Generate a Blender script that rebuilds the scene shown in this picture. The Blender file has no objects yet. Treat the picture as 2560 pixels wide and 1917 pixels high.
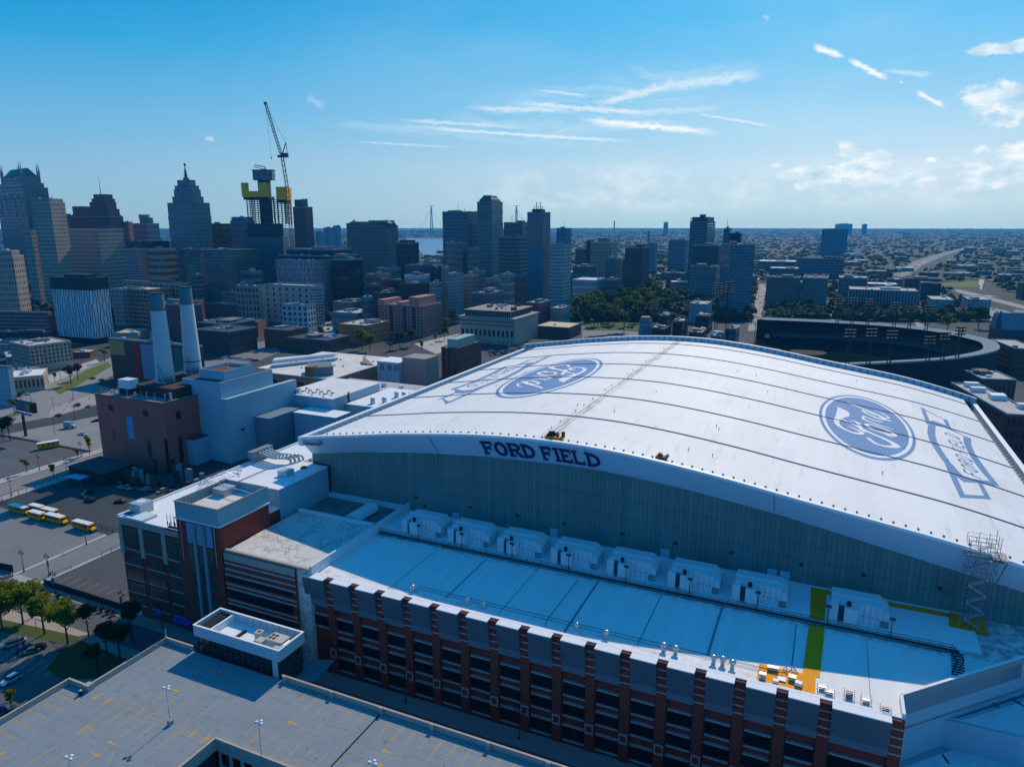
import bpy, math, random
from mathutils import Vector
random.seed(7)
SC = bpy.context.scene
COL = SC.collection
rad = math.radians
# ------------------------------------------------------------------ camera, world, sun, exposure
CAMH = 110.0
YAW = 24.2
PITCH = math.degrees(math.atan(398.5 / 1776))
cam = bpy.data.cameras.new("camera")
camo = bpy.data.objects.new("camera", cam)
COL.objects.link(camo)
camo.location = (0, 0, CAMH)
camo.rotation_euler = (rad(90 - PITCH), 0, rad(YAW))
cam.sensor_width = 36
cam.lens = 1776 * 36 / 2560
cam.clip_start = 1
cam.clip_end = 60000
SC.camera = camo
SC.view_settings.view_transform = 'Standard'
SC.view_settings.look = 'None'
SC.view_settings.exposure = 0.0
SC.view_settings.gamma = 1
SC.cycles.volume_bounces = 0
SC.cycles.max_bounces = 5
SC.cycles.diffuse_bounces = 2
SC.cycles.glossy_bounces = 2
SC.cycles.transparent_max_bounces = 6
SUN_EL = 38.6
HAZE = 7.0e-5
AIR = (.02, .20, .52)
SUN_AZ = math.degrees(math.atan2(-0.05, 1.0))     # measured from +Y towards +X
sd = Vector((math.sin(rad(SUN_AZ)) * math.cos(rad(SUN_EL)), math.cos(rad(SUN_AZ)) * math.cos(rad(SUN_EL)), math.sin(rad(SUN_EL))))
sun = bpy.data.lights.new("sun", 'SUN')
suno = bpy.data.objects.new("sun", sun)
COL.objects.link(suno)
sun.energy = 3.7
sun.angle = rad(0.5)
sun.color = (1.0, 0.84, 0.62)
suno.rotation_euler = (-sd).to_track_quat('-Z', 'Y').to_euler()
def srgb(r, g, b):
 f = lambda c: (c / 255 / 12.92) if c / 255 <= 0.04045 else ((c / 255 + 0.055) / 1.055) ** 2.4
 return (f(r), f(g), f(b), 1)
class NT:
 """tiny helper for writing shader maths"""
 def __init__(s, tree):
  s.t = tree
  s.n = tree.nodes
  s.l = tree.links
 def node(s, typ, **kw):
  n = s.n.new(typ)
  for k, v in kw.items():
   setattr(n, k, v)
  return n
 def set(s, sock, v):
  if isinstance(v, bpy.types.NodeSocket):
   s.l.new(v, sock)
  else:
   sock.default_value = v
 def m(s, op, a, b=None, c=None, clamp=False):
  n = s.node('ShaderNodeMath', operation=op, use_clamp=clamp)
  s.set(n.inputs[0], a)
  if b is not None:
   s.set(n.inputs[1], b)
  if c is not None:
   s.set(n.inputs[2], c)
  return n.outputs[0]
 def mix(s, f, a, b, mode='MIX'):
  n = s.node('ShaderNodeMix', data_type='RGBA', blend_type=mode)
  s.set(n.inputs[0], f)
  s.set(n.inputs[6], a)
  s.set(n.inputs[7], b)
  return n.outputs[2]
 def noise(s, vec, scale, detail=3, rough=0.55):
  n = s.node('ShaderNodeTexNoise')
  if vec is not None:
   s.l.new(vec, n.inputs['Vector'])
  n.inputs['Scale'].default_value = scale
  n.inputs['Detail'].default_value = detail
  n.inputs['Roughness'].default_value = rough
  return n.outputs[0]
 def ramp(s, f, stops, interp='LINEAR'):
  n = s.node('ShaderNodeValToRGB')
  n.color_ramp.interpolation = interp
  e = n.color_ramp.elements
  while len(e) < len(stops):
   e.new(0.5)
  for el, (p, c) in zip(e, stops):
   el.position = p
   el.color = c if len(c) == 4 else (*c, 1)
  s.set(n.inputs[0], f)
  return n.outputs[0]
 def mapping(s, vec, scale=(1, 1, 1), loc=(0, 0, 0), rot=(0, 0, 0)):
  n = s.node('ShaderNodeMapping')
  s.l.new(vec, n.inputs[0])
  n.inputs['Scale'].default_value = scale
  n.inputs['Location'].default_value = loc
  n.inputs['Rotation'].default_value = rot
  return n.outputs[0]
 def smooth(s, x, a, b):
  n = s.node('ShaderNodeMapRange', interpolation_type='SMOOTHSTEP')
  s.set(n.inputs[0], x)
  n.inputs[1].default_value = a
  n.inputs[2].default_value = b
  return n.outputs[0]
 def sep(s, vec):
  n = s.node('ShaderNodeSeparateXYZ')
  s.l.new(vec, n.inputs[0])
  return n.outputs
 def comb(s, x, y, z):
  n = s.node('ShaderNodeCombineXYZ')
  for i, v in enumerate((x, y, z)):
   s.set(n.inputs[i], v)
  return n.outputs[0]
def build_world():
 w = bpy.data.worlds.new("World")
 SC.world = w
 w.use_nodes = True
 w.node_tree.nodes.clear()
 N = NT(w.node_tree)
 out = N.node('ShaderNodeOutputWorld')
 bg = N.node('ShaderNodeBackground')
 N.l.new(bg.outputs[0], out.inputs[0])
 tc = N.node('ShaderNodeTexCoord')
 vec = tc.outputs['Generated']
 x, y, z = N.sep(vec)
 el = N.m('MULTIPLY', N.m('ARCSINE', z), 180 / math.pi)            # degrees above the horizon
 # azimuth, degrees to the right of north-by-camera (+Y turned by the yaw)
 azr = N.m('MULTIPLY', N.m('ARCTAN2', x, y), 180 / math.pi)
 az = N.m('ADD', azr, YAW)                                          # 0 = centre of the skyline, + to the right
 f = N.m('DIVIDE', el, 90.0, clamp=True)
 e = lambda d: d / 90.0
 # left (away from the sun) and right (towards it) elevation gradients
 left = N.ramp(f, [(0, (.32, .52, .67)), (e(3.2), (.29, .52, .70)), (e(7), (.17, .48, .75)), (e(12), (.03, .38, .73)), (e(16), (.0, .29, .67)), (e(35), (.0, .19, .58)), (1, (.0, .16, .50))])
 right = N.ramp(f, [(0, (.46, .62, .74)), (e(1.5), (.57, .70, .80)), (e(4), (.62, .77, .88)), (e(8), (.36, .67, .90)), (e(14), (.13, .55, .91)), (e(30), (.02, .36, .80)), (1, (.0, .16, .50))])
 faz = N.smooth(az, -40, 26)
 # fall back to the deep side behind the camera
 back = N.smooth(N.m('ABSOLUTE', N.m('SUBTRACT', az, 21.0)), 75, 130)
 sky = N.mix(faz, left, right)
 deep = N.ramp(f, [(0, (.09, .46, 1.0)), (e(25), (.03, .31, .84)), (e(50), (.005, .20, .60)), (1, (.0, .16, .50))])
 sky = N.mix(back, sky, deep)
 # a share of the physical sky, same sun
 ns = N.node('ShaderNodeTexSky', sky_type='NISHITA', sun_disc=False)
 ns.sun_elevation = rad(SUN_EL)
 ns.sun_rotation = rad(SUN_AZ)
 ns.air_density = 1.0
 ns.dust_density = 0.6
 nis = N.mix(1.0, ns.outputs[0], (.004, .05, .09, 1), 'MULTIPLY')
 sky = N.mix(0.12, sky, nis)
 # ---- clouds, laid out on the sky dome by azimuth and elevation
 vaz = N.comb(az, el, 0.0)
 # thin cirrus: streaks bounded by soft patches
 warp = N.noise(N.mapping(vaz, (0.10, 0.22, 1)), 1.0, 4)
 el2 = N.m('ADD', el, N.m('MULTIPLY', N.m('SUBTRACT', warp, 0.5), 5.0))
 st_ = N.noise(N.comb(N.m('MULTIPLY', az, 0.085), N.m('MULTIPLY', el2, 1.15), 3.1), 1.0, 5, 0.62)
 st_ = N.smooth(st_, 0.34, 0.74)
 def patch(a, e0, ra, re, tilt=0.0):
  da = N.m('SUBTRACT', az, a)
  de = N.m('SUBTRACT', N.m('SUBTRACT', el, e0), N.m('MULTIPLY', da, tilt))
  d = N.m('ADD', N.m('POWER', N.m('DIVIDE', da, ra), 2), N.m('POWER', N.m('DIVIDE', de, re), 2))
  return N.smooth(d, 1.0, 0.15)
 cir = patch(5.0, 8.6, 12, 2.6, 0.16)
 cir = N.m('MAXIMUM', cir, N.m('MULTIPLY', patch(12, 10.2, 7, 1.2, .10), .8))
 cir = N.m('MAXIMUM', cir, N.m('MULTIPLY', patch(-2, 6.7, 13, 0.9, -0.05), 0.9))
 cir = N.m('MAXIMUM', cir, N.m('MULTIPLY', patch(9.5, 7.2, 6, 0.6, -0.03), 1.0))
 fine = N.noise(N.comb(N.m('MULTIPLY', az, .22), N.m('MULTIPLY', el2, 2.6), 9.0), 1.0, 6, .65)
 cir = N.m('MULTIPLY', N.m('MULTIPLY', cir, st_), N.m('ADD', .45, N.m('MULTIPLY', fine, .9)), clamp=True)
 # wide veil
 veil = N.m('MULTIPLY', N.smooth(N.noise(N.mapping(vaz, (0.03, 0.11, 1), (4, 2, 0)), 1.0, 4), 0.42, 0.75), 0.30)
 veil = N.m('MULTIPLY', N.m('MULTIPLY', veil, N.smooth(az, -22, 10)), N.m('MULTIPLY', N.smooth(el, 22, 14), N.smooth(az, 60, 45)))
 # streaks of spreading vapour trail, right
 def streak(a0, e0, a1, e1, wd, k=1.0):
  dx, dy = a1 - a0, e1 - e0
  L = math.hypot(dx, dy)
  u = N.m('DIVIDE', N.m('ADD', N.m('MULTIPLY', N.m('SUBTRACT', az, a0), dx), N.m('MULTIPLY', N.m('SUBTRACT', el, e0), dy)), L * L)
  v = N.m('DIVIDE', N.m('SUBTRACT', N.m('MULTIPLY', N.m('SUBTRACT', az, a0), dy), N.m('MULTIPLY', N.m('SUBTRACT', el, e0), dx)), L)
  nz = N.noise(N.mapping(vaz, (1.3, 2.4, 1)), 1.0, 4, .65)
  v = N.m('ADD', v, N.m('MULTIPLY', N.m('SUBTRACT', nz, .5), wd * 3.0))
  inside = N.m('MULTIPLY', N.smooth(u, -0.1, 0.22), N.smooth(u, 1.1, 0.78))
  return N.m('MULTIPLY', N.m('MULTIPLY', inside, N.smooth(N.m('ABSOLUTE', v), wd * 1.3, 0)), k)
 tr = streak(AZ(2035, 115), EL(2035, 115), AZ(2108, 143), EL(2108, 143), .22)
 for p in (((2125, 150), (2215, 197), .20, 1), ((2292, 230), (2360, 268), .17, .9), ((2250, 205), (2256, 208), .10, .8)):
  tr = N.m('MAXIMUM', tr, streak(AZ(*p[0]), EL(*p[0]), AZ(*p[1]), EL(*p[1]), p[2], p[3]))
 for (a, b), (c, d), w_, kk in (((1007, 300), (1290, 318), .16, .45), ((1050, 318), (1560, 352), .13, .6), ((1180, 270), (1430, 276), .20, .5), ((1300, 258), (1640, 284), .22, .6), ((1465, 300), (1775, 330), .26, .95), ((1480, 312), (1740, 322), .16, .6), ((1490, 262), (1700, 205), .34, .55), ((1640, 215), (1900, 188), .38, .45), ((1560, 285), (1800, 270), .25, .3), ((900, 355), (1130, 368), .10, .3), ((2210, 178), (2330, 188), .18, .35)):
  tr = N.m('MAXIMUM', tr, streak(AZ(a, b), EL(a, b), AZ(c, d), EL(c, d), w_, kk))
 tr = N.m('MAXIMUM', tr, streak(AZ(1740, 284), EL(1740, 284), AZ(1930, 316), EL(1930, 316), .10, .5))
 tr = N.m('MAXIMUM', tr, streak(AZ(1350, 226), EL(1350, 226), AZ(1470, 240), EL(1470, 240), .10, .5))
 # cumulus: rounded masses with noisy rims
 cn = N.noise(N.mapping(vaz, (0.75, 1.25, 1), (1.7, 0, 0)), 1.0, 8, .60)
 cn2 = N.noise(N.mapping(vaz, (0.20, 0.33, 1), (9.7, 3, 0)), 1.0, 6, .6)
 def cumulus(u, v, ru, rv, hard=1.0, cut=0.5):
  a, e0 = AZ(u, v), EL(u, v)
  d = N.m('ADD', N.m('POWER', N.m('DIVIDE', N.m('SUBTRACT', az, a), ru), 2), N.m('POWER', N.m('DIVIDE', N.m('SUBTRACT', el, e0), rv), 2))
  k = N.m('SUBTRACT', N.m('ADD', N.m('MULTIPLY', N.m('SUBTRACT', cn, .5), 2.2), N.m('SUBTRACT', 0.55, N.m('MULTIPLY', d, 0.55))), cut - .5)
  return N.smooth(k, -0.06, 0.42 / hard)
 cu = cumulus(2165, 420, 2.2, 1.35)
 for c in ((2118, 378, .8, .8), (2490, 240, 2.4, .9), (2520, 265, 1.9, 1.3), (2470, 440, 2.4, 1.0), (2545, 380, 1.4, .8), (1945, 410, .7, .35), (2330, 400, .4, .2), (2450, 376, .6, .35), (2230, 440, 3.0, .8), (2035, 440, 2.6, .9), (2385, 398, .4, .2), (2530, 118, 3.0, .45)):
  cu = N.m('MAXIMUM', cu, cumulus(*c))
 soft = N.m('MULTIPLY', N.m('MULTIPLY', N.smooth(N.m('ADD', N.m('MULTIPLY', cn2, .6), N.m('MULTIPLY', cn, .4)), .42, .66), N.m('MULTIPLY', N.smooth(el, .3, 2.0), N.smooth(el, 5.2, 3.4))), N.m('MULTIPLY', N.smooth(az, -8, 6), .7))
 small = N.m('MAXIMUM', N.m('MULTIPLY', streak(AZ(513, 346), EL(513, 346), AZ(535, 348), EL(535, 348), .18), .45), N.m('MULTIPLY', streak(AZ(768, 242), EL(768, 242), AZ(810, 268), EL(810, 268), .3), .25))
 small = N.m('MAXIMUM', small, N.m('MULTIPLY', streak(AZ(1908, 40), EL(1908, 40), AZ(1922, 48), EL(1922, 48), .16), .4))
 shade = N.noise(N.mapping(vaz, (0.6, 1.1, 1), (3, 8, 0)), 1.0, 5)
 ccol = N.ramp(shade, [(.30, (.42, .66, .82)), (.52, (.72, .85, .94)), (.64, (.95, .98, 1.0))])
 sky = N.mix(N.m('MULTIPLY', veil, 1.0), sky, (.62, .80, .92, 1))
 sky = N.mix(N.m('MULTIPLY', cir, .5), sky, (.72, .88, .97, 1))
 sky = N.mix(soft, sky, (.74, .84, .92, 1))
 sky = N.mix(N.m('MULTIPLY', cu, .88), sky, ccol)
 sky = N.mix(small, sky, (.75, .86, .95, 1))
 sky = N.mix(tr, sky, (.93, .97, 1.0, 1))
 # the air dims and tints what lies low over the horizon; the sky behind it is brighter by that much
 path = N.m('MINIMUM', N.m('DIVIDE', 180.0, N.m('TANGENT', N.m('MAXIMUM', N.m('MULTIPLY', el, math.pi / 180), .0005))), 20100.0)
 T = N.m('EXPONENT', N.m('MULTIPLY', path, -HAZE))
 r0, g0, b0 = N.sep(sky)
 fx = lambda c, h: N.m('MAXIMUM', N.m('DIVIDE', N.m('SUBTRACT', c, N.m('MULTIPLY', N.m('SUBTRACT', 1.0, T), h)), T), 0.0)
 sky = N.comb(fx(r0, AIR[0]), fx(g0, AIR[1]), fx(b0, AIR[2]))
 # below the horizon the world is never seen directly: it only lights the undersides
 sky = N.mix(N.smooth(el, -0.2, -3), sky, (.01, .05, .09, 1))
 N.l.new(sky, bg.inputs[0])
 bg.inputs[1].default_value = 1.0
# ------------------------------------------------------------------ survey helpers
# the place was surveyed from the photograph: (u, v) sightings of the 2560 x 1917 picture are
# turned into points of the ground, of a roof level or of a wall plane at their real distance
FPX = 1776.0
TH = math.atan(398.5 / FPX)
CY_, SY_ = math.cos(rad(YAW)), math.sin(rad(YAW))
def ray(u, v):
 x = (u - 1280) / FPX
 y = (958.5 - v) / FPX
 f = math.cos(TH) + y * math.sin(TH)
 z = y * math.cos(TH) - math.sin(TH)
 return (x * CY_ - f * SY_, x * SY_ + f * CY_, z)
def atz(u, v, z=0.0):
 r = ray(u, v)
 k = (z - CAMH) / r[2]
 return (r[0] * k, r[1] * k)
def zat(u, v, t):                       # sighting meets the plane y = t
 r = ray(u, v)
 k = t / r[1]
 return (r[0] * k, CAMH + r[2] * k)
def zas(u, v, s):                       # sighting meets the plane x = s
 r = ray(u, v)
 k = s / r[0]
 return (r[1] * k, CAMH + r[2] * k)
def fwd(x, y):
 return -x * SY_ + y * CY_
def lat(x, y):
 return x * CY_ + y * SY_
def pix(x, y, z):
 F, X, zz = fwd(x, y), lat(x, y), z - CAMH
 d = F * math.cos(TH) - zz * math.sin(TH)
 return 1280 + FPX * X / d, 958.5 - FPX * (F * math.sin(TH) + zz * math.cos(TH)) / d
def AZ(u, v):
 r = ray(u, v)
 return math.degrees(math.atan2(r[0], r[1])) + YAW
def EL(u, v):
 r = ray(u, v)
 return math.degrees(math.asin(r[2] / math.sqrt(r[0] ** 2 + r[1] ** 2 + r[2] ** 2)))
build_world()
# ------------------------------------------------------------------ materials
MATS = {}
def principled(name):
 m = bpy.data.materials.new(name)
 m.use_nodes = True
 m.node_tree.nodes.clear()
 N = NT(m.node_tree)
 out = N.node('ShaderNodeOutputMaterial')
 p = N.node('ShaderNodeBsdfPrincipled')
 N.l.new(p.outputs[0], out.inputs[0])
 return m, N, p
def mat(name, col, rough=0.8, var=0.18, scale=0.25, metal=0.0, spec=0.3, fine=0.0, streak=0.0, bump=0.0):
 """plain surface with worn, uneven colour"""
 if name in MATS:
  return MATS[name]
 m, N, p = principled(name)
 tc = N.node('ShaderNodeTexCoord').outputs['Object']
 n1 = N.noise(tc, scale, 5, .6)
 k = N.m('ADD', 1.0, N.m('MULTIPLY', N.m('SUBTRACT', n1, .5), var * 2))
 if fine:
  n2 = N.noise(tc, scale * 14, 2, .5)
  k = N.m('MULTIPLY', k, N.m('ADD', 1.0, N.m('MULTIPLY', N.m('SUBTRACT', n2, .5), fine * 2)))
 if streak:
  n3 = N.noise(N.mapping(tc, (1.6, 1.6, 0.05)), 1.0, 3, .6)
  k = N.m('MULTIPLY', k, N.m('ADD', 1.0, N.m('MULTIPLY', N.m('SUBTRACT', n3, .5), streak * 2)))
 c = N.mix(1.0, (*col, 1), N.comb(k, k, k), 'MULTIPLY')
 N.l.new(c, p.inputs['Base Color'])
 p.inputs['Roughness'].default_value = rough
 p.inputs['Metallic'].default_value = metal
 p.inputs['Specular IOR Level'].default_value = spec
 if bump:
  b = N.node('ShaderNodeBump')
  b.inputs['Strength'].default_value = bump
  b.inputs['Distance'].default_value = 0.1
  N.l.new(N.noise(tc, scale * 10, 3), b.inputs['Height'])
  N.l.new(b.outputs[0], p.inputs['Normal'])
 MATS[name] = m
 return m
def ribbed(name, col, pitch=1.0, depth=0.25, axis='x', rough=.7, var=.2, streak=.35):
 """profiled sheet: standing ribs across one axis"""
 if name in MATS:
  return MATS[name]
 m, N, p = principled(name)
 tc = N.node('ShaderNodeTexCoord').outputs['Object']
 x, y, z = N.sep(tc)
 h = {'x': x, 'y': y, 'z': z}[axis]
 fr = N.m('FRACT', N.m('DIVIDE', h, pitch))
 line = N.smooth(N.m('ABSOLUTE', N.m('SUBTRACT', fr, .5)), .38, .48)
 cell = N.node('ShaderNodeTexWhiteNoise', noise_dimensions='1D')
 N.l.new(N.m('FLOOR', N.m('DIVIDE', h, pitch)), cell.inputs['W'])
 n1 = N.noise(tc, 0.08, 5, .6)
 n3 = N.noise(N.mapping(tc, (1.2, 1.2, 0.06)), 1.0, 4, .6)
 k = N.m('ADD', 1.0, N.m('MULTIPLY', N.m('SUBTRACT', n1, .5), var * 2))
 k = N.m('MULTIPLY', k, N.m('ADD', 1.0, N.m('MULTIPLY', N.m('SUBTRACT', n3, .5), streak)))
 k = N.m('MULTIPLY', k, N.m('ADD', .92, N.m('MULTIPLY', cell.outputs[0], .16)))
 k = N.m('MULTIPLY', k, N.m('SUBTRACT', 1.0, N.m('MULTIPLY', line, depth)))
 N.l.new(N.mix(1.0, (*col, 1), N.comb(k, k, k), 'MULTIPLY'), p.inputs['Base Color'])
 p.inputs['Roughness'].default_value = rough
 b = N.node('ShaderNodeBump')
 b.inputs['Strength'].default_value = .5
 b.inputs['Distance'].default_value = 0.08
 N.l.new(line, b.inputs['Height'])
 N.l.new(b.outputs[0], p.inputs['Normal'])
 MATS[name] = m
 return m
def facade(name, wall, glass, w, d, h, nx, ny, nz, fx=.5, fz=.55, z0=0.0, var=.25, rough=.12, lit=.35, band=0.0, wob=0.0, topz=0.4):
 """wall with a regular grid of windows (far buildings): nx/ny bays on the two pairs of sides, nz storeys"""
 m, N, p = principled(name)
 tcn = N.node('ShaderNodeTexCoord')
 tc = tcn.outputs['Object']
 x, y, z = N.sep(tc)
 ax, ay, azn = N.sep(tcn.outputs['Normal'])
 side = N.m('GREATER_THAN', N.m('ABSOLUTE', ax), .6)
 hx = N.m('DIVIDE', N.m('ADD', x, w / 2), w / nx)
 hy = N.m('DIVIDE', N.m('ADD', y, d / 2), d / ny)
 hh = N.m('ADD', N.m('MULTIPLY', hx, N.m('SUBTRACT', 1.0, side)), N.m('MULTIPLY', hy, side))
 zz = N.m('DIVIDE', N.m('SUBTRACT', z, z0), (h - z0 - topz) / nz)
 if wob:
  wn = N.node('ShaderNodeTexWhiteNoise', noise_dimensions='2D')
  N.l.new(N.comb(N.m('FLOOR', hh), N.m('FLOOR', zz), 0.0), wn.inputs['Vector'])
  hh = N.m('ADD', hh, N.m('MULTIPLY', N.m('SUBTRACT', wn.outputs[0], .5), wob))
 mh = N.m('LESS_THAN', N.m('ABSOLUTE', N.m('SUBTRACT', N.m('FRACT', hh), .5)), fx / 2)
 mv = N.m('LESS_THAN', N.m('ABSOLUTE', N.m('SUBTRACT', N.m('FRACT', zz), .5)), fz / 2)
 ok = N.m('MULTIPLY', N.m('GREATER_THAN', z, z0), N.m('LESS_THAN', z, h - topz))
 ok = N.m('MULTIPLY', ok, N.m('LESS_THAN', N.m('ABSOLUTE', azn), .5))
 mask = N.m('MULTIPLY', N.m('MULTIPLY', mh, mv), ok)
 wn2 = N.node('ShaderNodeTexWhiteNoise', noise_dimensions='3D')
 N.l.new(N.comb(N.m('FLOOR', hh), N.m('FLOOR', zz), side), wn2.inputs['Vector'])
 g = N.m('POWER', wn2.outputs[0], 3.0)
 gcol = N.mix(N.m('MULTIPLY', g, lit), (*glass, 1), (min(1, wall[0] * 1.2), min(1, wall[1] * 1.2), min(1, wall[2] * 1.2), 1))
 n1 = N.noise(tc, .05, 5, .6)
 n3 = N.noise(N.mapping(tc, (.5, .5, .03)), 1.0, 3, .6)
 k = N.m('ADD', 1.0, N.m('ADD', N.m('MULTIPLY', N.m('SUBTRACT', n1, .5), var * 2), N.m('MULTIPLY', N.m('SUBTRACT', n3, .5), var)))
 if band:
  k = N.m('MULTIPLY', k, N.m('SUBTRACT', 1.0, N.m('MULTIPLY', N.m('MULTIPLY', mv, ok), band)))
 wc = N.mix(1.0, (*wall, 1), N.comb(k, k, k), 'MULTIPLY')
 N.l.new(N.mix(mask, wc, gcol), p.inputs['Base Color'])
 N.l.new(N.m('SUBTRACT', .85, N.m('MULTIPLY', mask, .85 - rough)), p.inputs['Roughness'])
 b = N.node('ShaderNodeBump')
 b.invert = True
 b.inputs['Strength'].default_value = .6
 b.inputs['Distance'].default_value = .3
 N.l.new(mask, b.inputs['Height'])
 N.l.new(b.outputs[0], p.inputs['Normal'])
 return m
# ------------------------------------------------------------------ mesh and object helpers
class MB:
 def __init__(s):
  s.v = []
  s.f = []
 def face(s, pts):
  i = len(s.v)
  s.v += [tuple(map(float, p)) for p in pts]
  s.f.append(tuple(range(i, i + len(pts))))
  return s
 def box(s, x0, x1, y0, y1, z0, z1):
  if x0 > x1: x0, x1 = x1, x0
  if y0 > y1: y0, y1 = y1, y0
  i = len(s.v)
  s.v += [(x0, y0, z0), (x1, y0, z0), (x1, y1, z0), (x0, y1, z0), (x0, y0, z1), (x1, y0, z1), (x1, y1, z1), (x0, y1, z1)]
  s.f += [tuple(i + k for k in q) for q in ((0, 3, 2, 1), (4, 5, 6, 7), (0, 1, 5, 4), (1, 2, 6, 5), (2, 3, 7, 6), (3, 0, 4, 7))]
  return s
 def prism(s, poly, z0, z1):
  """poly counter-clockwise; z1 may be a list of heights"""
  A = sum(poly[i][0] * poly[(i + 1) % len(poly)][1] - poly[(i + 1) % len(poly)][0] * poly[i][1] for i in range(len(poly)))
  if A < 0:
   poly = poly[::-1]
   if isinstance(z1, (list, tuple)): z1 = z1[::-1]
  n = len(poly)
  zt = z1 if isinstance(z1, (list, tuple)) else [z1] * n
  i = len(s.v)
  s.v += [(p[0], p[1], z0) for p in poly] + [(p[0], p[1], z) for p, z in zip(poly, zt)]
  s.f.append(tuple(range(i + n - 1, i - 1, -1)))
  s.f.append(tuple(range(i + n, i + 2 * n)))
  for k in range(n):
   a, b = i + k, i + (k + 1) % n
   s.f.append((a, b, b + n, a + n))
  return s
 def cyl(s, x, y, z0, z1, r0, r1=None, n=12, caps=True):
  r1 = r0 if r1 is None else r1
  i = len(s.v)
  for z, r in ((z0, r0), (z1, r1)):
   s.v += [(x + r * math.cos(2 * math.pi * k / n), y + r * math.sin(2 * math.pi * k / n), z) for k in range(n)]
  for k in range(n):
   a, b = i + k, i + (k + 1) % n
   s.f.append((a, b, b + n, a + n))
  if caps:
   s.f.append(tuple(range(i + n - 1, i - 1, -1)))
   s.f.append(tuple(range(i + n, i + 2 * n)))
  return s
 def tube(s, p, q, r, r1=None, n=6):
  p, q = Vector(p), Vector(q)
  r1 = r if r1 is None else r1
  d = (q - p)
  if d.length < 1e-6: return s
  d.normalize()
  a = d.orthogonal().normalized()
  b = d.cross(a)
  i = len(s.v)
  for c, rr in ((p, r), (q, r1)):
   for k in range(n):
    t = 2 * math.pi * k / n
    s.v.append(tuple(c + a * (rr * math.cos(t)) + b * (rr * math.sin(t))))
  for k in range(n):
   u, w = i + k, i + (k + 1) % n
   s.f.append((u, w, w + n, u + n))
  s.f.append(tuple(range(i + n - 1, i - 1, -1)))
  s.f.append(tuple(range(i + n, i + 2 * n)))
  return s
 def path(s, pts, r, n=6):
  for a, b in zip(pts, pts[1:]):
   s.tube(a, b, r, n=n)
  return s
 def strip(s, pts, w, z=0.0, th=0.0):
  """flat ribbon of width w along a polyline of (x, y)"""
  L = []
  for i, p in enumerate(pts):
   a = pts[max(i - 1, 0)]
   b = pts[min(i + 1, len(pts) - 1)]
   dx, dy = b[0] - a[0], b[1] - a[1]
   l = math.hypot(dx, dy) or 1
   L.append((p, (-dy / l * w / 2, dx / l * w / 2)))
  for (p, n), (q, m) in zip(L, L[1:]):
   s.face([(p[0] - n[0], p[1] - n[1], z), (q[0] - m[0], q[1] - m[1], z), (q[0] + m[0], q[1] + m[1], z), (p[0] + n[0], p[1] + n[1], z)])
  return s
 def add(s, o, M=None):
  i = len(s.v)
  s.v += [tuple(M @ Vector(v)) if M else v for v in o.v]
  s.f += [tuple(k + i for k in f) for f in o.f]
  return s
 def data(s, name, m=None, off=(0, 0, 0), smooth=False):
  me = bpy.data.meshes.new(name)
  me.from_pydata([(v[0] - off[0], v[1] - off[1], v[2] - off[2]) for v in s.v], [], s.f)
  if m: me.materials.append(m)
  if smooth:
   for p in me.polygons: p.use_smooth = True
  me.update()
  return me
def tag(o, label=None, cat=None, group=None, kind=None):
 if label: o['label'] = label
 if cat: o['category'] = cat
 if group: o['group'] = group
 if kind: o['kind'] = kind
 return o
def thing(name, label, cat, loc=(0, 0, 0), rz=0.0, group=None):
 o = bpy.data.objects.new(name, None)
 COL.objects.link(o)
 o.empty_display_size = 1
 o.location = loc
 o.rotation_euler = (0, 0, rz)
 return tag(o, label, cat, group)
def wpos(o):
 """location summed up the parent chain (used for unrotated things built in world coordinates)"""
 x, y, z = 0, 0, 0
 while o is not None:
  x += o.location[0]; y += o.location[1]; z += o.location[2]
  o = o.parent
 return (x, y, z)
def part(parent, name, mb, m, world=True, smooth=False, label=None, origin=None):
 """one mesh object under parent; world=True: mb is in world coordinates"""
 off = wpos(parent) if world else (0, 0, 0)
 me = mb.data(name, m, off, smooth)
 o = bpy.data.objects.new(name, me)
 COL.objects.link(o)
 o.parent = parent
 if label: o['label'] = label
 return o
def single(name, mb, m, label, cat, group=None, loc=(0, 0, 0), smooth=False):
 o = bpy.data.objects.new(name, mb.data(name, m, loc, smooth))
 COL.objects.link(o)
 o.location = loc
 return tag(o, label, cat, group)
def struct(name, mb, m, kind='structure'):
 o = bpy.data.objects.new(name, mb.data(name, m))
 COL.objects.link(o)
 o['kind'] = kind
 return o
def inst(parent, name, me, loc, rz=0.0, scale=(1, 1, 1), label=None):
 o = bpy.data.objects.new(name, me)
 COL.objects.link(o)
 o.parent = parent
 o.location = loc
 o.rotation_euler = (0, 0, rz)
 o.scale = scale
 if label: o['label'] = label
 return o
def dup(root, loc, rz=0.0, label=None, group=None, scale=None):
 r = root.copy()
 COL.objects.link(r)
 r.location = loc
 r.rotation_euler = (0, 0, rz)
 if scale: r.scale = (scale,) * 3 if not isinstance(scale, tuple) else scale
 if label: r['label'] = label
 if group: r['group'] = group
 for ch in KIDS.get(root.name, None) or list(root.children):
  c = ch.copy()
  COL.objects.link(c)
  c.parent = r
  for g in ch.children:
   d = g.copy()
   COL.objects.link(d)
   d.parent = c
 return r
KIDS = {}
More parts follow.
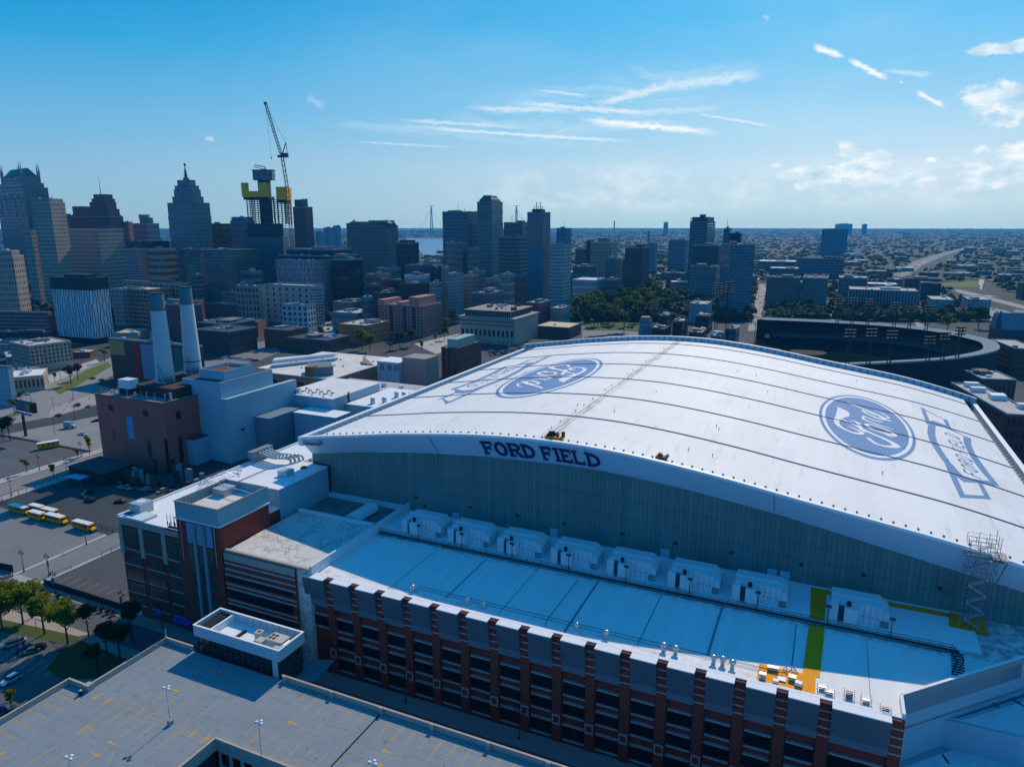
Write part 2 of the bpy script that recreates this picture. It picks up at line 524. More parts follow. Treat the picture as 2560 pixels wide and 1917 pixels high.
# shared materials
M_ = {}
WHITE = mat('white_membrane', (.76, .77, .78), .75, .07, .05, fine=.06)
WHITE2 = mat('white_painted_metal', (.62, .68, .70), .5, .08, .1, streak=.10)
DIRTY = mat('stained_membrane', (.55, .53, .50), .85, .35, .12, fine=.25)
BRICK = mat('red_brick', (.21, .042, .028), .9, .2, .3, fine=.25)
BRICK2 = mat('brown_brick', (.20, .10, .07), .9, .2, .2, fine=.2)
STONE = mat('limestone', (.34, .31, .27), .85, .2, .3, fine=.12)
CONC = mat('concrete', (.36, .33, .29), .9, .2, .2, fine=.15, streak=.1)
GLASS = mat('dark_glass', (.012, .016, .02), .12, .3, .2, spec=.5)
BLACK = mat('black_metal', (.015, .016, .02), .5, .1, .5)
GREY = mat('grey_metal', (.22, .24, .25), .5, .15, .5)
LGREY = mat('galvanised_metal', (.48, .50, .52), .45, .15, .5, metal=.3)
YELLOW = mat('yellow_mat', (.86, .31, .0), .8, .15, .3)
ORANGE = mat('orange_plastic', (.7, .12, .02), .6, .1, .5)
# ================================================================== THE STADIUM
PROF = [(-156, 44.2), (-146.7, 45.7), (-135, 47.55), (-123.3, 49.3), (-113, 50.9), (-102.6, 52.2), (-93, 53.3), (-83.7, 54.2), (-72, 54.9), (-62, 55.1), (-50, 54.8), (-35.6, 53.6), (-19, 51.5), (-2.5, 48.9), (13, 46.6), (29.3, 44.1), (40.8, 41.7), (52, 38.9), (60, 36.6), (70, 33.6)]
def zroof(s):
 if s <= PROF[0][0]: return PROF[0][1]
 for i in range(len(PROF) - 1):
  a, za = PROF[i]
  b, zb = PROF[i + 1]
  if s <= b:
   # Catmull-Rom through the surveyed points
   z0 = PROF[max(i - 1, 0)]
   z3 = PROF[min(i + 2, len(PROF) - 1)]
   m0 = (zb - z0[1]) / (b - z0[0]) * (b - a)
   m1 = (z3[1] - za) / (z3[0] - a) * (b - a)
   t = (s - a) / (b - a)
   return (2 * t ** 3 - 3 * t * t + 1) * za + (t ** 3 - 2 * t * t + t) * m0 + (-2 * t ** 3 + 3 * t * t) * zb + (t ** 3 - t * t) * m1
 return PROF[-1][1]
def onroof(u, v):
 z = 50.0
 for i in range(50):
  s, t = atz(u, v, z)
  z = .5 * z + .5 * zroof(s)
 return s, t
stadium = thing('stadium', 'huge covered stadium with arched white roof above a long red brick front', 'stadium', (-50, 230, 0))
S0, S1, T0, T1 = -146.7, 59.0, 165.0, 344.0
SR0, SR1 = -139.0, 54.0                        # roof proper, inside the two side gutters
# roof sheet
mb = MB()
ns = 90
xs = [SR0 + (SR1 - SR0) * i / ns for i in range(ns + 1)]
for a, b in zip(xs, xs[1:]):
 for t0, t1 in ((T0, 250), (250, T1 - 1.5)):
  mb.face([(a, t0, zroof(a)), (b, t0, zroof(b)), (b, t1, zroof(b)), (a, t1, zroof(a))])
m, N, p = principled('roof_membrane')
tc = N.node('ShaderNodeTexCoord').outputs['Object']
x, y, z = N.sep(tc)
n1 = N.noise(tc, .018, 5, .6)
n2 = N.noise(N.mapping(tc, (.35, .012, .1)), 1.0, 4, .6)
n3 = N.noise(N.mapping(tc, (.5, .06, 1), (5, 5, 0)), 1.0, 6, .7)
pan = N.node('ShaderNodeTexWhiteNoise', noise_dimensions='2D')
N.l.new(N.comb(N.m('FLOOR', N.m('DIVIDE', x, 9.0)), N.m('FLOOR', N.m('DIVIDE', y, 28.0)), 0.0), pan.inputs['Vector'])
k = N.m('ADD', .89, N.m('MULTIPLY', n1, .17))
k = N.m('MULTIPLY', k, N.m('ADD', .92, N.m('MULTIPLY', n2, .14)))
k = N.m('MULTIPLY', k, N.m('ADD', .955, N.m('MULTIPLY', pan.outputs[0], .06)))
k = N.m('MULTIPLY', k, N.m('SUBTRACT', 1.0, N.m('MULTIPLY', N.smooth(n3, .54, .76), .26)))
ridge = N.m('SUBTRACT', 1.0, N.smooth(N.m('ABSOLUTE', N.m('ADD', x, 15.5)), .5, 3.2))
dirt = N.m('MULTIPLY', N.m('MULTIPLY', ridge, N.smooth(N.noise(N.mapping(tc, (.3, .12, 1)), 1.0, 6, .7), .45, .62)), .5)
k = N.m('MULTIPLY', k, N.m('SUBTRACT', 1.0, dirt))
k = N.m('MULTIPLY', k, N.m('SUBTRACT', 1.0, N.m('MULTIPLY', N.smooth(N.m('ABSOLUTE', N.m('SUBTRACT', N.noise(tc, .06, 7, .7), .5)), .006, .0), .12)))
k = N.m('MULTIPLY', k, N.m('SUBTRACT', 1.0, N.m('MULTIPLY', N.smooth(N.m('FRACT', N.m('DIVIDE', N.m('ADD', y, 11.4), 28.2)), .10, .0), .07)))
N.l.new(N.mix(1.0, (.80, .785, .76, 1), N.comb(k, k, k), 'MULTIPLY'), p.inputs['Base Color'])
p.inputs['Roughness'].default_value = .7
ROOFM = m
roof = part(stadium, 'roof', mb, m, smooth=True)
# seams and ridge joint
sm = mat('roof_seam', (.12, .13, .15), .8, .2)
for ts in (190.6, 218.6, 246.8, 275.0, 303.4, 331.0):
 mb = MB()
 for a, b in zip(xs, xs[1:]):
  mb.box(a, b, ts - .16, ts + .16, 0, 1)
  for i in range(8):
   v = mb.v[-8 + i]
   mb.v[-8 + i] = (v[0], v[1], zroof(v[0]) + (-.1 if v[2] == 0 else .22))
 part(roof, 'seam', mb, sm)
mb = MB()
mb.box(-65.75, -65.55, 168, T1 - 3, zroof(-65.7) - .2, zroof(-65.7) + .18)
mb.box(-64.5, -64.4, 168, T1 - 3, zroof(-64.5) - .2, zroof(-64.5) + .14)
part(roof, 'ridge_joint', mb, mat('ridge_trim', (.50, .49, .48), .8, .3))
# eave studs
st_me = MB().box(-.16, .16, -.2, .2, 0, .36).box(-.26, .26, -.1, .1, .22, .32).data('roof_stud', mat('stud', (.07, .06, .06), .8))
k = 0
for i in range(78):
 s = -137 + i * 2.44
 inst(roof, 'roof_stud', st_me, (s + 50, 167.0 - 230, zroof(s) - .05))
# small vents and wires on the sheet
vt = MB().cyl(0, 0, 0, .5, .08, n=6).box(-.16, .16, -.16, .16, .45, .6).data('roof_pin', mat('pin', (.2, .2, .2), .7))
for i in range(18):
 s, t = random.uniform(-125, 48), random.choice((178, 204, 232, 261, 289, 317)) + random.uniform(-4, 4)
 inst(roof, 'roof_pin', vt, (s + 50, t - 230, zroof(s)))
for t in (176, 183, 196, 204, 213, 226, 234, 255, 263, 283, 297, 317):
 inst(roof, 'roof_pin', vt, (-67.2 + 50, t - 230, zroof(-67.2)))
# fascia: leans out from the wall head to the eave
WT = 171.0
def zwall(s):                                   # underside of the fascia where it meets the wall
 P = [(-150, 38.1), (-147, 38.6), (-128, 41.6), (-106.6, 44.3), (-86.8, 46.0), (-62, 46.9), (-50.4, 46.8), (-28, 45.1), (-5.8, 42.1), (15, 38.3), (43, 33.3), (62, 29.2)]
 if s <= P[0][0]: return P[0][1]
 for (a, za), (b, zb) in zip(P, P[1:]):
  if s <= b: return za + (zb - za) * (s - a) / (b - a)
 return P[-1][1]
mb = MB()
fx_ = [S0 + (S1 - S0) * i / 70 for i in range(71)]
for a, b in zip(fx_, fx_[1:]):
 za, zb = zroof(a), zroof(b)
 mb.face([(a, WT, zwall(a)), (b, WT, zwall(b)), (b, T0, zb - .35), (a, T0, za - .35)])
 mb.face([(a, WT, zwall(a) + .4), (a, T0, za - .35), (b, T0, zb - .35), (b, WT, zwall(b) + .4)])
# return of the prow at the left end
mb.face([(S0, WT, zwall(S0)), (S0, T0, zroof(S0) - .35), (S0, T0 + 9, zroof(S0) - .35), (S0 + 2, WT + 6, zwall(S0))])
FASC = mat('white_fascia', (.50, .70, .82), .35, .05, .03, spec=.5)
fascia = part(stadium, 'fascia', mb, FASC)
mb = MB()
for a, b in zip(fx_, fx_[1:]):
 i = len(mb.v)
 mb.box(a, b, T0 - .15, T0 + 1.1, 0, 1)
 for q in range(i, i + 8):
  v = mb.v[q]
  mb.v[q] = (v[0], v[1], zroof(v[0]) + (-.55 if v[2] == 0 else .12))
part(stadium, 'eave_trim', mb, mat('eave_trim', (.82, .82, .82), .5, .03))
mb = MB()
for s in (-100, -54, -8, 38):
 mb.tube((s, T0 - .02 + .0, zroof(s) - .6), (s, WT - .06, zwall(s) + .02), .07, n=4)
part(fascia, 'panel_joint', mb, sm)
# front wall, profiled sheet
mb = MB()
for a, b in zip(fx_, fx_[1:]):
 mb.face([(a, WT, 20), (b, WT, 20), (b, WT, zwall(b) + .3), (a, WT, zwall(a) + .3)])
mb.face([(S0 + .01, WT, 20), (S0 + .01, WT, 38), (S0 + .01, 343, 38), (S0 + .01, 343, 0), (S0 + .01, 185, 0)])
mb.face([(S1, 343, 0), (S1, 343, 33), (S1, WT, 29.5), (S1, WT, 10)])
mb.face([(S0, 343, 0), (S0, 343, 44), (-62, 343, 54), (S1, 343, 36), (S1, 343, 0)])
swall = part(stadium, 'upper_wall', mb, ribbed('profiled_sheet', (.13, .205, .19), 1.15, .30, 'x', .7, .25, .6))
mb = MB()
for a, b, dz in ((-120, -75, .62), (-70, -20, .70), (-60, -30, .45), (-15, 30, .66), (-30, 10, .40), (-100, -60, .35), (10, 40, .4)):
 za = 26 + (zwall(a) - 26) * dz
 zb = 26 + (zwall(b) - 26) * dz
 mb.tube((a, WT - .03, za), (b, WT - .03, zb), .06, n=4)
part(swall, 'sheet_lap', mb, sm)
fl = MB().box(-.35, .35, -.9, -.1, -.2, .2).tube((0, 0, 0), (0, -.5, 0), .08).data('flood_lamp', BLACK)
for u, v in ((1040, 1243), (1062, 1264), (1175, 1267), (1293, 1288), (1411, 1309), (1557, 1334), (1689, 1357), (1828, 1381), (2003, 1411), (2159, 1437), (2350, 1470)):
 s, z = zat(u, v, WT - .4)
 inst(stadium, 'flood_lamp', fl, (s + 50, WT - 230, z))
pd = MB().box(-1.1, 1.1, -.08, 0, 0, 2.3).data('wall_door', mat('pale_door', (.36, .52, .62), .5))
for u, v in ((1385, 1330), (1662, 1382), (1962, 1438), (1930, 1432), (1140, 1290)):
 s, z = zat(u, v, WT)
 inst(stadium, 'wall_door', pd, (s + 50, WT - 230, z - 1.2))
# side gutters with walkways, outer parapets, back upstand
for nm, so, si, lab in (('l', S0, SR0, 0), ('r', S1, SR1, 1)):
 mb = MB()
 zo, zi = zroof(so), zroof(si)
 sg = 1 if si > so else -1
 mb.face([(so + sg * 1.6, T0 + .5, zo - 2.4), (si, T0 + .5, zo - 2.0), (si, T1, zo - 2.0), (so + sg * 1.6, T1, zo - 2.4)])
 mb.face([(si, T0 + .5, zo - 2.0), (si, T0 + .5, zi), (si, T1, zi), (si, T1, zo - 2.0)])
 gut = part(stadium, 'side_gutter', mb, mat('gutter_sheet', (.34, .38, .40), .7, .3, .3, fine=.3))
 mb = MB().box(so, so + sg * 1.6, T0, T1 + .5, zo - 2.6, zo + .1)
 part(stadium, 'side_parapet', mb, mat('parapet_cap', (.74, .76, .78), .5, .05))
 # junk and brackets along the gutter
 mb = MB()
 for i in range(60):
  t = T0 + 3 + i * 2.95
  mb.tube((so + sg * 1.7, t, zo - .6), (so + sg * 4.5, t + .6, zo - 2.2), .10, n=4)
  if random.random() < .5:
   q = random.uniform(2.6, 6)
   mb.box(so + sg * q, so + sg * (q + random.uniform(.4, 1.3)), t, t + random.uniform(.5, 1.8), zo - 2.3, zo - 2.0 + random.uniform(.2, .9))
 mb.tube((so + sg * 3.4, T0 + 2, zo - 1.7), (so + sg * 3.4, T1 - 2, zo - 1.7), .16, n=5)
 part(gut, 'gutter_bracket', mb, mat('bracket_dark', (.05, .06, .08), .7))
mb = MB()
bx = [S0 + (S1 - S0) * i / 60 for i in range(61)]
for a, b in zip(bx, bx[1:]):
 i = len(mb.v)
 mb.box(a, b, T1 - 1.4, T1, 0, 1)
 for q in range(i, i + 8):
  v = mb.v[q]
  mb.v[q] = (v[0], v[1], zroof(v[0]) + (-.5 if v[2] == 0 else 1.9))
bp = part(stadium, 'back_parapet', mb, mat('back_upstand', (.40, .50, .54), .6, .1))
mb = MB()
for i in range(68):
 s = S0 + 2 + i * 3.0
 if s < S1 - 1:
  mb.box(s - .12, s + .12, T1 - 1.75, T1 - 1.41, zroof(s) - .1, zroof(s) + 1.7)
part(bp, 'parapet_rib', mb, sm)
mb = MB()
for a, b in zip(bx, bx[1:]):
 mb.face([(a, T1 - 1.5, zroof(a) + 1.93), (b, T1 - 1.5, zroof(b) + 1.93), (b, T1 + .1, zroof(b) + 1.93), (a, T1 + .1, zroof(a) + 1.93)])
part(bp, 'parapet_cap', mb, mat('eave_trim', (.82, .82, .82)))
# ---- painted emblems on the roof
BLUE = mat('emblem_blue', (.10, .24, .46), .75, .12, .08, fine=.1)
BLUEL = mat('emblem_white', (.80, .80, .80), .75, .05)
BAND = mat('banner_blue', (.13, .25, .44), .75, .12, .08, fine=.1)
def lay(poly, dz):
 """drape a flat polygon over the arched roof: cut it into narrow columns"""
 mbx = MB()
 import mathutils
 ss = [p[0] for p in poly]
 lo, hi = min(ss), max(ss)
 n = max(1, int((hi - lo) / 1.5))
 def clip(pl, c, keep_gt):
  out = []
  for i in range(len(pl)):
   a, b = pl[i], pl[(i + 1) % len(pl)]
   ia = (a[0] >= c) if keep_gt else (a[0] <= c)
   ib = (b[0] >= c) if keep_gt else (b[0] <= c)
   if ia: out.append(a)
   if ia != ib:
    k = (c - a[0]) / (b[0] - a[0])
    out.append((c, a[1] + (b[1] - a[1]) * k))
  return out
 tris = mathutils.geometry.tessellate_polygon([[Vector((p[0], p[1], 0)) for p in poly]])
 for tr in tris:
  T = [poly[i] for i in tr]
  l2, h2 = min(p[0] for p in T), max(p[0] for p in T)
  i0, i1 = int((l2 - lo) / (hi - lo + 1e-9) * n), int((h2 - lo) / (hi - lo + 1e-9) * n) + 1
  for i in range(i0, i1 + 1):
   c0, c1 = lo + (hi - lo) * i / n, lo + (hi - lo) * (i + 1) / n
   q = clip(clip(T, c0, True), c1, False)
   if len(q) >= 3:
    ar = sum(q[j][0] * q[(j + 1) % len(q)][1] - q[(j + 1) % len(q)][0] * q[j][1] for j in range(len(q)))
    if abs(ar) < 1e-5: continue
    if ar < 0: q = q[::-1]
    mbx.face([(a, b, zroof(a) + dz) for a, b in q])
 return mbx
def ellipse(cx, cy, ax_, bx_, n=72):
 """ax_, bx_: conjugate semi-axis vectors"""
 return [(cx + ax_[0] * math.cos(2 * math.pi * i / n) + bx_[0] * math.sin(2 * math.pi * i / n),
             cy + ax_[1] * math.cos(2 * math.pi * i / n) + bx_[1] * math.sin(2 * math.pi * i / n)) for i in range(n)]
def fat(pts, w):
 """stroke outline: pts in emblem units, w list of half widths"""
 L, R = [], []
 for i, p in enumerate(pts):
  a = pts[max(i - 1, 0)]
  b = pts[min(i + 1, len(pts) - 1)]
  dx, dy = b[0] - a[0], b[1] - a[1]
  l = math.hypot(dx, dy) or 1
  h = w[i] if isinstance(w, (list, tuple)) else w
  L.append((p[0] - dy / l * h, p[1] + dx / l * h))
  R.append((p[0] + dy / l * h, p[1] - dx / l * h))
 return L + R[::-1]
def smooth_path(P, n=6):
 out = []
 for i in range(len(P) - 1):
  p0, p1, p2, p3 = P[max(i - 1, 0)], P[i], P[i + 1], P[min(i + 2, len(P) - 1)]
  for j in range(n):
   t = j / n
   out.append(tuple(.5 * (2 * b + (c - a) * t + (2 * a - 5 * b + 4 * c - d) * t * t + (3 * b - a - 3 * c + d) * t ** 3) for a, b, c, d in zip(p0, p1, p2, p3)))
 out.append(P[-1])
 return out
# script word, traced on the right-hand emblem: (x, y, half width in metres); local frame = metres from the centre
R2020 = lambda x, y: onroof(2020 + x / 7.373, 960 + y / 7.373)
SCRIPT = [
 [(535, 420, .2), (585, 450, 1.1), (640, 500, 2.6), (640, 560, 2.9), (580, 610, 1.8), (525, 680, 1.2), (560, 760, 1.1), (680, 840, 1.0), (820, 895, 1.2), (930, 915, 1.5), (1000, 905, .9), (930, 860, 1.0), (830, 815, .8), (725, 770, .3)],
 [(600, 630, .3), (680, 675, .8), (790, 720, .8), (900, 780, .8), (1040, 850, 1.0), (1200, 925, 1.1), (1380, 1000, 1.2), (1540, 1080, 1.5), (1630, 1145, 1.6), (1540, 1160, 1.4), (1400, 1145, 1.2), (1240, 1095, 1.0), (1095, 985, .8)],
 [(760, 665, .3), (850, 680, .5), (920, 725, 1.0), (955, 790, 1.1), (1010, 860, .9), (1085, 905, .3)],
 [(1000, 725, .3), (910, 715, .5), (830, 695, .4), (790, 700, .3)],
 [(1065, 745, .9), (1140, 815, .9), (1280, 875, 1.0), (1440, 915, 1.3), (1560, 950, 1.5), (1590, 930, 1.1), (1480, 865, 1.0), (1320, 800, .9), (1160, 750, .9), (1065, 745, .9)],
 [(1400, 905, .8), (1480, 950, .9), (1560, 985, .4)],
 [(1030, 655, 1.0), (1180, 715, .9), (1340, 770, .9), (1560, 835, .5)],
 [(1030, 600, .9), (1130, 640, .9), (1250, 680, 1.1), (1370, 700, .8)],
 [(1030, 655, .7), (1010, 625, .7), (1030, 600, .7)],
 [(755, 345, .7), (870, 400, .9), (1000, 455, 1.0), (1150, 515, 1.0), (1300, 580, 1.1), (1400, 640, 1.4), (1530, 690, .7)],
 [(1230, 485, .4), (1340, 530, .6), (1430, 580, .7), (1495, 630, .6), (1400, 625, .9)],
 [(1010, 490, .8), (1060, 535, .9), (1180, 590, 1.0), (1300, 640, 1.1), (1400, 660, 1.0)],
 [(1010, 490, .7), (1120, 520, .7), (1250, 575, .8)],
]
CR = (13.77, 251.9)
CL = (-95.24, 250.4)
SCR = []
for stq in SCRIPT:
 q = [R2020(a, b) for a, b, c in stq]
 SCR.append([(p[0] - CR[0], p[1] - CR[1], c[2]) for p, c in zip(q, stq)])
def emblem(c, sa, sb, turn, lab):
 k = -1 if turn else 1
 e = part(roof, 'oval_emblem', lay(ellipse(c[0], c[1], (sa, 0), (0, sb)), .03), BLUE, label=lab)
 ring_o, ring_i = ellipse(c[0], c[1], (sa * .935, 0), (0, sb * .945), 96), ellipse(c[0], c[1], (sa * .865, 0), (0, sb * .895), 96)
 mb = MB()
 for i in range(96):
  j = (i + 1) % 96
  mb.face([(a, b, zroof(a) + .07) for a, b in (ring_o[i], ring_o[j], ring_i[j], ring_i[i])])
 part(e, 'white_ring', mb, BLUEL)
 mb = MB()
 fx = sa / 14.28
 nq = 0
 for stq in SCR:
  P = smooth_path(stq, 5)
  for i in range(len(P) - 1):
   nq += 1
   sg = fat([(c[0] + k * fx * P[i][0], c[1] + k * P[i][1]), (c[0] + k * fx * P[i + 1][0], c[1] + k * P[i + 1][1])], [max(.15, P[i][2]) * .7, max(.15, P[i + 1][2]) * .7])
   mb.add(lay(sg, .07 + .0003 * (nq % 40)))
   r = max(.15, P[i][2]) * .7
   mb.add(lay(ellipse(c[0] + k * fx * P[i][0], c[1] + k * P[i][1], (r, 0), (0, r), 8), .085 + .0003 * (nq % 40)))
 part(e, 'script_lettering', mb, BLUEL)
 return e
emblem(CR, 14.28, 39.6, False, 'blue oval emblem with white script on the right half of the roof')
emblem(CL, 15.5, 40.0, True, 'blue oval emblem with white script on the left half of the roof, upside down')
# waving banner with slanted capitals
H = lambda x, y: onroof(2300 + x / 5.52, 980 + y / 5.52)
main_o = [H(*p) for p in ((130, 400), (180, 385), (435, 505), (600, 600), (705, 640), (710, 740), (760, 850), (850, 980), (960, 1130), (1100, 1300), (860, 1265), (720, 1240), (590, 1230), (490, 1150), (380, 1080), (340, 980), (260, 870), (180, 750), (125, 650), (100, 560), (110, 460))]
main_i = [H(*p) for p in ((215, 465), (330, 490), (460, 545), (600, 610), (600, 700), (640, 790), (700, 900), (790, 1030), (880, 1140), (965, 1230), (830, 1213), (700, 1195), (600, 1165), (500, 1060), (400, 950), (320, 830), (250, 720), (210, 600))]
tail_o = [H(*p) for p in ((385, 1085), (490, 1150), (590, 1230), (720, 1245), (860, 1268), (985, 1480), (555, 1458), (450, 1230))]
tail_i = [H(*p) for p in ((500, 1165), (600, 1240), (800, 1262), (885, 1432), (615, 1415), (550, 1270))]
top_o = [H(*p) for p in ((5, 205), (325, 375), (370, 375), (435, 505), (180, 395), (130, 420), (95, 450), (80, 410))]
top_i = [H(*p) for p in ((75, 258), (315, 375), (360, 462), (180, 392), (135, 402))]
CB = (39.3, 248.5)
CBL = (-122.0, 252.3)
def banner(turn, lab):
 def T(poly):
  if not turn: return poly
  return [(CBL[0] - 1.12 * (a - CB[0]), CBL[1] - 1.0 * (b - CB[1])) for a, b in poly]
 e = part(roof, 'banner_emblem', lay(T(main_o), .03), BAND, label=lab)
 part(e, 'banner_field', lay(T(main_i), .06), ROOFM)
 for a, b in ((tail_o, tail_i), (top_o, top_i)):
  part(part(e, 'banner_tail', lay(T(a), .024), BAND), 'tail_field', lay(T(b), .05), ROOFM) if False else (part(e, 'banner_tail', lay(T(a), .024), BAND), part(e, 'tail_field', lay(T(b), .05), ROOFM))
 # capitals: run from low y to high y, tops towards -x, slanted
 mb = MB()
 W, Hh = 3.9, 5.3
 def glyph(ch):
  S = []
  if ch in 'FE':
   S += [[(0, 0), (0, 1)], [(0, 1), (.8, 1)], [(0, .52), (.62, .52)]]
   if ch == 'E': S += [[(0, 0), (.8, 0)]]
  if ch == 'L': S += [[(0, 1), (0, 0)], [(0, 0), (.75, 0)]]
  if ch == 'I': S += [[(.1, 0), (.1, 1)]]
  if ch == 'D': S += [[(0, 0), (0, 1)], smooth_path([(0, 1), (.45, 1), (.8, .75), (.8, .25), (.45, 0), (0, 0)], 3)]
  if ch == 'O': S += [smooth_path([(.4, 1), (.8, .8), (.8, .2), (.4, 0), (0, .2), (0, .8), (.4, 1)], 3)]
  if ch == 'R': S += [[(0, 0), (0, 1)], smooth_path([(0, 1), (.5, 1), (.78, .78), (.5, .52), (0, .52)], 3), [(.35, .52), (.8, 0)]]
  return S
 pos = 0
 for ch in 'FORD FIELD':
  adv = {' ': 1.7, 'I': 2.6}.get(ch, 5.25)
  if ch != ' ':
   yb = 222.0 + pos
   for stq in glyph(ch):
    for p, q in zip(stq, stq[1:]):
     pp = [(42.0 - .0 * yb - c[1] * 3.6, yb + c[0] * W + c[1] * 1.7) for c in (p, q)]
     sg = fat(pp, .36)
     dx, dy = sg[1][0] - sg[0][0], sg[1][1] - sg[0][1]
     mb.add(lay(T(sg), .09 + .0005 * random.random()))
  pos += adv * .98
 part(e, 'banner_lettering', mb, BAND)
banner(False, 'blue waving banner emblem reading FORD FIELD near the right roof edge')
banner(True, 'blue waving banner emblem reading FORD FIELD near the left roof edge, upside down')
# ---- FORD FIELD in raised capitals on the fascia
FONT_ = {
 'F': [(0, 0, .19, 1), (0, .85, .82, 1), (.19, .44, .60, .58), (-.08, 0, .38, .09), (-.08, .91, .1, 1), (.78, .72, .86, 1), (.56, .36, .66, .66)],
 'E': [(0, 0, .19, 1), (0, .85, .82, 1), (0, 0, .82, .15), (.19, .44, .60, .58), (-.08, 0, .1, .09), (-.08, .91, .1, 1), (.78, .72, .86, 1), (.78, 0, .86, .28)],
 'I': [(.07, 0, .27, 1), (-.06, 0, .40, .10), (-.06, .90, .40, 1)],
 'L': [(0, 0, .19, 1), (0, 0, .80, .15), (-.08, .91, .36, 1), (-.08, 0, .1, .09), (.76, 0, .84, .30)],
 'D': [(0, 0, .19, 1), (-.08, .91, .1, 1), (-.08, 0, .1, .09)],
 'R': [(0, 0, .19, 1), (-.08, .91, .1, 1), (-.08, 0, .36, .09)],
 'O': [],
}
def arc(cx, cy, rx, ry, a0, a1, th, n=14):
 P = []
 for i in range(n):
  t0, t1 = a0 + (a1 - a0) * i / n, a0 + (a1 - a0) * (i + 1) / n
  P.append([(cx + rx * math.cos(t0), cy + ry * math.sin(t0)), (cx + rx * math.cos(t1), cy + ry * math.sin(t1)),
                  (cx + (rx - th) * math.cos(t1), cy + (ry - th * .82) * math.sin(t1)), (cx + (rx - th) * math.cos(t0), cy + (ry - th * .82) * math.sin(t0))])
 return P
def fascia_pt(s, h, out):
 """h in 0..1 up the sloping fascia at station s"""
 z0, z1 = zwall(s), zroof(s) - .35
 n = Vector((0, -(z1 - z0), -(WT - T0))).normalized()
 b = Vector((s, WT + (T0 - WT) * h, z0 + (z1 - z0) * h))
 return b + n * out
LET = mat('sign_blue', (.012, .016, .12), .4, .05)
BACK = mat('sign_backing', (.30, .50, .62), .4, .05)
txt = 'FORD FIELD'
# stations of the letters' left edges and widths, from the photograph
def su(u, v): return zat(u, v, 167.5)[0]
LX = [(su(1207, 1118), su(1233, 1118)), (su(1237, 1120), su(1265, 1122)), (su(1272, 1122), su(1303, 1128)), (su(1307, 1127), su(1336, 1130)), None,
      (su(1354, 1130), su(1380, 1134)), (su(1386, 1136), su(1398, 1140)), (su(1403, 1138), su(1429, 1144)), (su(1434, 1140), su(1461, 1146)), (su(1467, 1146), su(1500, 1158))]
H0, H1 = .20, .80
for ch, lx in zip(txt, LX):
 if ch == ' ': continue
 s0, s1 = lx
 quads = [[(a, b), (c, b), (c, d), (a, d)] for a, b, c, d in FONT_[ch]]
 wu = .92
 if ch == 'I': wu = .40
 if ch == 'O': quads += arc(.46, .5, .50, .52, 0, 2 * math.pi, .21, 28)
 if ch == 'D': quads += arc(.24, .5, .66, .5, -math.pi / 2, math.pi / 2, .20, 14)
 if ch == 'R': quads += arc(.44, .72, .42, .28, -math.pi / 2, math.pi / 2, .18, 10) + [[(.18, .86), (.46, .86), (.46, 1), (.18, 1)], [(.18, .44), (.46, .44), (.46, .57), (.18, .57)], [(.36, .44), (.56, .44), (.94, 0), (.70, 0)]]
 for nm_, mm, grow, o0, o1 in (('sign_backing', BACK, .02, .08, .14), ('sign_letter', LET, 0, .14, .40)):
  mb = MB()
  for iq, q in enumerate(quads):
   cxq = sum(p[0] for p in q) / 4
   cyq = sum(p[1] for p in q) / 4
   pts = []
   for p in q:
    gx = p[0] + (grow if p[0] > cxq else -grow)
    gy = p[1] + (grow if p[1] > cyq else -grow)
    pts.append((s0 + (s1 - s0) * gx / wu, H0 + (H1 - H0) * gy))
   e_ = .0015 * iq
   F = [fascia_pt(a, b, o1 + e_) for a, b in pts]
   Bk = [fascia_pt(a, b, o0) for a, b in pts]
   mb.face(F)
   for i in range(len(F)):
    j = (i + 1) % len(F)
    mb.face([F[j], F[i], Bk[i], Bk[j]])
  if nm_ == 'sign_backing': bk = part(fascia, nm_, mb, mm)
  else: part(fascia, nm_, mb, mm)
mb = MB()
for s in [su(1207, 1180) + i * 6.2 for i in range(9)]:
 mb.tube(fascia_pt(s, .03, .12), fascia_pt(s, .26, .12), .07, n=4)
mb.path([fascia_pt(su(1200, 1180) + i * 5, .05, .14) for i in range(12)], .12, n=4)
part(fascia, 'sign_rail', mb, BACK)
# ================================================================== stadium: low roof, long brick front
LZ = 25.3
FT = 127.0                                     # plane of the long front
low = [(-111, FT), (18.3, FT), (18.3, 132.8), (41, 155.6), (62, 163), (62, WT), (-141, WT), (-141, 150), (-111, 150)]
mb = MB().prism(low, 22, LZ)
m, N, p = principled('low_membrane')
tc = N.node('ShaderNodeTexCoord').outputs['Object']
x, y, z = N.sep(tc)
st1 = N.node('ShaderNodeTexWhiteNoise', noise_dimensions='1D')
N.l.new(N.m('FLOOR', N.m('DIVIDE', x, 1.83)), st1.inputs['W'])
k = N.m('ADD', .93, N.m('MULTIPLY', st1.outputs[0], .05))
k = N.m('MULTIPLY', k, N.m('SUBTRACT', 1.0, N.m('MULTIPLY', N.smooth(N.m('ABSOLUTE', N.m('SUBTRACT', N.m('FRACT', N.m('DIVIDE', x, 1.83)), .5)), .45, .5), .10)))
k = N.m('MULTIPLY', k, N.m('ADD', .90, N.m('MULTIPLY', N.noise(N.mapping(tc, (.5, .07, 1)), 1.0, 6, .65), .20)))
gr = N.m('MULTIPLY', N.smooth(y, -79.5, -76.4), N.smooth(N.noise(N.mapping(tc, (.5, .5, 1)), 1.0, 6, .7), .38, .62))
ge = N.m('MULTIPLY', N.smooth(y, -98, -101), N.smooth(N.noise(N.mapping(tc, (.35, .8, 1)), 1.0, 6, .7), .50, .64))
k = N.m('MULTIPLY', k, N.m('SUBTRACT', 1.0, N.m('MULTIPLY', gr, .55)))
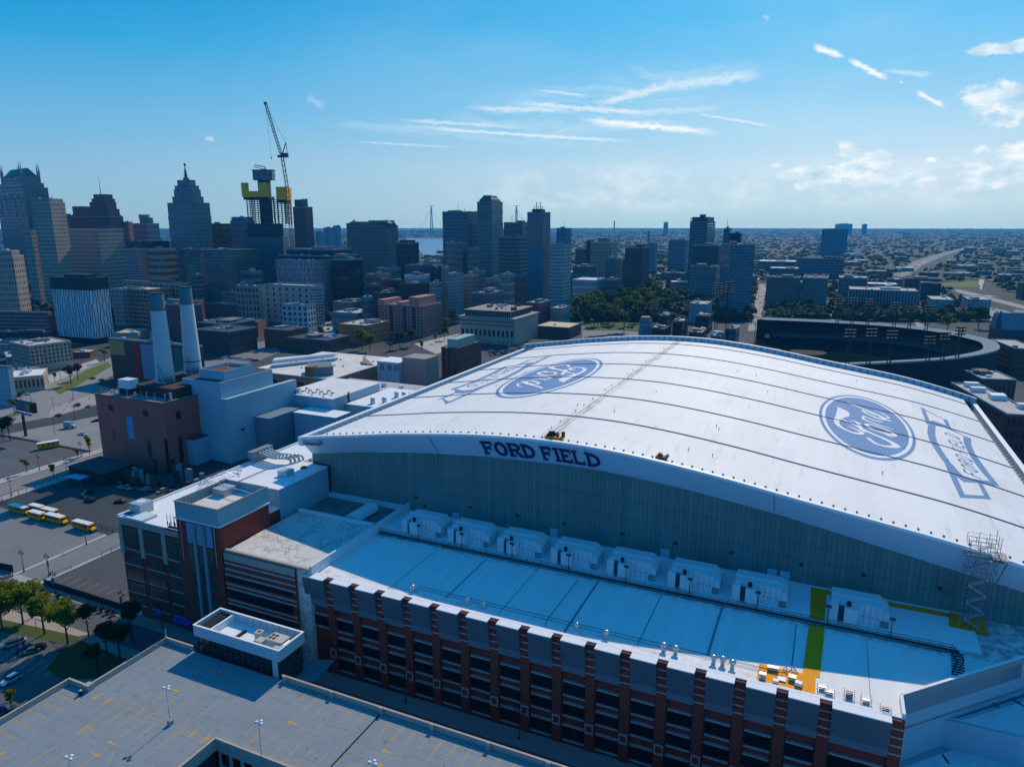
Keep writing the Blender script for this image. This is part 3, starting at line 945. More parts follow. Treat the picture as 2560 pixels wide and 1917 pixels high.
k = N.m('MULTIPLY', k, N.m('SUBTRACT', 1.0, N.m('MULTIPLY', ge, .30)))
N.l.new(N.mix(1.0, (.78, .78, .76, 1), N.comb(k, k, k), 'MULTIPLY'), p.inputs['Base Color'])
p.inputs['Roughness'].default_value = .75
lroof = part(stadium, 'low_roof', mb, m)
# sheet joints on the low roof
jm = mat('joint_grime', (.22, .24, .26), .9, .4, .5)
for s, t0, t1, w in ((-75.6, 130.5, 152, .35), (-61.5, 129, 152, .18), (-45.6, 128.5, 153, .55), (-30.2, 130, 152.6, .22), (-16.4, 132.4, 154, .5), (-.7, 133.5, 152.3, .25), (-90, 128, 152, .15), (13, 130, 152, .12)):
 mb = MB().box(s - w / 2, s + w / 2, t0, t1, LZ, LZ + .035)
 part(lroof, 'roof_joint', mb, jm)
# raised plant platform along the wall
mb = MB().box(-111, 34, 155.2, WT - .01, LZ + .004, LZ + .5)
plat = part(stadium, 'plant_platform', mb, WHITE)
PZ = LZ + .5
mb = MB().box(-111, 30, 154.2, 155.0, LZ + .01, LZ + .12)
part(plat, 'gutter', mb, mat('gutter_black', (.03, .035, .04), .9, .4, .6))
mb = MB()
for z in (1.1, .55):
 mb.tube((-112, 154.9, LZ + z), (29, 154.9, LZ + z), .055, n=4)
for i in range(74):
 mb.tube((-111.5 + i * 1.92, 154.9, LZ), (-111.5 + i * 1.92, 154.9, LZ + 1.15), .04, n=4)
mb.path([(29, 154.9, LZ + .8), (30.2, 150.5, LZ + .8), (28.6, 145.5, LZ + .8)], .12, n=5)
mb.path([(28.0, 154.4, LZ + .3), (29.2, 150.5, LZ + .3), (27.6, 145.5, LZ + .3)], .12, n=5)
for i in range(9):
 mb.box(27.6 + .1 * i, 29.8 + .1 * i, 145.5 + i, 145.65 + i, LZ, LZ + .25)
part(plat, 'guard_rail', mb, BLACK)
mb = MB()
for t, z in ((153.6, .35), (153.2, .22)):
 mb.tube((-110, t, LZ + z), (28, t, LZ + z), .11, n=5)
for t, z in ((131.4, .2), (132.6, .15)):
 mb.tube((-84, t, LZ + z), (-2, t, LZ + z), .05, n=4)
mb.path([(-50, 128.6, LZ + .4), (-50.5, 131, LZ + .4), (-50.2, 151, LZ + .3)], .08, n=4)
part(lroof, 'pipe_run', mb, mat('pipe_dark', (.08, .10, .12), .6))
# chamfered end wall and corner parapets
mb = MB()
ENDW = mat('end_wall_metal', (.26, .42, .50), .5, .10, .05, streak=.15)
pts = [(18.3, FT), (18.3, 132.8), (41, 155.6), (75, 189.6)]
for a, b in zip(pts, pts[1:]):
 mb.face([(a[0], a[1], 0), (b[0], b[1], 0), (b[0], b[1], LZ + 1.2), (a[0], a[1], LZ + 1.2)])
ew = part(stadium, 'end_wall', mb, ENDW)
mb = MB()
for a, b in zip(pts, pts[1:]):
 d = Vector((b[0] - a[0], b[1] - a[1], 0)).normalized()
 n = Vector((-d.y, d.x, 0)) * .55
 mb.prism([(a[0], a[1]), (b[0], b[1]), (b[0] + n.x, b[1] + n.y), (a[0] + n.x, a[1] + n.y)], LZ - .2, LZ + 1.28)
part(ew, 'end_parapet', mb, WHITE)
mb = MB().tube((18.35, 132.75, 19.2), (75, 189.5, 19.2), .16, n=4)
part(ew, 'wall_groove', mb, jm)
# ---- long brick front
mb = MB().box(-113, 18.29, FT, FT + 2, 0, LZ - .02)
fr = part(stadium, 'brick_front', mb, BRICK)
mb = MB().box(-111, 18.3, FT - .2, FT + .6, LZ + .001, LZ + .5)
part(fr, 'parapet', mb, WHITE)
GAP = mat('opening_dark', (.008, .010, .014), .3, .2, .5, spec=.4)
SIL = mat('precast_sill', (.30, .29, .28), .85, .15, .5)
PL = [-106.4 + 7.4 * k for k in range(16)]
PW = 2.0
PIERS = [(-114.9, -112.9)] + [(a, a + PW) for a in PL] + [(16.2, 18.25)]
pier_me = {}
for a, b in PIERS:
 mb = MB().box(a, b, FT - .95, FT - .004, 0, LZ + .25)
 pr = part(fr, 'pier', mb, BRICK)
 mb = MB()
 for z in (23.9, 22.2, 20.5, 18.8):
  mb.box(a - .04, b + .04, FT - .99, FT - .01, z - .16, z + .16)
 part(pr, 'stone_band', mb, SIL)
 mb = MB()
 c = (a + b) / 2
 for x0, x1, z0, z1 in ((c - .95, c + .95, 6.5, 6.9), (c - .95, c + .95, 4.5, 4.9), (c - .95, c - .65, 4.9, 6.5), (c + .65, c + .95, 4.9, 6.5)):
  mb.box(x0, x1, FT - 1.15, FT - .96, z0, z1)
 part(pr, 'stone_frame', mb, SIL)
# louvred panels that lean out at the head
m, N, p = principled('louvre_panel')
tc = N.node('ShaderNodeTexCoord').outputs['Object']
x, y, z = N.sep(tc)
fr_ = N.m('FRACT', N.m('DIVIDE', z, .42))
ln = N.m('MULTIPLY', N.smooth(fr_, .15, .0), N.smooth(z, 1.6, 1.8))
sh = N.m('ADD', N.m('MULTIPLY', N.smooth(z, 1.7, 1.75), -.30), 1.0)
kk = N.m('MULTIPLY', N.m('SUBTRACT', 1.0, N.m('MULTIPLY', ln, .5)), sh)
kk = N.m('MULTIPLY', kk, N.m('ADD', .92, N.m('MULTIPLY', N.noise(tc, .3, 4), .16)))
N.l.new(N.mix(1.0, (.12, .19, .24, 1), N.comb(kk, kk, kk), 'MULTIPLY'), p.inputs['Base Color'])
p.inputs['Roughness'].default_value = .45
LOUV = m
win_me = {}
def front_window(a, b, z0, z1):
 key = round(b - a, 2), round(z1 - z0, 2)
 if key not in win_me:
  w, h = b - a, z1 - z0
  win_me[key] = (MB().box(0, w, -.25, -.01, 0, h).data('window', GAP),
                       MB().box(-.1, w + .1, -.55, -.012, h, h + .42).data('lintel', SIL),
                       MB().box(-.1, w + .1, -.55, -.012, -.36, 0).data('sill', SIL),
                       MB().box(w * .33 - .04, w * .33 + .04, -.3, -.251, 0, h).box(w * .66 - .04, w * .66 + .04, -.3, -.251, 0, h).data('mullion', BLACK))
 g, li, si, mu = win_me[key]
 wnd = inst(fr, 'window', g, (a + 50, FT - 230, z0))
 inst(wnd, 'lintel', li, (0, 0, 0))
 inst(wnd, 'sill', si, (0, 0, 0))
 if z0 < 10: inst(wnd, 'mullion', mu, (0, 0, 0))
 return wnd
for (a0, a), (b, b1) in zip(PIERS, PIERS[1:]):
 mb = MB()
 mb.prism([(a + .05, FT - .005), (b - .05, FT - .005), (b - .05, FT - 1.0), (a + .05, FT - 1.0)], 17.9, 25.55)
 for i, v in enumerate(mb.v):
  if abs(v[1] - (FT - 1.0)) < 1e-6 and v[2] > 20:
   mb.v[i] = (v[0], FT - 2.15, v[2])
 o = part(fr, 'louvre_panel', mb, LOUV)
 for v in o.data.vertices: v.co.z -= 17.9
 o.location.z = 17.9
 mb = MB().box(a + .05, b - .05, FT - 2.25, FT + .3, 25.56, 25.75)
 part(o, 'panel_cap', mb, WHITE) if False else None
 c = bpy.data.objects.new('panel_cap', MB().box(a + 50.05, b + 49.95, FT - 232.25, FT - 229.7, 25.56 - 17.9, 25.78 - 17.9).data('panel_cap', WHITE))
 COL.objects.link(c)
 c.parent = o
 w0, w1 = a + .35, b - .35
 if a < -112:
  front_window(w0, w1, 12, 15)
  continue
 for z0, z1 in ((12.0, 15.0), (7.0, 9.8), (1.0, 4.3)):
  front_window(w0, w1, z0, z1)
# ---- rooftop air units on the platform
UM = mat('unit_metal', (.62, .66, .68), .5, .08, .3, streak=.12)
def make_unit():
 t = thing('air_handling_unit', None, 'air unit', (0, 0, 0), 0, 'air handling units in a row at the foot of the stadium wall')
 mb = MB()
 prof = [(0, 0), (11.4, 0), (11.4, 2.9), (9.6, 4.3), (0, 4.3)]
 n = len(prof)
 i = len(mb.v)
 for y_ in (0, 6.2):
  mb.v += [(a, y_, b) for a, b in prof]
 mb.f += [tuple(i + k for k in range(n)), tuple(i + n + k for k in range(n - 1, -1, -1))]
 for k in range(n):
  a, b = i + k, i + (k + 1) % n
  mb.f.append((b, a, a + n, b + n))
 body = part(t, 'unit_body', mb, UM, False)
 part(body, 'ridge_cap', MB().box(-.15, 9.7, 2.6, 3.4, 4.3, 4.62), UM, False)
 mb = MB()
 for q in range(9):
  mb.box(q * 1.22 + .4, q * 1.22 + .46, -.04, 0, .2, 4.2)
 part(body, 'panel_seam', mb, mat('seam_grey', (.2, .26, .3), .7), False)
 part(t, 'front_cabinet', MB().box(2.6, 5.2, -2.3, -.002, .1, 3.9), UM, False)
 part(t, 'front_cabinet', MB().box(-.4, 1.4, -1.5, -.002, .1, 4.0), UM, False)
 part(t, 'intake_gap', MB().box(1.42, 2.58, -.8, -.003, .1, 3.2), mat('gap_blue', (.05, .08, .10), .8), False)
 part(t, 'intake_gap', MB().box(9.7, 11.3, -.3, -.003, .1, 1.5), GREY, False)
 part(t, 'exhaust_stack', MB().cyl(3.4, -.9, 3.9, 4.9, .45, n=10), BLACK, False)
 mb = MB()
 for q in range(4):
  mb.box(6.2 + q * .95, 6.55 + q * .95, -.05, 0, 1.6, 1.9)
 part(body, 'inspection_hatch', mb, mat('seam_grey', (.2, .26, .3), .7), False)
 return t
unit = make_unit()
US = [-103.4, -88.8, -73.9, -58.9, -44.2, -29.2, -14.5, 5.9]
ords = ['leftmost', 'second', 'third', 'fourth', 'fifth', 'sixth', 'seventh']
for i, s in enumerate(US):
 lab = ('white air handling unit standing alone right of the yellow walkway' if i == 7 else
           'white air handling unit at the stadium wall, %s from the left in its row' % ords[i])
 if i == 0:
  unit.location = (s, 157.4, PZ)
  unit['label'] = lab
 else:
  dup(unit, (s, 157.4, PZ), 0, lab)
# light poles on the platform edge
def roof_pole():
 t = thing('roof_light_pole', None, 'light pole', (0, 0, 0), 0, 'short light poles along the platform rail')
 part(t, 'pole', MB().cyl(0, 0, 0, 4.6, .09, .07, 6), BLACK, False)
 part(t, 'lamp_head', MB().box(-.55, .55, -.12, .12, 4.4, 4.62).box(-.5, -.2, -.3, .1, 4.1, 4.4).box(.2, .5, -.3, .1, 4.1, 4.4), BLACK, False)
 return t
rp = roof_pole()
for i, (u, v) in enumerate(((1028, 1365), (1152, 1375), (1281, 1397), (1418, 1431), (1565, 1456), (1722, 1491), (1892, 1524), (2068, 1553), (2225, 1586))):
 s, t = atz(u, v, LZ)
 lab = 'short black twin-lamp pole at the platform rail, %s from the left' % (ords + ['eighth', 'ninth'])[i]
 if i == 0:
  rp.location = (s, 154.6, LZ)
  rp['label'] = lab
 else:
  dup(rp, (s, 154.6 + .001 * i, LZ), 0, lab)
# turbine vents
def vent():
 t = thing('roof_ventilator', None, 'ventilator', (0, 0, 0), 0, 'turbine ventilators near the low roof edge')
 part(t, 'vent_pipe', MB().cyl(0, 0, 0, .9, .42, .35, 12), LGREY, False, True)
 part(t, 'turbine_cap', MB().cyl(0, 0, .9, 1.15, .35, .72, 12).cyl(0, 0, 1.15, 1.6, .72, .66, 12).cyl(0, 0, 1.6, 1.85, .66, .15, 12), mat('turbine_metal', (.6, .62, .64), .3, .1, 1, metal=.6), False, True)
 return t
vv = vent()
VP = [(-84, 129.9), (-69.5, 130.1), (-65.4, 130.2), (-43.4, 130.4), (-36.8, 130.1), (-24.8, 130.5), (-22.4, 130.5), (-14.9, 130.3), (-13.2, 130.6), (-11.3, 130.2)]
VLAB = ['farthest left of all the turbine vents', 'left one of the second pair', 'right one of the second pair', 'single one left of the low roof middle', 'single one right of the wide roof joint', 'left one of the close pair', 'right one of the close pair', 'left one of the close trio', 'middle one of the close trio', 'right one of the close trio']
for i, (s, t) in enumerate(VP):
 lab = 'shiny turbine ventilator near the front edge, ' + VLAB[i]
 if i == 0:
  vv.location = (s, t, LZ)
  vv['label'] = lab
 else:
  dup(vv, (s, t, LZ), 0, lab)
# yellow safety mats
mb = MB()
for q in ([(1.3, 133.9), (4.4, 133.9), (5.0, 155), (1.9, 155)], [(-6.6, 128.0), (3.7, 128.0), (3.7, 133.9), (-6.6, 133.9)]):
 mb.prism(q, LZ + .04, LZ + .09)
for q in ([(1.9, 155.2), (4.8, 155.2), (5.1, 169.9), (1.6, 169.9)], [(5.1, 167.6), (5.9, 167.6), (30, 167.9), (30, 169.9), (5.1, 169.9)], [(29.2, 163.6), (36.3, 163.6), (36.8, 170.4), (30, 170.4)]):
 mb.prism(q, PZ + .01 if False else PZ, PZ + .06)
single('safety_mat', mb, YELLOW, 'yellow protective matting running across the low white roof to the scaffold', 'safety mat')
cr = [(-5.6, 128.9, 1.2, .9, 1.3), (-4.0, 132.6, 2.0, .8, .8), (-2.2, 130.2, 1.5, 1.4, .25), (-.4, 130.9, 1.3, 1.1, .9), (.8, 129.6, 1.2, 1.0, .8), (-3.2, 128.8, 1.0, .8, .6)]
CRL = ['tall white crate at the left end of the yellow mat', 'low grey crate on the upper left of the yellow mat', 'flat pallet of bars in the middle of the yellow mat', 'white box left of centre on the yellow mat', 'white box nearest the edge on the yellow mat', 'small grey box beside the parapet on the yellow mat']
for (s, t, a, b, h), lab in zip(cr, CRL):
 r = thing('equipment_crate', lab, 'crate', (s, t, LZ + .09), random.uniform(-.2, .2), 'crates left on the yellow mat')
 part(r, 'crate_body', MB().box(-a / 2, a / 2, -b / 2, b / 2, .12, h), random.choice((LGREY, WHITE2, STONE)), False)
 part(r, 'skid', MB().box(-a / 2, a / 2, -b / 2, -b / 2 + .15, 0, .12).box(-a / 2, a / 2, b / 2 - .15, b / 2, 0, .12), BLACK, False)
mb = MB()
for k in range(9):
 a = 2 * math.pi * k / 9
 mb.tube((-.9 + 1.4 * math.cos(a), 133.6 + 1.1 * math.sin(a), LZ + .2), (-.9 + .7 * math.cos(a + .7), 133.6 + .6 * math.sin(a + .7), LZ + .9), .09, n=4)
single('cable_bundle', mb, LGREY, 'tangled bundle of silver cable ducts on a white sheet at the yellow mat', 'cable bundle')
for i, (s, t, lab) in enumerate(((6.1, 129.2, 'pale water barrel cluster right of the yellow mat'), (9.4, 129.6, 'dark framed rooftop condenser behind the front parapet'), (12.2, 129.4, 'white tubular rack right of the dark condenser'), (4.9, 130.2, 'striped folded ladder stack beside the yellow mat'), (15.3, 128.4, 'small grey roof hatch near the right corner'))):
 r = thing('roof_equipment', lab, 'roof equipment', (s, t, LZ), 0, 'loose equipment at the right end of the low roof')
 mb = MB()
 for q in range(5):
  mb.tube((-.8, -.5, .25 + q * .3), (.8, -.4, .25 + q * .3), .05, n=4)
 for a, b in ((-.85, -.5), (.85, -.5), (-.85, .5), (.85, .5)):
  mb.tube((a, b, 0), (a, b, 1.7 if i in (1, 2) else 1.1), .06, n=4)
 part(r, 'frame', mb, LGREY, False)
 part(r, 'core', MB().box(-.6, .6, -.3, .4, .1, 1.3 if i == 1 else .7), BLACK if i in (1, 4) else LGREY, False)
# scaffold stair tower
sc = thing('scaffold_tower', 'scaffold stair tower rising from the yellow mat to the roof eave', 'scaffold', (33.6, 166.2, PZ + .06))
SX = (-2.6, -.9, .9, 2.6)
for a in SX:
 for b in (-2.3, 0, 2.3):
  h = 19.2 + random.uniform(0, 2.6)
  part(sc, 'standard', MB().cyl(a, b, 0, h, .06, n=5), GREY, False)
for k in range(10):
 z = 1.6 + k * 1.95
 mb = MB()
 for b in (-2.3, 0, 2.3):
  mb.tube((-2.7, b, z), (2.7, b, z), .045, n=4).tube((-2.7, b, z + .95), (2.7, b, z + .95), .04, n=4)
 for a in SX:
  mb.tube((a, -2.4, z), (a, 2.4, z), .045, n=4)
 part(sc, 'ledger_frame', mb, GREY, False)
 d = 1 if k % 2 else -1
 mb = MB().tube((-1.8 * d, -1.1, z - 1.95), (1.8 * d, -1.1, z), .12, n=4).tube((-1.8 * d, -.3, z - 1.95), (1.8 * d, -.3, z), .12, n=4)
 for q in range(7):
  f_ = q / 6
  mb.box(-1.8 * d + 3.6 * d * f_ - .14, -1.8 * d + 3.6 * d * f_ + .14, -1.1, -.3, z - 1.95 + 1.95 * f_ - .03, z - 1.95 + 1.95 * f_)
 if k < 10: part(sc, 'stair_flight', mb, LGREY, False)
part(sc, 'work_deck', MB().box(-3.4, 3.6, -2.9, 2.4, 16.2, 16.34).box(1.4, 4.2, -3.3, 1.0, 17.0, 17.12), mat('scaffold_deck', (.45, .40, .33), .8), False)
mb = MB()
for k in range(12):
 a = -3.4 + k * .63
 mb.tube((a, -2.9, 16.3), (a, -2.9, 18.4), .04, n=4)
for z in (17.2, 18.2):
 mb.tube((-3.4, -2.9, z), (3.6, -2.9, z), .04, n=4)
 mb.tube((3.9, -3.2, z), (3.9, 1.2, z), .04, n=4)
part(sc, 'deck_rail', mb, LGREY, False)
for i, (u, v, lab) in enumerate(((1385, 1097, 'yellow roof hoist with piled gear at the eave above the stadium sign'), (1652, 1149, 'small dark machine on the roof eave right of the sign'))):
 s, t = onroof(u, v)
 r = thing('roof_hoist', lab, 'hoist', (s, 167.6, zroof(s)), 0)
 k = (1.0, .55)[i]
 mb = MB().box(-2.6 * k, 2.4 * k, -.8, .8, .2, .6)
 for a in (-2.2, -.7, .9, 2.2):
  mb.tube((a * k, -.7, 0), (a * k + .5, .6, 1.7 * k), .12, n=4)
 part(r, 'hoist_frame', mb, YELLOW if i == 0 else mat('rust', (.16, .09, .03)), False)
 mb = MB()
 for q in range(10):
  a, b = random.uniform(-2.4, 2.6) * k, random.uniform(-.6, 1.4)
  mb.box(a, a + random.uniform(.3, .9) * k, b, b + .5, .6, .6 + random.uniform(.3, 1.3) * k)
 part(r, 'piled_gear', mb, BLACK, False)
# ---- left shoulder: stained roof, curbs, plant house
BZ = 27.0
m, N, p = principled('cracked_membrane')
tc = N.node('ShaderNodeTexCoord').outputs['Object']
vo = N.node('ShaderNodeTexVoronoi', feature='DISTANCE_TO_EDGE')
wv = N.node('ShaderNodeVectorMath', operation='ADD')
N.l.new(tc, wv.inputs[0])
nn = N.noise(tc, .5, 4, .6)
N.l.new(N.comb(N.m('MULTIPLY', nn, 3.0), N.m('MULTIPLY', nn, 2.0), 0.0), wv.inputs[1])
N.l.new(wv.outputs[0], vo.inputs['Vector'])
vo.inputs['Scale'].default_value = .33
ck = N.m('MULTIPLY', N.smooth(N.m('ABSOLUTE', N.m('SUBTRACT', N.noise(tc, .22, 7, .68), .5)), .022, .0), N.smooth(N.noise(tc, .16, 3), .38, .52))
k = N.m('MULTIPLY', N.m('ADD', .75, N.m('MULTIPLY', N.noise(tc, .3, 6, .7), .5)), N.m('SUBTRACT', 1.0, N.m('MULTIPLY', ck, .7)))
N.l.new(N.mix(1.0, (.60, .57, .53, 1), N.comb(k, k, k), 'MULTIPLY'), p.inputs['Base Color'])
p.inputs['Roughness'].default_value = .85
mb = MB().box(-138.4, -111.2, 125.6, 153.5, 0, BZ)
bei = part(stadium, 'side_block', mb, m)
mb = MB().box(-138.5, -110.6, 125.2, 126.0, BZ + .002, BZ + .55)
part(bei, 'stone_coping', mb, mat('stone_coping', (.42, .36, .28), .85, .2))
mb = MB().box(-111.19, -110.6, 126.01, 171, LZ - .5, BZ + 1.0).box(-138.4, -112, 153.5, 154.4, BZ - 1, BZ + .9)
part(bei, 'white_curb', mb, WHITE2)
mb = MB().box(-140.3, -112, 154.41, 170.6, LZ + .003, LZ + .05)
part(stadium, 'sunken_roof', mb, mat('mossy_roof', (.16, .19, .19), .95, .75, .3, fine=.5))
mb = MB().box(-140.3, -112, 170.1, 170.9, LZ + .06, LZ + 1.6)
part(stadium, 'wall_curb', mb, WHITE2)
# banded front of the shoulder
bb = part(bei, 'banded_front', MB().box(-138.3, -115, 124.9, 125.59, 0, BZ), BRICK)
for i, z in enumerate((25.9, 24.0, 22.3, 20.7, 18.1, 16.9, 13.6, 12.4, 9.3, 8.2, 5.0, 3.8)):
 h = 2.0 if i == 0 else .5
 part(bb, 'stone_band' if i else 'stone_fascia', MB().box(-138.32, -115.0, 124.75, 124.899, z - h / 2, z + h / 2), STONE if i == 0 else SIL)
for i, (z0, z1) in enumerate(((19.0, 20.4), (14.0, 16.6), (9.7, 12.1), (5.4, 7.9), (.5, 3.5))):
 part(bb, 'louvre_opening', MB().box(-137.6, -116.2, 124.8, 124.898, z0, z1), GAP)
# plant house beside the wall
mb = MB().box(-151, -140.4, 148.5, 170.9, 20, 35.2)
ph = part(stadium, 'plant_house', mb, ENDW)
part(ph, 'roof_sheet', MB().box(-151.1, -140.2, 148.3, 170.9, 35.2, 35.45), WHITE)
part(ph, 'roof_box', MB().box(-148.5, -145.0, 157, 160.5, 35.46, 37.2), LGREY)
part(ph, 'roof_box', MB().box(-146.6, -145.2, 165, 166.6, 35.46, 36.0), mat('rust', (.16, .09, .03)))
part(ph, 'downpipe', MB().path([(-146, 170.7, 35.8), (-139.9, 170.5, 35.6), (-139.8, 170.4, 26)], .28, n=6), BLACK)
mb = MB()
i = 0
tank = thing('roof_storage_tank', 'long white rounded tank lying on the dark sunken roof', 'tank', (-121, 161, LZ + .4))
tm = MB()
nseg = 12
for k in range(nseg):
 a0, a1 = math.pi * k / nseg, math.pi * (k + 1) / nseg
 tm.face([(2.4 * math.cos(a0), -5.2, .4 + 2.2 * math.sin(a0)), (2.4 * math.cos(a0), 5.2, .4 + 2.2 * math.sin(a0)), (2.4 * math.cos(a1), 5.2, .4 + 2.2 * math.sin(a1)), (2.4 * math.cos(a1), -5.2, .4 + 2.2 * math.sin(a1))])
for yy in (-5.2, 5.2):
 tm.face([(2.4 * math.cos(math.pi * k / nseg), yy, .4 + 2.2 * math.sin(math.pi * k / nseg)) for k in range(nseg + 1)])
part(tank, 'tank_shell', tm, UM, False, True)
part(tank, 'cradle', MB().box(-2.2, 2.2, -4, -3.4, -.35, .4).box(-2.2, 2.2, 3.4, 4, -.35, .4), GREY, False)
# ---- old brick warehouse wing at the left end of the stadium
wh = thing('brick_warehouse', 'six storey red brick warehouse with white roof attached to the stadium left end', 'warehouse', (-164, 160, 0))
WZ = 29.9
W0, W1, WTF = -177.7, -140.5, 125.2
mb = MB().box(W0, W1, WTF, 212, 0, WZ - .3)
wb = part(wh, 'wall', mb, BRICK)
mb = MB().box(W0 - .3, W1, WTF - .3, 212.2, WZ - .3, WZ)
wr = part(wh, 'roof', mb, WHITE)
part(wr, 'parapet', MB().box(W0 - .3, W0 + .5, WTF - .3, 212, WZ + .002, WZ + .45), WHITE2)
part(wb, 'stone_cornice', MB().box(W0, -151, WTF - .25, WTF - .01, WZ - 2.2, WZ - .31), STONE)
# three bays of windows left of the tower; upper two storeys have tall steel sashes
wg = mat('sash_glass', (.02, .065, .06), .15, .5, .4, spec=.6)
fm = mat('sash_bar', (.02, .03, .03), .6)
bays = [(-176.9, -170.0), (-168.2, -161.2), (-159.4, -152.2)]
rows = [(20.7, 27.2, 6, 5), (16.0, 18.9, 6, 3), (11.4, 14.3, 6, 3), (7.3, 10.2, 6, 3), (3.6, 5.6, 6, 2)]
for bi, (a, b) in enumerate(bays):
 for ri, (z0, z1, nx, nz) in enumerate(rows):
  wnd = part(wb, 'window', MB().box(a, b, WTF - .12, WTF - .01, z0, z1), wg)
  mbf = MB()
  for q in range(nx + 1):
   xq = a + (b - a) * q / nx
   mbf.box(xq - .05, xq + .05, WTF - .18, WTF - .121, z0, z1)
  for q in range(nz + 1):
   zq = z0 + (z1 - z0) * q / nz
   mbf.box(a, b, WTF - .17, WTF - .122, zq - .05, zq + .05)
  part(wnd, 'sash_bars', mbf, fm)
  part(wnd, 'sill', MB().box(a - .2, b + .2, WTF - .3, WTF - .011, z0 - .35, z0 - .01), SIL)
for a in (-169.1, -160.3, -177.3):
 part(wb, 'stone_pilaster', MB().box(a - .7, a + .7, WTF - .45, WTF - .012, 18.8, WZ - 2.21), STONE)
part(wb, 'entrance_awning', MB().prism([(-158.5, WTF - .02), (-152.5, WTF - .02), (-152.5, WTF - 1.8), (-158.5, WTF - 1.8)], 2.6, [3.6, 3.6, 2.9, 2.9]), mat('awning_blue', (.02, .03, .35), .7))
part(wb, 'entrance_awning', MB().prism([(-166.5, WTF - .02), (-163.8, WTF - .02), (-163.8, WTF - 1.2), (-166.5, WTF - 1.2)], 2.6, [3.6, 3.6, 2.9, 2.9]), mat('awning_blue', (.02, .03, .35), .7))
part(wb, 'side_door', MB().box(-174.6, -173.0, WTF - .15, WTF - .013, 0, 3.2), mat('pale_door', (.36, .52, .62), .5))
# stair tower with metal screen
TW0, TW1, TWF, TWB = -154.2, -138.8, 124.6, 142.4
tb = part(wh, 'stair_tower', MB().box(TW0, TW1, TWF, TWB, 0, 33.6), BRICK)
part(tb, 'white_band', MB().box(TW0 - .3, TW1 + .3, TWF - .3, TWB + .3, 33.6, 34.0), WHITE2)
SCR_ = ribbed('screen_metal', (.20, .36, .40), 2.4, .25, 'x', .5, .15, .2)
scrn = part(tb, 'screen_wall', MB().box(TW0, TW1, TWF, TWF + .3, 34.0, 38.4).box(TW1 - .3, TW1, TWF + .3, TWB, 34.0, 38.4).box(TW0 + .3, TW1 - .3, TWB - .3, TWB, 34.0, 38.4).box(TW0, TW0 + .3, TWF + .3, TWB, 34.0, 38.4), mat('screen_blue', (.20, .38, .42), .5, .12, .2, streak=.15))
part(tb, 'screen_coping', MB().box(TW0 - .15, TW1 + .15, TWF - .15, TWF + .35, 38.4, 38.6).box(TW1 - .35, TW1 + .15, TWF + .35, TWB + .1, 38.4, 38.6).box(TW0, TW1 - .35, TWB - .35, TWB + .1, 38.4, 38.6).box(TW0 - .15, TW0 + .35, TWF + .35, TWB - .35, 38.4, 38.6), mat('rust_coping', (.25, .20, .16), .7))
part(tb, 'tower_floor', MB().box(TW0 + .4, TW1 - .4, TWF + .4, TWB - .4, 35.9, 36.0), ribbed('standing_seam', (.70, .66, .60), 1.3, .3, 'y', .7, .1, .1))
mb = MB()
for q in range(16):
 yq = TWF + 1 + q * 1.02
 mb.box(TW0 + .31, TW0 + .45, yq, yq + .12, 36.01, 38.2)
for zq in (36.8, 37.5, 38.2):
 mb.box(TW0 + .46, TW0 + .55, TWF + .6, TWB - .6, zq, zq + .1)
part(scrn, 'screen_stud', mb, GREY)
part(tb, 'brace', MB().tube((TW0 + 4, TWF + .4, 38.2), (TW0 + 7.5, TWF + 3, 36.1), .12).tube((TW1 - 1.5, TWB - 1, 38.2), (TW1 - 4, TWB - 4, 36.1), .12).tube((TW0 + .4, TWB - 3, 38.3), (TW1 - .4, TWB - 5, 38.3), .10), WHITE2)
part(tb, 'unit_box', MB().box(TW0 + 1, TW0 + 5.5, TWB - 6, TWB - 1.5, 36.01, 38.0), LGREY)
for a, b in ((-150.4, -148.2), (-147.0, -144.9), (-143.6, -141.5)):
 part(tb, 'upper_panel', MB().box(a, b, TWF - .2, TWF - .01, 27.4, 33.2), mat('panel_blue', (.12, .30, .42), .4))
 for z0, z1 in ((19.0, 27.0), (14.6, 17.4), (10.2, 13.0), (5.8, 8.6)):
  part(tb, 'window', MB().box(a, b, TWF - .14, TWF - .011, z0, z1), wg)
for a in (-147.6, -144.25):
 part(tb, 'steel_fin', MB().box(a - .45, a + .45, TWF - .55, TWF - .02, 1, 33.3), mat('fin_blue', (.16, .26, .30), .5))
part(tb, 'downpipe', MB().cyl(-152.6, TWF - .15, 22, 33.5, .08, n=5), LGREY)
part(tb, 'downpipe', MB().cyl(-140.6, TWF - .15, 22, 33.5, .08, n=5), LGREY)
# things on the warehouse roof
for (u, v, a, b, h, lab, kind) in ((355, 1278, 4.4, 4.4, 3.0, 'silver boxy air unit on the white warehouse roof', 'rooftop_unit'), (357, 1290, 6.5, 5.0, .7, 'low white skylight curb in front of the silver air unit', 'skylight_curb'), (330, 1286, 5.5, 1.2, .35, 'dark ladder rack lying on the warehouse roof', 'ladder_rack')):
 s, t = atz(u, v, WZ)
 if kind == 'skylight_curb': s, t = atz(354, 1294, WZ)
 r = thing(kind, lab, 'roof equipment', (s, t, WZ))
 mm = BLACK if kind == 'ladder_rack' else LGREY if kind == 'rooftop_unit' else WHITE2
 part(r, 'casing', MB().box(-a / 2, a / 2, -b / 2, b / 2, .15, h), mm, False)
 part(r, 'base_rail', MB().box(-a / 2, a / 2, -b / 2, -b / 2 + .2, 0, .15).box(-a / 2, a / 2, b / 2 - .2, b / 2, 0, .15), GREY, False)
 if h > 1: part(r, 'fan_guard', MB().cyl(0, 0, h, h + .12, 1.3, n=14), WHITE2, False)
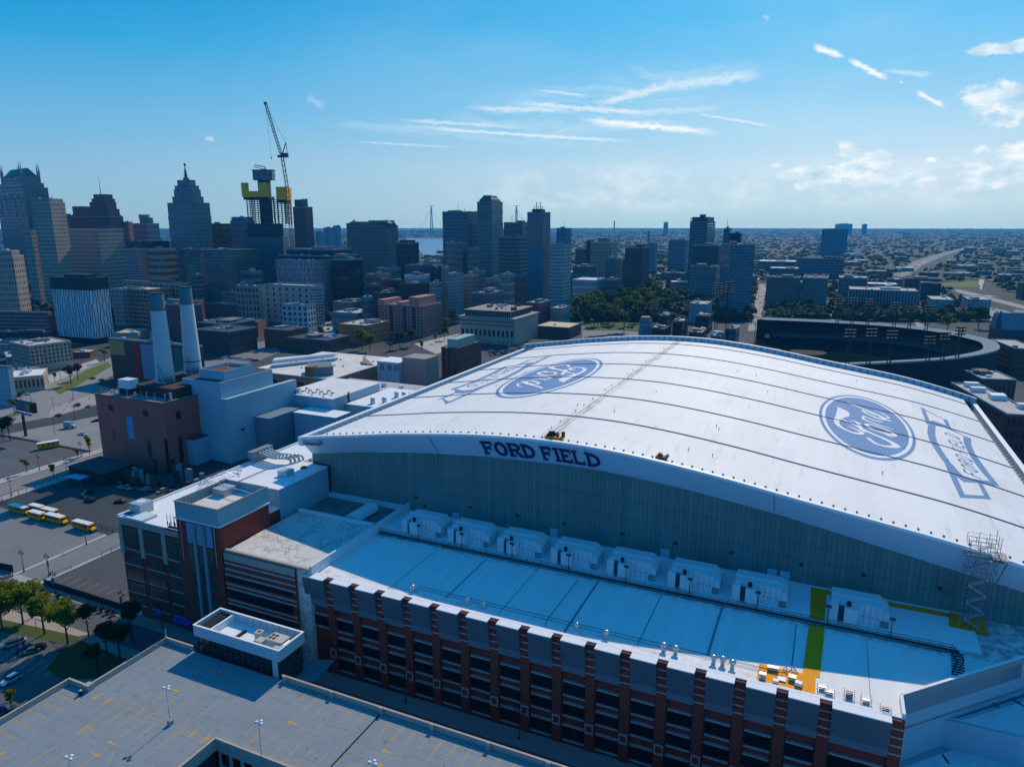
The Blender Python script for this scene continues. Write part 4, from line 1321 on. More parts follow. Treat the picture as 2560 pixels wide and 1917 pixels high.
r = thing('antenna_cluster', 'cluster of dark antennas beside the stair tower screen', 'antenna', (*atz(430, 1322, WZ), WZ))
mb = MB()
for q in range(5):
 a, b = -1.4 + q * .7, random.uniform(-.6, .6)
 mb.tube((a, b, 0), (a, b, random.uniform(1.5, 4.2)), .07, n=4)
 mb.box(a - .12, a + .12, b - .1, b + .1, 1.1, 1.9)
part(r, 'mast', mb, BLACK, False)
part(r, 'ballast_base', MB().box(-2, 2, -1, -.5, 0, .3).box(-2, 2, .5, 1, 0, .3), BLACK, False)
# pipe bridge and rails along the wing roof
pb = thing('rooftop_pipework', 'bank of bent silver ducts and rails crossing the white wing roof', 'pipework', (-170, 175, WZ))
for q in range(4):
 o_ = q * 1.5
 pts = [(-7, 3 + o_, 3.2), (-3, 2 + o_, 3.0), (1.5, 1 + o_, 2.8), (4.5 + q * .5, 2.5 + o_, 2.6), (5.5 + q * .5, 5 + o_, 1.6), (5.7 + q * .5, 5.6 + o_, .2)]
 part(pb, 'bent_duct', MB().path(smooth_path(pts, 3), .42, n=7), LGREY, False, True)
part(pb, 'pipe_head', MB().box(-8.2, -5.6, 0, 9.5, 1.2, 3.9), GREY, False)
for (x0, y0, x1, y1, z) in ((10, -30, 10, 32, .6), (11.4, -30, 11.4, 32, .6), (14.2, -26, 14.2, 32, .9), (3, -24, 3, -2, .3)):
 part(pb, 'roof_rail', MB().tube((x0, y0, z), (x1, y1, z), .16, n=5), GREY, False)
mb = MB()
for q in range(22):
 mb.box(9.4, 12, -29 + q * 2.8, -28.6 + q * 2.8, 0, .5)
part(pb, 'rail_sleeper', mb, GREY, False)
mb = MB()
for q in range(26):
 a, b = random.uniform(-6, -1), random.uniform(-26, -8)
 mb.tube((a, b, random.uniform(.2, 1)), (a + random.uniform(-2, 2), b + random.uniform(-2, 2), random.uniform(.3, 2)), .14, n=4)
part(pb, 'rack_frame', mb, LGREY, False)
mb = MB().prism([(-156, 172), (-147, 172), (-147, 212), (-156, 212)], WZ + .01, [WZ + 1, WZ + 5.5, WZ + 5.5, WZ + 1])
part(wh, 'sloped_skylight', mb, ribbed('skylight_ribs', (.50, .62, .68), 1.5, .35, 'y', .4, .1, .1))
# ---- annex at the right end
an = thing('stadium_annex', 'low stained annex below the chamfered right end wall of the stadium', 'annex', (45, 130, 0))
part(an, 'lower_block', MB().prism([(18.4, 60), (110, 60), (110, 200), (85, 199), (41.2, 155.6), (18.4, 132.8)], 0, 12), mat('annex_wall', (.30, .36, .40), .7, .15))
arf = part(an, 'lower_roof', MB().prism([(19.4, 90), (110, 90), (110, 199), (86, 198.5), (42.2, 154.7), (19.4, 132.0)], 12.002, 12.1), mat('annex_roof', (.55, .60, .62), .8, .3, .15, fine=.3))
part(an, 'upper_block', MB().prism([(25.6, 143.1 - 1.8), (39.4, 141.6), (110, 150), (110, 200), (87, 199.6), (29, 142.8)], 12.11, 18.0), ENDW)
part(an, 'upper_roof', MB().prism([(26.5, 142.2), (39.2, 142.2), (109.5, 150.6), (109.5, 199), (88, 198.5), (30, 142.6)], 18.002, 18.1), mat('annex_roof', (.55, .60, .62), .8))
mb = MB()
for q in range(70):
 a, b = random.uniform(20, 60), random.uniform(98, 138)
 if random.random() < .5: a, b = random.uniform(34, 80), random.uniform(146, 178)
 z = 12.12 if b < 140 else 18.12
 w = random.uniform(.15, .5)
 mb.strip([(a, b), (a + random.uniform(-3, 3), b + random.uniform(-3, 3))], w, z + .002 * q)
tag_ = part(arf, 'roof_stain', mb, mat('stain_dark', (.05, .06, .07), .9, .4), label=None)
tag_['kind'] = 'stuff'
# ================================================================== kit of repeated things
ASPH = mat('asphalt', (.095, .10, .105), .9, .25, .06, fine=.15)
ASPH2 = mat('worn_asphalt', (.185, .187, .190), .9, .22, .05, fine=.2)
ASPHN = mat('new_asphalt', (.075, .08, .09), .9, .15, .05, fine=.12)
PAVE = mat('pavement', (.42, .39, .36), .9, .18, .15, fine=.12)
PAVED = mat('old_pavement', (.22, .21, .20), .9, .2, .15, fine=.15)
GRASSM = mat('lawn', (.06, .085, .015), .95, .35, .15, fine=.4)
YLINE = mat('yellow_paint', (.46, .31, .10), .8, .25, 1.5, fine=.2)
WLINE = mat('white_paint', (.55, .55, .53), .8, .3, 1.5, fine=.3)
TYRE = mat('tyre', (.012, .012, .013), .9)
ords = ['leftmost', 'second', 'third', 'fourth', 'fifth', 'sixth', 'seventh', 'eighth', 'ninth', 'tenth', 'eleventh', 'twelfth', 'thirteenth', 'fourteenth', 'fifteenth', 'sixteenth']
CARP = {}
def car_proto(cname, col, suv=False, metal=.2):
 key = (cname, suv)
 if key in CARP: return CARP[key]
 paint = mat('car_paint_' + cname, col, .25, .02, .5, metal=metal, spec=.6)
 L, Wd = 4.6, 1.82
 H1, H2 = (.95, 1.68) if suv else (.82, 1.42)
 mb = MB()
 # lower body with rounded ends, cabin frame with tapered sides
 prof = [(-2.3, .35), (-2.25, .70), (-2.05, H1 - .05), (-1.0, H1 + .06), (1.75, H1 + .08), (2.2, H1), (2.3, .55), (2.25, .32)]
 i = len(mb.v); n = len(prof)
 for y, k in ((-Wd / 2, 1), (Wd / 2, 1)):
  mb.v += [(a, y, b) for a, b in prof]
 mb.f += [tuple(i + k for k in range(n)), tuple(i + n + k for k in range(n - 1, -1, -1))]
 for k in range(n):
  a, b = i + k, i + (k + 1) % n
  mb.f.append((b, a, a + n, b + n))
 body = mb.data('body', paint)
 x0, x1, x2, x3 = (-1.15, -.55, 1.6, 2.1) if suv else (-1.1, -.35, 1.1, 1.8)
 def cab(z0, z1, ins0, ins1, xa, xb, xc, xd):
  m2 = MB();
  y0, y1 = Wd / 2 - ins0, Wd / 2 - ins1
  m2.v += [(xa, -y0, z0), (xd, -y0, z0), (xd, y0, z0), (xa, y0, z0), (xb, -y1, z1), (xc, -y1, z1), (xc, y1, z1), (xb, y1, z1)]
  m2.f += [(0, 3, 2, 1), (4, 5, 6, 7), (0, 1, 5, 4), (1, 2, 6, 5), (2, 3, 7, 6), (3, 0, 4, 7)]
  return m2
 glass = cab(H1 + .03, H2 - .05, .08, .24, x0, x1, x2, x3).data('windows', GLASS)
 rf = cab(H2 - .055, H2, .23, .27, x1 - .02, x1 + .1, x2 - .1, x2 + .02).data('roof', paint)
 wh = []
 for a in (-1.4, 1.4):
  for b in (-Wd / 2 + .1, Wd / 2 - .1):
   w = MB().tube((a, b - .11, .33), (a, b + .11, .33), .33, n=12)
   wh.append(w.data('wheel', TYRE))
 lamp = MB().box(-2.32, -2.2, -.8, -.5, .6, .74).data('headlight', WLINE)
 CARP[key] = (body, glass, rf, wh, lamp)
 return CARP[key]
def car(x, y, rz, cname, label, group=None, detail=2, suv=False, z=0.0):
 cols = {'white': (.62, .64, .66), 'silver': (.36, .38, .40), 'grey': (.12, .125, .13), 'black': (.015, .016, .018), 'blue': (.03, .07, .18), 'red': (.30, .02, .02), 'green': (.02, .09, .07), 'teal': (.04, .16, .16), 'beige': (.3, .26, .2)}
 body, glass, rf, wh, lamp = car_proto(cname, cols[cname], suv)
 t = thing('parked_car' if detail < 3 else 'car', label, 'car', (x, y, z), rz, group)
 inst(t, 'body', body, (0, 0, 0))
 inst(t, 'windows', glass, (0, 0, 0))
 inst(t, 'roof', rf, (0, 0, 0))
 if detail >= 1:
  for w in wh: inst(t, 'wheel', w, (0, 0, 0))
 if detail >= 2:
  inst(t, 'headlight', lamp, (0, 0, 0))
  inst(t, 'headlight', lamp, (0, 1.3, 0))
 return t
# ---- trees: limbs, and crowns made of many leaf sprays
def leafmat(name, a, b):
 m, N, p = principled(name)
 tc = N.node('ShaderNodeTexCoord').outputs['Object']
 g = N.node('ShaderNodeNewGeometry')
 r = g.outputs['Random Per Island']
 n = N.noise(tc, .45, 3)
 f = N.m('ADD', N.m('MULTIPLY', r, .55), N.m('MULTIPLY', N.smooth(n, .3, .7), .45))
 N.l.new(N.mix(f, (*a, 1), (*b, 1)), p.inputs['Base Color'])
 p.inputs['Roughness'].default_value = .75
 p.inputs['Specular IOR Level'].default_value = .2
 p.inputs['Subsurface Weight'].default_value = 0
 out = [q for q in N.n if q.type == 'OUTPUT_MATERIAL'][0]
 tr = N.node('ShaderNodeBsdfTranslucent')
 N.l.new(N.mix(f, (a[0] * 1.5, a[1] * 1.5, a[2], 1), (b[0] * 1.6, b[1] * 1.5, b[2], 1)), tr.inputs[0])
 ms = N.node('ShaderNodeMixShader')
 ms.inputs[0].default_value = .35
 N.l.new(p.outputs[0], ms.inputs[1])
 N.l.new(tr.outputs[0], ms.inputs[2])
 N.l.new(ms.outputs[0], out.inputs[0])
 return m
LEAF_N = leafmat('leaf_near', (.045, .09, .006), (.27, .30, .012))
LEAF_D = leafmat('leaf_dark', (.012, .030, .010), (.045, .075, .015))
LEAF_Y = leafmat('leaf_yellow', (.08, .11, .010), (.22, .22, .015))
LEAF_M = leafmat('leaf_mid', (.018, .045, .010), (.085, .13, .014))
BARK = mat('bark', (.05, .038, .028), .95, .3, 2)
def make_crown(seed, R, Hc, n, leaf, blobs=9, sz=.45):
 rg = random.Random(seed)
 mb = MB()
 cs = []
 for i in range(blobs):
  a = rg.uniform(0, 2 * math.pi)
  q = rg.uniform(0, .68) if i else 0
  cs.append((R * q * math.cos(a), R * q * math.sin(a), Hc * rg.uniform(-.30, .34), R * rg.uniform(.20, .46)))
 for i in range(n):
  c = rg.choice(cs)
  while True:
   p = Vector((rg.uniform(-1, 1), rg.uniform(-1, 1), rg.uniform(-1, 1)))
   if .05 < p.length < 1: break
  p = p.normalized() * (rg.random() ** .35)
  x, y, z = c[0] + p.x * c[3], c[1] + p.y * c[3], c[2] + p.z * c[3] * .72
  d = Vector((rg.uniform(-1, 1), rg.uniform(-1, 1), rg.uniform(-.6, .9))).normalized()
  e = d.orthogonal().normalized()
  e = (e * math.cos(rg.uniform(0, 3)) + d.cross(e) * math.sin(rg.uniform(0, 3))).normalized()
  s_ = sz * rg.uniform(.5, 1.3)
  P = Vector((x, y, z))
  mb.face([P - e * s_, P + d * s_ * .5, P + e * s_, P - d * s_ * .6])
 return mb
def make_trunk(seed, h, r, R, limbs=6):
 rg = random.Random(seed + 99)
 mb = MB()
 mb.tube((0, 0, 0), (0.1, 0, h * .45), r, r * .75, 7)
 mb.tube((.1, 0, h * .45), (0, .15, h * .85), r * .75, r * .3, 6)
 for i in range(limbs):
  a = 2 * math.pi * i / limbs + rg.uniform(-.3, .3)
  z0 = h * rg.uniform(.35, .6)
  L = R * rg.uniform(.45, .75)
  m_ = (L * .5 * math.cos(a), L * .5 * math.sin(a), z0 + L * .5)
  e_ = (L * math.cos(a + .2), L * math.sin(a + .2), z0 + L * .85)
  mb.tube((.05, .05, z0), m_, r * .42, r * .28, 5)
  mb.tube(m_, e_, r * .28, r * .1, 4)
 return mb
TREES = {}
def tree_kind(k):
 if k in TREES: return TREES[k]
 spec = {  # seed, R, crown height, leaves, leaf material, height, blobs, size
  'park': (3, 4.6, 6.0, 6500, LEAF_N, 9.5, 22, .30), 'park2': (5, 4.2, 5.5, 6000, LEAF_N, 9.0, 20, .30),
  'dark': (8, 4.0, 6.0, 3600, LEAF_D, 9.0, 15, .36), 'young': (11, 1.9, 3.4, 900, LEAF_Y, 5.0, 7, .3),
  'street': (13, 2.6, 4.0, 1300, LEAF_N, 6.5, 8, .38), 'far': (17, 5.4, 7.0, 1200, LEAF_M, 11.0, 14, .8),
  'far2': (19, 5.6, 7.5, 1200, LEAF_N, 11.5, 14, .85), 'yellow': (23, 4.6, 6.5, 800, LEAF_Y, 10, 8, .8)}[k]
 sd, R, Hc, n, lf, h, bl, sz = spec
 TREES[k] = (make_crown(sd, R, Hc, n, lf, bl, sz).data('crown', lf), make_trunk(sd, h, .05 * R + .06, R).data('trunk', BARK), h, Hc)
 return TREES[k]
def tree(x, y, kind, label, sc=1.0, group=None, z=0.0, name='tree'):
 cr, tk, h, Hc = tree_kind(kind)
 t = thing(name, label, 'tree', (x, y, z), random.uniform(0, 6.28), group)
 t.scale = (sc, sc, sc * random.uniform(.92, 1.08))
 inst(t, 'crown', cr, (0, 0, h - Hc * .15))
 inst(t, 'trunk', tk, (0, 0, 0))
 return t
def lamp_proto(kind):
 t = thing('street_lamp', None, 'street lamp')
 if kind == 'twin':           # ornate black post with two hanging lanterns and a banner
  part(t, 'base', MB().cyl(0, 0, 0, .9, .32, .18, 8), BLACK, False)
  part(t, 'pole', MB().cyl(0, 0, .9, 7.6, .11, .07, 6), BLACK, False)
  part(t, 'arm', MB().tube((-.9, 0, 7.2), (.9, 0, 7.2), .06, n=5).tube((0, 0, 7.6), (0, 0, 8.2), .05, n=4), BLACK, False)
  for a in (-.9, .9):
   part(t, 'lantern', MB().cyl(a, 0, 6.3, 7.1, .22, .12, 7), BLACK, False)
 elif kind == 'cobra':
  part(t, 'pole', MB().cyl(0, 0, 0, 9, .14, .08, 6), BLACK, False)
  part(t, 'arm', MB().tube((-1.2, 0, 8.9), (1.2, 0, 8.9), .06, n=5), BLACK, False)
  for a in (-1.4, 1.4):
   part(t, 'lamp_head', MB().box(a - .45, a + .45, -.2, .2, 8.8, 8.98), GREY, False)
 elif kind == 'globe':
  part(t, 'pole', MB().cyl(0, 0, 0, 3.2, .07, n=6), BLACK, False)
  part(t, 'globe', MB().cyl(0, 0, 3.2, 3.4, .12, .25, 8).cyl(0, 0, 3.4, 3.7, .25, .1, 8), WHITE2, False, True)
 elif kind == 'deck':
  part(t, 'plinth', MB().box(-.42, .42, -.42, .42, 0, 1.0), CONC, False)
  part(t, 'pole', MB().cyl(0, 0, 1.0, 8.2, .09, .06, 8), LGREY, False)
  for a, b in ((-.6, 0), (.6, 0), (0, .6)):
   part(t, 'lamp_head', MB().tube((a * .15, b * .15, 8.1), (a * .5, b * .5, 8.15), .05, n=5).cyl(a, b, 8.0, 8.25, .36, .28, 10), WHITE2, False, True)
 return t
LP = {}
def lamp(kind, x, y, label, group=None, rz=0.0, z=0.0):
 if kind not in LP:
  t = LP[kind] = lamp_proto(kind)
  t.location = (x, y, z)
  t.rotation_euler = (0, 0, rz)
  t['label'] = label
  if group: t['group'] = group
  return t
 r = dup(LP[kind], (x, y, z), rz, label)
 if group: r['group'] = group
 elif 'group' in r: del r['group']
 return r
def gpoly(name, pts, z, m, kind='structure', px=False, zz=0.0, h=None):
 """ground patch; px=True: sightings on the plane zz"""
 if px: pts = [atz(u, v, zz) for u, v in pts]
 mb = MB()
 A = sum(pts[i][0] * pts[(i + 1) % len(pts)][1] - pts[(i + 1) % len(pts)][0] * pts[i][1] for i in range(len(pts)))
 if A < 0: pts = pts[::-1]
 if h: mb.prism(pts, -.3, h)
 else: mb.face([(a, b, z) for a, b in pts])
 return struct(name, mb, m, kind)
# ================================================================== foreground: parking garage
gar = thing('parking_garage', 'concrete parking garage with yellow stall lines on its open top deck', 'parking garage', (-90, 85, 0))
DZ = 13.0
m, N, p = principled('deck_concrete')
tc = N.node('ShaderNodeTexCoord').outputs['Object']
x, y, z = N.sep(tc)
n1 = N.noise(tc, .09, 5, .6)
n2 = N.noise(tc, .5, 5, .65)
n3 = N.noise(tc, 5, 2, .5)
ln = N.smooth(N.m('ABSOLUTE', N.m('SUBTRACT', N.m('FRACT', N.m('DIVIDE', N.m('ADD', x, .9), 3.02)), .5)), .44, .5)
ln = N.m('MULTIPLY', ln, N.smooth(N.noise(tc, .12, 2), .35, .6))
k = N.m('ADD', .80, N.m('MULTIPLY', n1, .34))
k = N.m('MULTIPLY', k, N.m('ADD', .93, N.m('MULTIPLY', n2, .14)))
k = N.m('MULTIPLY', k, N.m('ADD', .96, N.m('MULTIPLY', n3, .08)))
k = N.m('MULTIPLY', k, N.m('SUBTRACT', 1.0, N.m('MULTIPLY', N.smooth(n1, .56, .70), .20)))
ty = N.m('MULTIPLY', N.smooth(N.noise(N.mapping(tc, (.09, 1.1, 1)), 1.0, 5, .6), .54, .70), .16)
sp = N.m('MULTIPLY', N.smooth(N.noise(tc, .9, 3, .5), .66, .72), .35)
k = N.m('MULTIPLY', N.m('MULTIPLY', k, N.m('SUBTRACT', 1.0, ty)), N.m('SUBTRACT', 1.0, sp))
vo = N.node('ShaderNodeTexVoronoi', feature='DISTANCE_TO_EDGE')
N.l.new(N.mapping(tc, (1, 1, 0)), vo.inputs['Vector'])
vo.inputs['Scale'].default_value = .13
k = N.m('MULTIPLY', k, N.m('SUBTRACT', 1.0, N.m('MULTIPLY', N.smooth(N.m('ABSOLUTE', N.m('SUBTRACT', N.noise(tc, .11, 7, .7), .5)), .006, .0), .22)))
k = N.m('MULTIPLY', k, N.m('ADD', 1.0, N.m('MULTIPLY', ln, .22)))
N.l.new(N.mix(1.0, (.215, .250, .275, 1), N.comb(k, k, k), 'MULTIPLY'), p.inputs['Base Color'])
p.inputs['Roughness'].default_value = .85
DECKM = m
GR = 60.0
deck_parts = [[(-137, 20), (-100.3, 20), (-100.3, 104.4), (-137, 104.4)], [(-100.3, 84.4), (GR, 84.4), (GR, 104.4), (-100.3, 104.4)], [(-143, 20), (-137, 20), (-137, 84.6), (-143, 84.6)]]
mb = MB()
for q in deck_parts: mb.prism(q, DZ - .9, DZ)
deck = part(gar, 'deck', mb, DECKM)
def para(x0, x1, y0, y1, zt=DZ + 1.1):
 o = part(gar, 'parapet', MB().box(x0, x1, y0, y1, DZ - 1.4, zt), CONC)
 part(o, 'coping', MB().box(x0 - .05, x1 + .05, y0 - .05, y1 + .05, zt + .002, zt + .14), mat('coping_warm', (.42, .34, .27), .9, .15))
 return o
para(-137.35, -137.0, 84.95, 104.4)
para(-137.35, -128.4, 104.4, 104.75)
para(-101.9, GR, 104.4, 104.75)
para(-143.35, -143.0, 20, 84.6)
para(-143.35, -137.36, 84.6, 84.94)
para(-137.9, -136.5, 84.3, 85.6, DZ + 1.3)
para(-100.3, -99.9, 20, 84.0)
para(-99.89, GR, 84.0, 84.4)
for s in (-113, -100.8, -88.3, -75.9, -64.0, -51.7, -39.5, -27.3):
 if s > -102:
  part(gar, 'parapet_pier', MB().box(s - .45, s + .45, 103.9, 104.39, DZ + .001, DZ + 1.5), CONC)
# garage sides: columns, spandrels and dark open storeys
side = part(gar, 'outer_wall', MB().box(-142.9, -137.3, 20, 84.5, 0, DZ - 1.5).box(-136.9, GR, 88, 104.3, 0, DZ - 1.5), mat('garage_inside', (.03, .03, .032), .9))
for zz_ in (3.4, 6.9, 10.2):
 part(gar, 'spandrel', MB().box(-137.4, GR, 104.31, 104.6, zz_ - .6, zz_ + .6), CONC)
 part(gar, 'spandrel', MB().box(-143.3, -142.91, 20, 84.6, zz_ - .6, zz_ + .6), CONC)
# light well: cream wall with square openings facing it
wl = part(gar, 'well_wall', MB().box(-99.9, GR, 84.41, 84.8, 0, DZ - 1.42), CONC)
mb_ = MB().box(-.9, .9, -.12, -.01, 0, 2.5).data('opening', GAP)
for i in range(26):
 for z0 in (8.4, 4.6, .9):
  inst(wl, 'opening', mb_, (-98.2 + i * 2.9 + 90, 84.41 - 85, z0))
part(gar, 'well_floor', MB().box(-99.8, GR, 20, 83.9, -.02, .08), ASPHN)
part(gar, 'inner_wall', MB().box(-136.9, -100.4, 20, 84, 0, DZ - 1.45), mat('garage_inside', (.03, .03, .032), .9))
# expansion joint
part(deck, 'expansion_joint', MB().box(-76.25, -75.85, 84.5, 104.3, DZ + .002, DZ + .02), mat('joint_rust', (.035, .022, .015), .9))
# stall lines: closed hairpins, every stripe a part
hp = {}
def hairpin(x, y, L, horiz=False, single_=False):
 key = (round(L, 1), single_)
 if key not in hp:
  w = .46
  mb = MB()
  t_ = .055
  if single_: mb.box(-t_, t_, 0, L, 0, .006)
  else:
   mb.box(-w / 2 - t_, -w / 2 + t_, 0, L, 0, .006).box(w / 2 - t_, w / 2 + t_, 0, L, 0, .006).box(-w / 2 + t_, w / 2 - t_, 0, .12, 0, .006).box(-w / 2 + t_, w / 2 - t_, L - .12, L, 0, .006)
  hp[key] = mb.data('stall_line', YLINE)
 return inst(deck, 'stall_line', hp[key], (x + 90, y - 85, DZ + .004), -math.pi / 2 if horiz else 0)
HPS = [-127.4, -124.25, -121.2, -118.15, -115.1, -109.1]
for s in HPS:
 hairpin(s, 78.0, 12.7)
hairpin(-112.2, 78.0, 3.6, single_=True)
hairpin(-130.9, 82.0, 3.0, single_=True)
hairpin(-103.6, 81.6, 3.0, single_=True)
for t in (81.2, 78.2, 75.25, 72.2, 69.3, 66.3):
 hairpin(-142.4, t, 6.6, horiz=True)
for s in (-127.3, -124.2, -121.2, -118.2, -115.2, -112.2):
 hairpin(s, 64, 6.7)
hairpin(-132.2, 63.5, 4.2, single_=True)
hairpin(-133.5, 98.4, 4.2, single_=True)
hairpin(-130.6, 98.4, 4.2, single_=True)
for i in range(40):
 s = -94.1 + i * 3.03
 if s < 20:
  if abs(s + 76) > 1: hairpin(s, 98.5, 5.2, single_=(i % 7 == 3))
  hairpin(s, 85.6, 5.0, single_=(i % 9 == 5))
part(deck, 'centre_line', MB().box(-135.8, -101, 84.15, 84.3, DZ + .008, DZ + .016), YLINE)
for s, t, L in ((-121.6, 74.3, 6.6), (-119.8, 94.5, 5.6), (-88, 94.4, 5.2), (-72, 94.4, 5.4), (-56, 94.4, 5.4), (-101, 94.4, 4)):
 part(deck, 'lane_mark', MB().box(s, s + L, t - .06, t + .06, DZ + .005, DZ + .011), YLINE)
arr = MB()
arr.v = [(-1.3, -.22, 0), (.2, -.22, 0), (.2, -.62, 0), (1.3, 0, 0), (.2, .62, 0), (.2, .22, 0), (-1.3, .22, 0)]
arr.f = [(0, 1, 2, 3, 4, 5, 6)]
arr_me = arr.data('arrow_mark', YLINE)
for s, t, r in ((-133.7, 84.2, -90), (-130.1, 84.0, 90), (-118.4, 76.0, 180), (-118.3, 72.7, 0), (-106.2, 84.3, -90), (-102.7, 84.0, 90), (-134.5, 65.2, 90), (-120.2, 92.4, 0), (-69, 95.6, 180), (-68.6, 92.3, 0), (-90.5, 94.6, 180)):
 inst(deck, 'arrow_mark', arr_me, (s + 90, t - 85, DZ + .012), rad(r))
# painted word with its stop bar
part(deck, 'stop_bar', MB().box(-127.2, -126.7, 74.8, 77.7, DZ + .005, DZ + .012), YLINE)
SG = {'S': [[(.7, .9), (.5, 1), (.2, 1), (0, .8), (.1, .6), (.6, .45), (.7, .2), (.5, 0), (.2, 0), (0, .12)]], 'T': [[(0, 1), (.7, 1)], [(.35, 1), (.35, 0)]],
      'O': [[(.35, 1), (.65, .85), (.7, .5), (.65, .15), (.35, 0), (.05, .15), (0, .5), (.05, .85), (.35, 1)]], 'P': [[(0, 0), (0, 1), (.5, 1), (.7, .8), (.7, .65), (.5, .5), (0, .5)]]}
for i, ch in enumerate('STOP'):
 mb = MB()
 for L_ in SG[ch]:
  for a, b in zip(L_, L_[1:]):
   q = fat([(-126.3 + (1 - a[1]) * 1.5, 75.1 + i * .68 + a[0] * .62), (-126.3 + (1 - b[1]) * 1.5, 75.1 + i * .68 + b[0] * .62)], .07)
   mb.face([(c[0], c[1], DZ + .006 + .0002 * len(mb.f)) for c in q])
 part(deck, 'painted_letter', mb, YLINE)
for (u, v, s_, lab) in ((426, 1810, None, 'silver lamp pole on a concrete plinth in the middle of the deck'), (170, 1917, atz(170, 1893, 21.2), 'silver lamp pole with round heads at the bottom left of the deck'), (656, 1888, (-88.6, 84.2), 'silver lamp pole at the corner of the light well parapet'), (931, 1917, atz(931, 1906, 21.2), 'silver lamp pole cut off by the bottom edge of the picture')):
 s, t = s_ if s_ else atz(u, v, DZ)
 lamp('deck', s, t, lab, 'lamp poles on the garage deck', z=DZ)
tb_ = thing('trash_bin', 'black round bin in the shaded corner of the garage deck', 'bin', (*atz(202, 1736, DZ), DZ))
part(tb_, 'drum', MB().cyl(0, 0, 0, 1.0, .38, .36, 12), BLACK, False, True)
part(tb_, 'lid', MB().cyl(0, 0, 1.0, 1.15, .40, .2, 12), LGREY, False, True)
for i, (u, v) in enumerate(((490, 1666), (520, 1675), (550, 1687))):
 s, t = atz(u, v, DZ)
 b = thing('yellow_bollard', '%s of three small yellow bollards in the shaded deck area' % ('leftmost', 'middle', 'rightmost')[i], 'bollard', (s, t, DZ), 0, 'yellow bollards on the deck')
 part(b, 'post', MB().cyl(0, 0, 0, 1.0, .13, n=8), YELLOW, False)
 part(b, 'cap', MB().cyl(0, 0, 1.0, 1.08, .13, .05, 8), YELLOW, False)
fin = thing('roof_finial', 'small white mast at the far left corner of the garage parapet', 'mast', (-137.2, 104.6, DZ + 1.25))
part(fin, 'mast', MB().cyl(0, 0, 0, 2.3, .09, .04, 6), WHITE2, False)
part(fin, 'foot', MB().cyl(0, 0, 0, .3, .25, .12, 8), WHITE2, False)
# ---- lift lobby building between garage and street
lob = thing('lobby_building', 'small blue walled lobby building with equipment inside its open white roof parapet', 'lobby building', (-115, 108.8, 0))
LX0, LX1, LY0, LY1, LT = -128.0, -102.6, 104.8, 113.0, 19.6
part(lob, 'glass_wall', MB().box(LX0 + .5, LX1 - .8, LY0 + .5, LY1 - .4, 0, 16.9), mat('lobby_glass', (.02, .03, .035), .1, .4, .6, spec=.6))
cl = mat('lobby_blue', (.36, .50, .54), .45, .08, .2, streak=.08)
for q in ((LX0, LX1, LY0, LY0 + .35), (LX0, LX1, LY1 - .35, LY1), (LX0, LX0 + .35, LY0 + .351, LY1 - .351), (LX1 - .35, LX1, LY0 + .351, LY1 - .351)):
 o = part(lob, 'parapet', MB().box(*q, 16.92, LT), cl)
 part(o, 'coping', MB().box(q[0] - .06, q[1] + .06, q[2] - (.06 if q[1] - q[0] > 3 else -.06), q[3] + (.06 if q[1] - q[0] > 3 else -.06), LT + .001, LT + .12), WHITE)
lr = part(lob, 'roof', MB().box(LX0 + .36, LX1 - .36, LY0 + .36, LY1 - .36, 17.4, 17.6), WHITE)
part(lr, 'dark_grate', MB().box(LX0 + 1.0, LX0 + 3.4, LY0 + .6, LY1 - .6, 17.61, 19.0), BLACK)
part(lr, 'divider', MB().box(LX0 + 4.4, LX0 + 4.9, LY0 + .4, LY1 - .4, 17.61, 19.3), WHITE)
part(lr, 'dark_skirt', MB().box(-117.5, -116.9, 105.6, 110.0, 17.61, 18.2), BLACK)
for z0 in range(3, 17, 3):
 part(lob, 'window_mullion', MB().box(LX0 + .4, LX1 - .7, LY0 + .38, LY0 + .48, z0, z0 + .15), BLACK)
for i in range(14):
 part(lob, 'window_mullion', MB().box(LX0 + .6 + i * 1.8, LX0 + .75 + i * 1.8, LY0 + .3, LY0 + .37, 12.5, 16.9), BLACK)
part(lob, 'corner_column', MB().box(LX1 - 2.2, LX1 - 1.0, LY0 + .05, LY0 + .6, 0, 16.9), cl)
part(lob, 'street_canopy', MB().prism([(LX1 + .02, 107.6), (LX1 + 5, 110), (LX1 + 4, 118), (LX1 - 2, 116), (LX1 - 2, 113.1), (LX1 + .02, 113.1)], 10.2, 10.5), mat('canopy_sheet', (.09, .15, .18), .5))
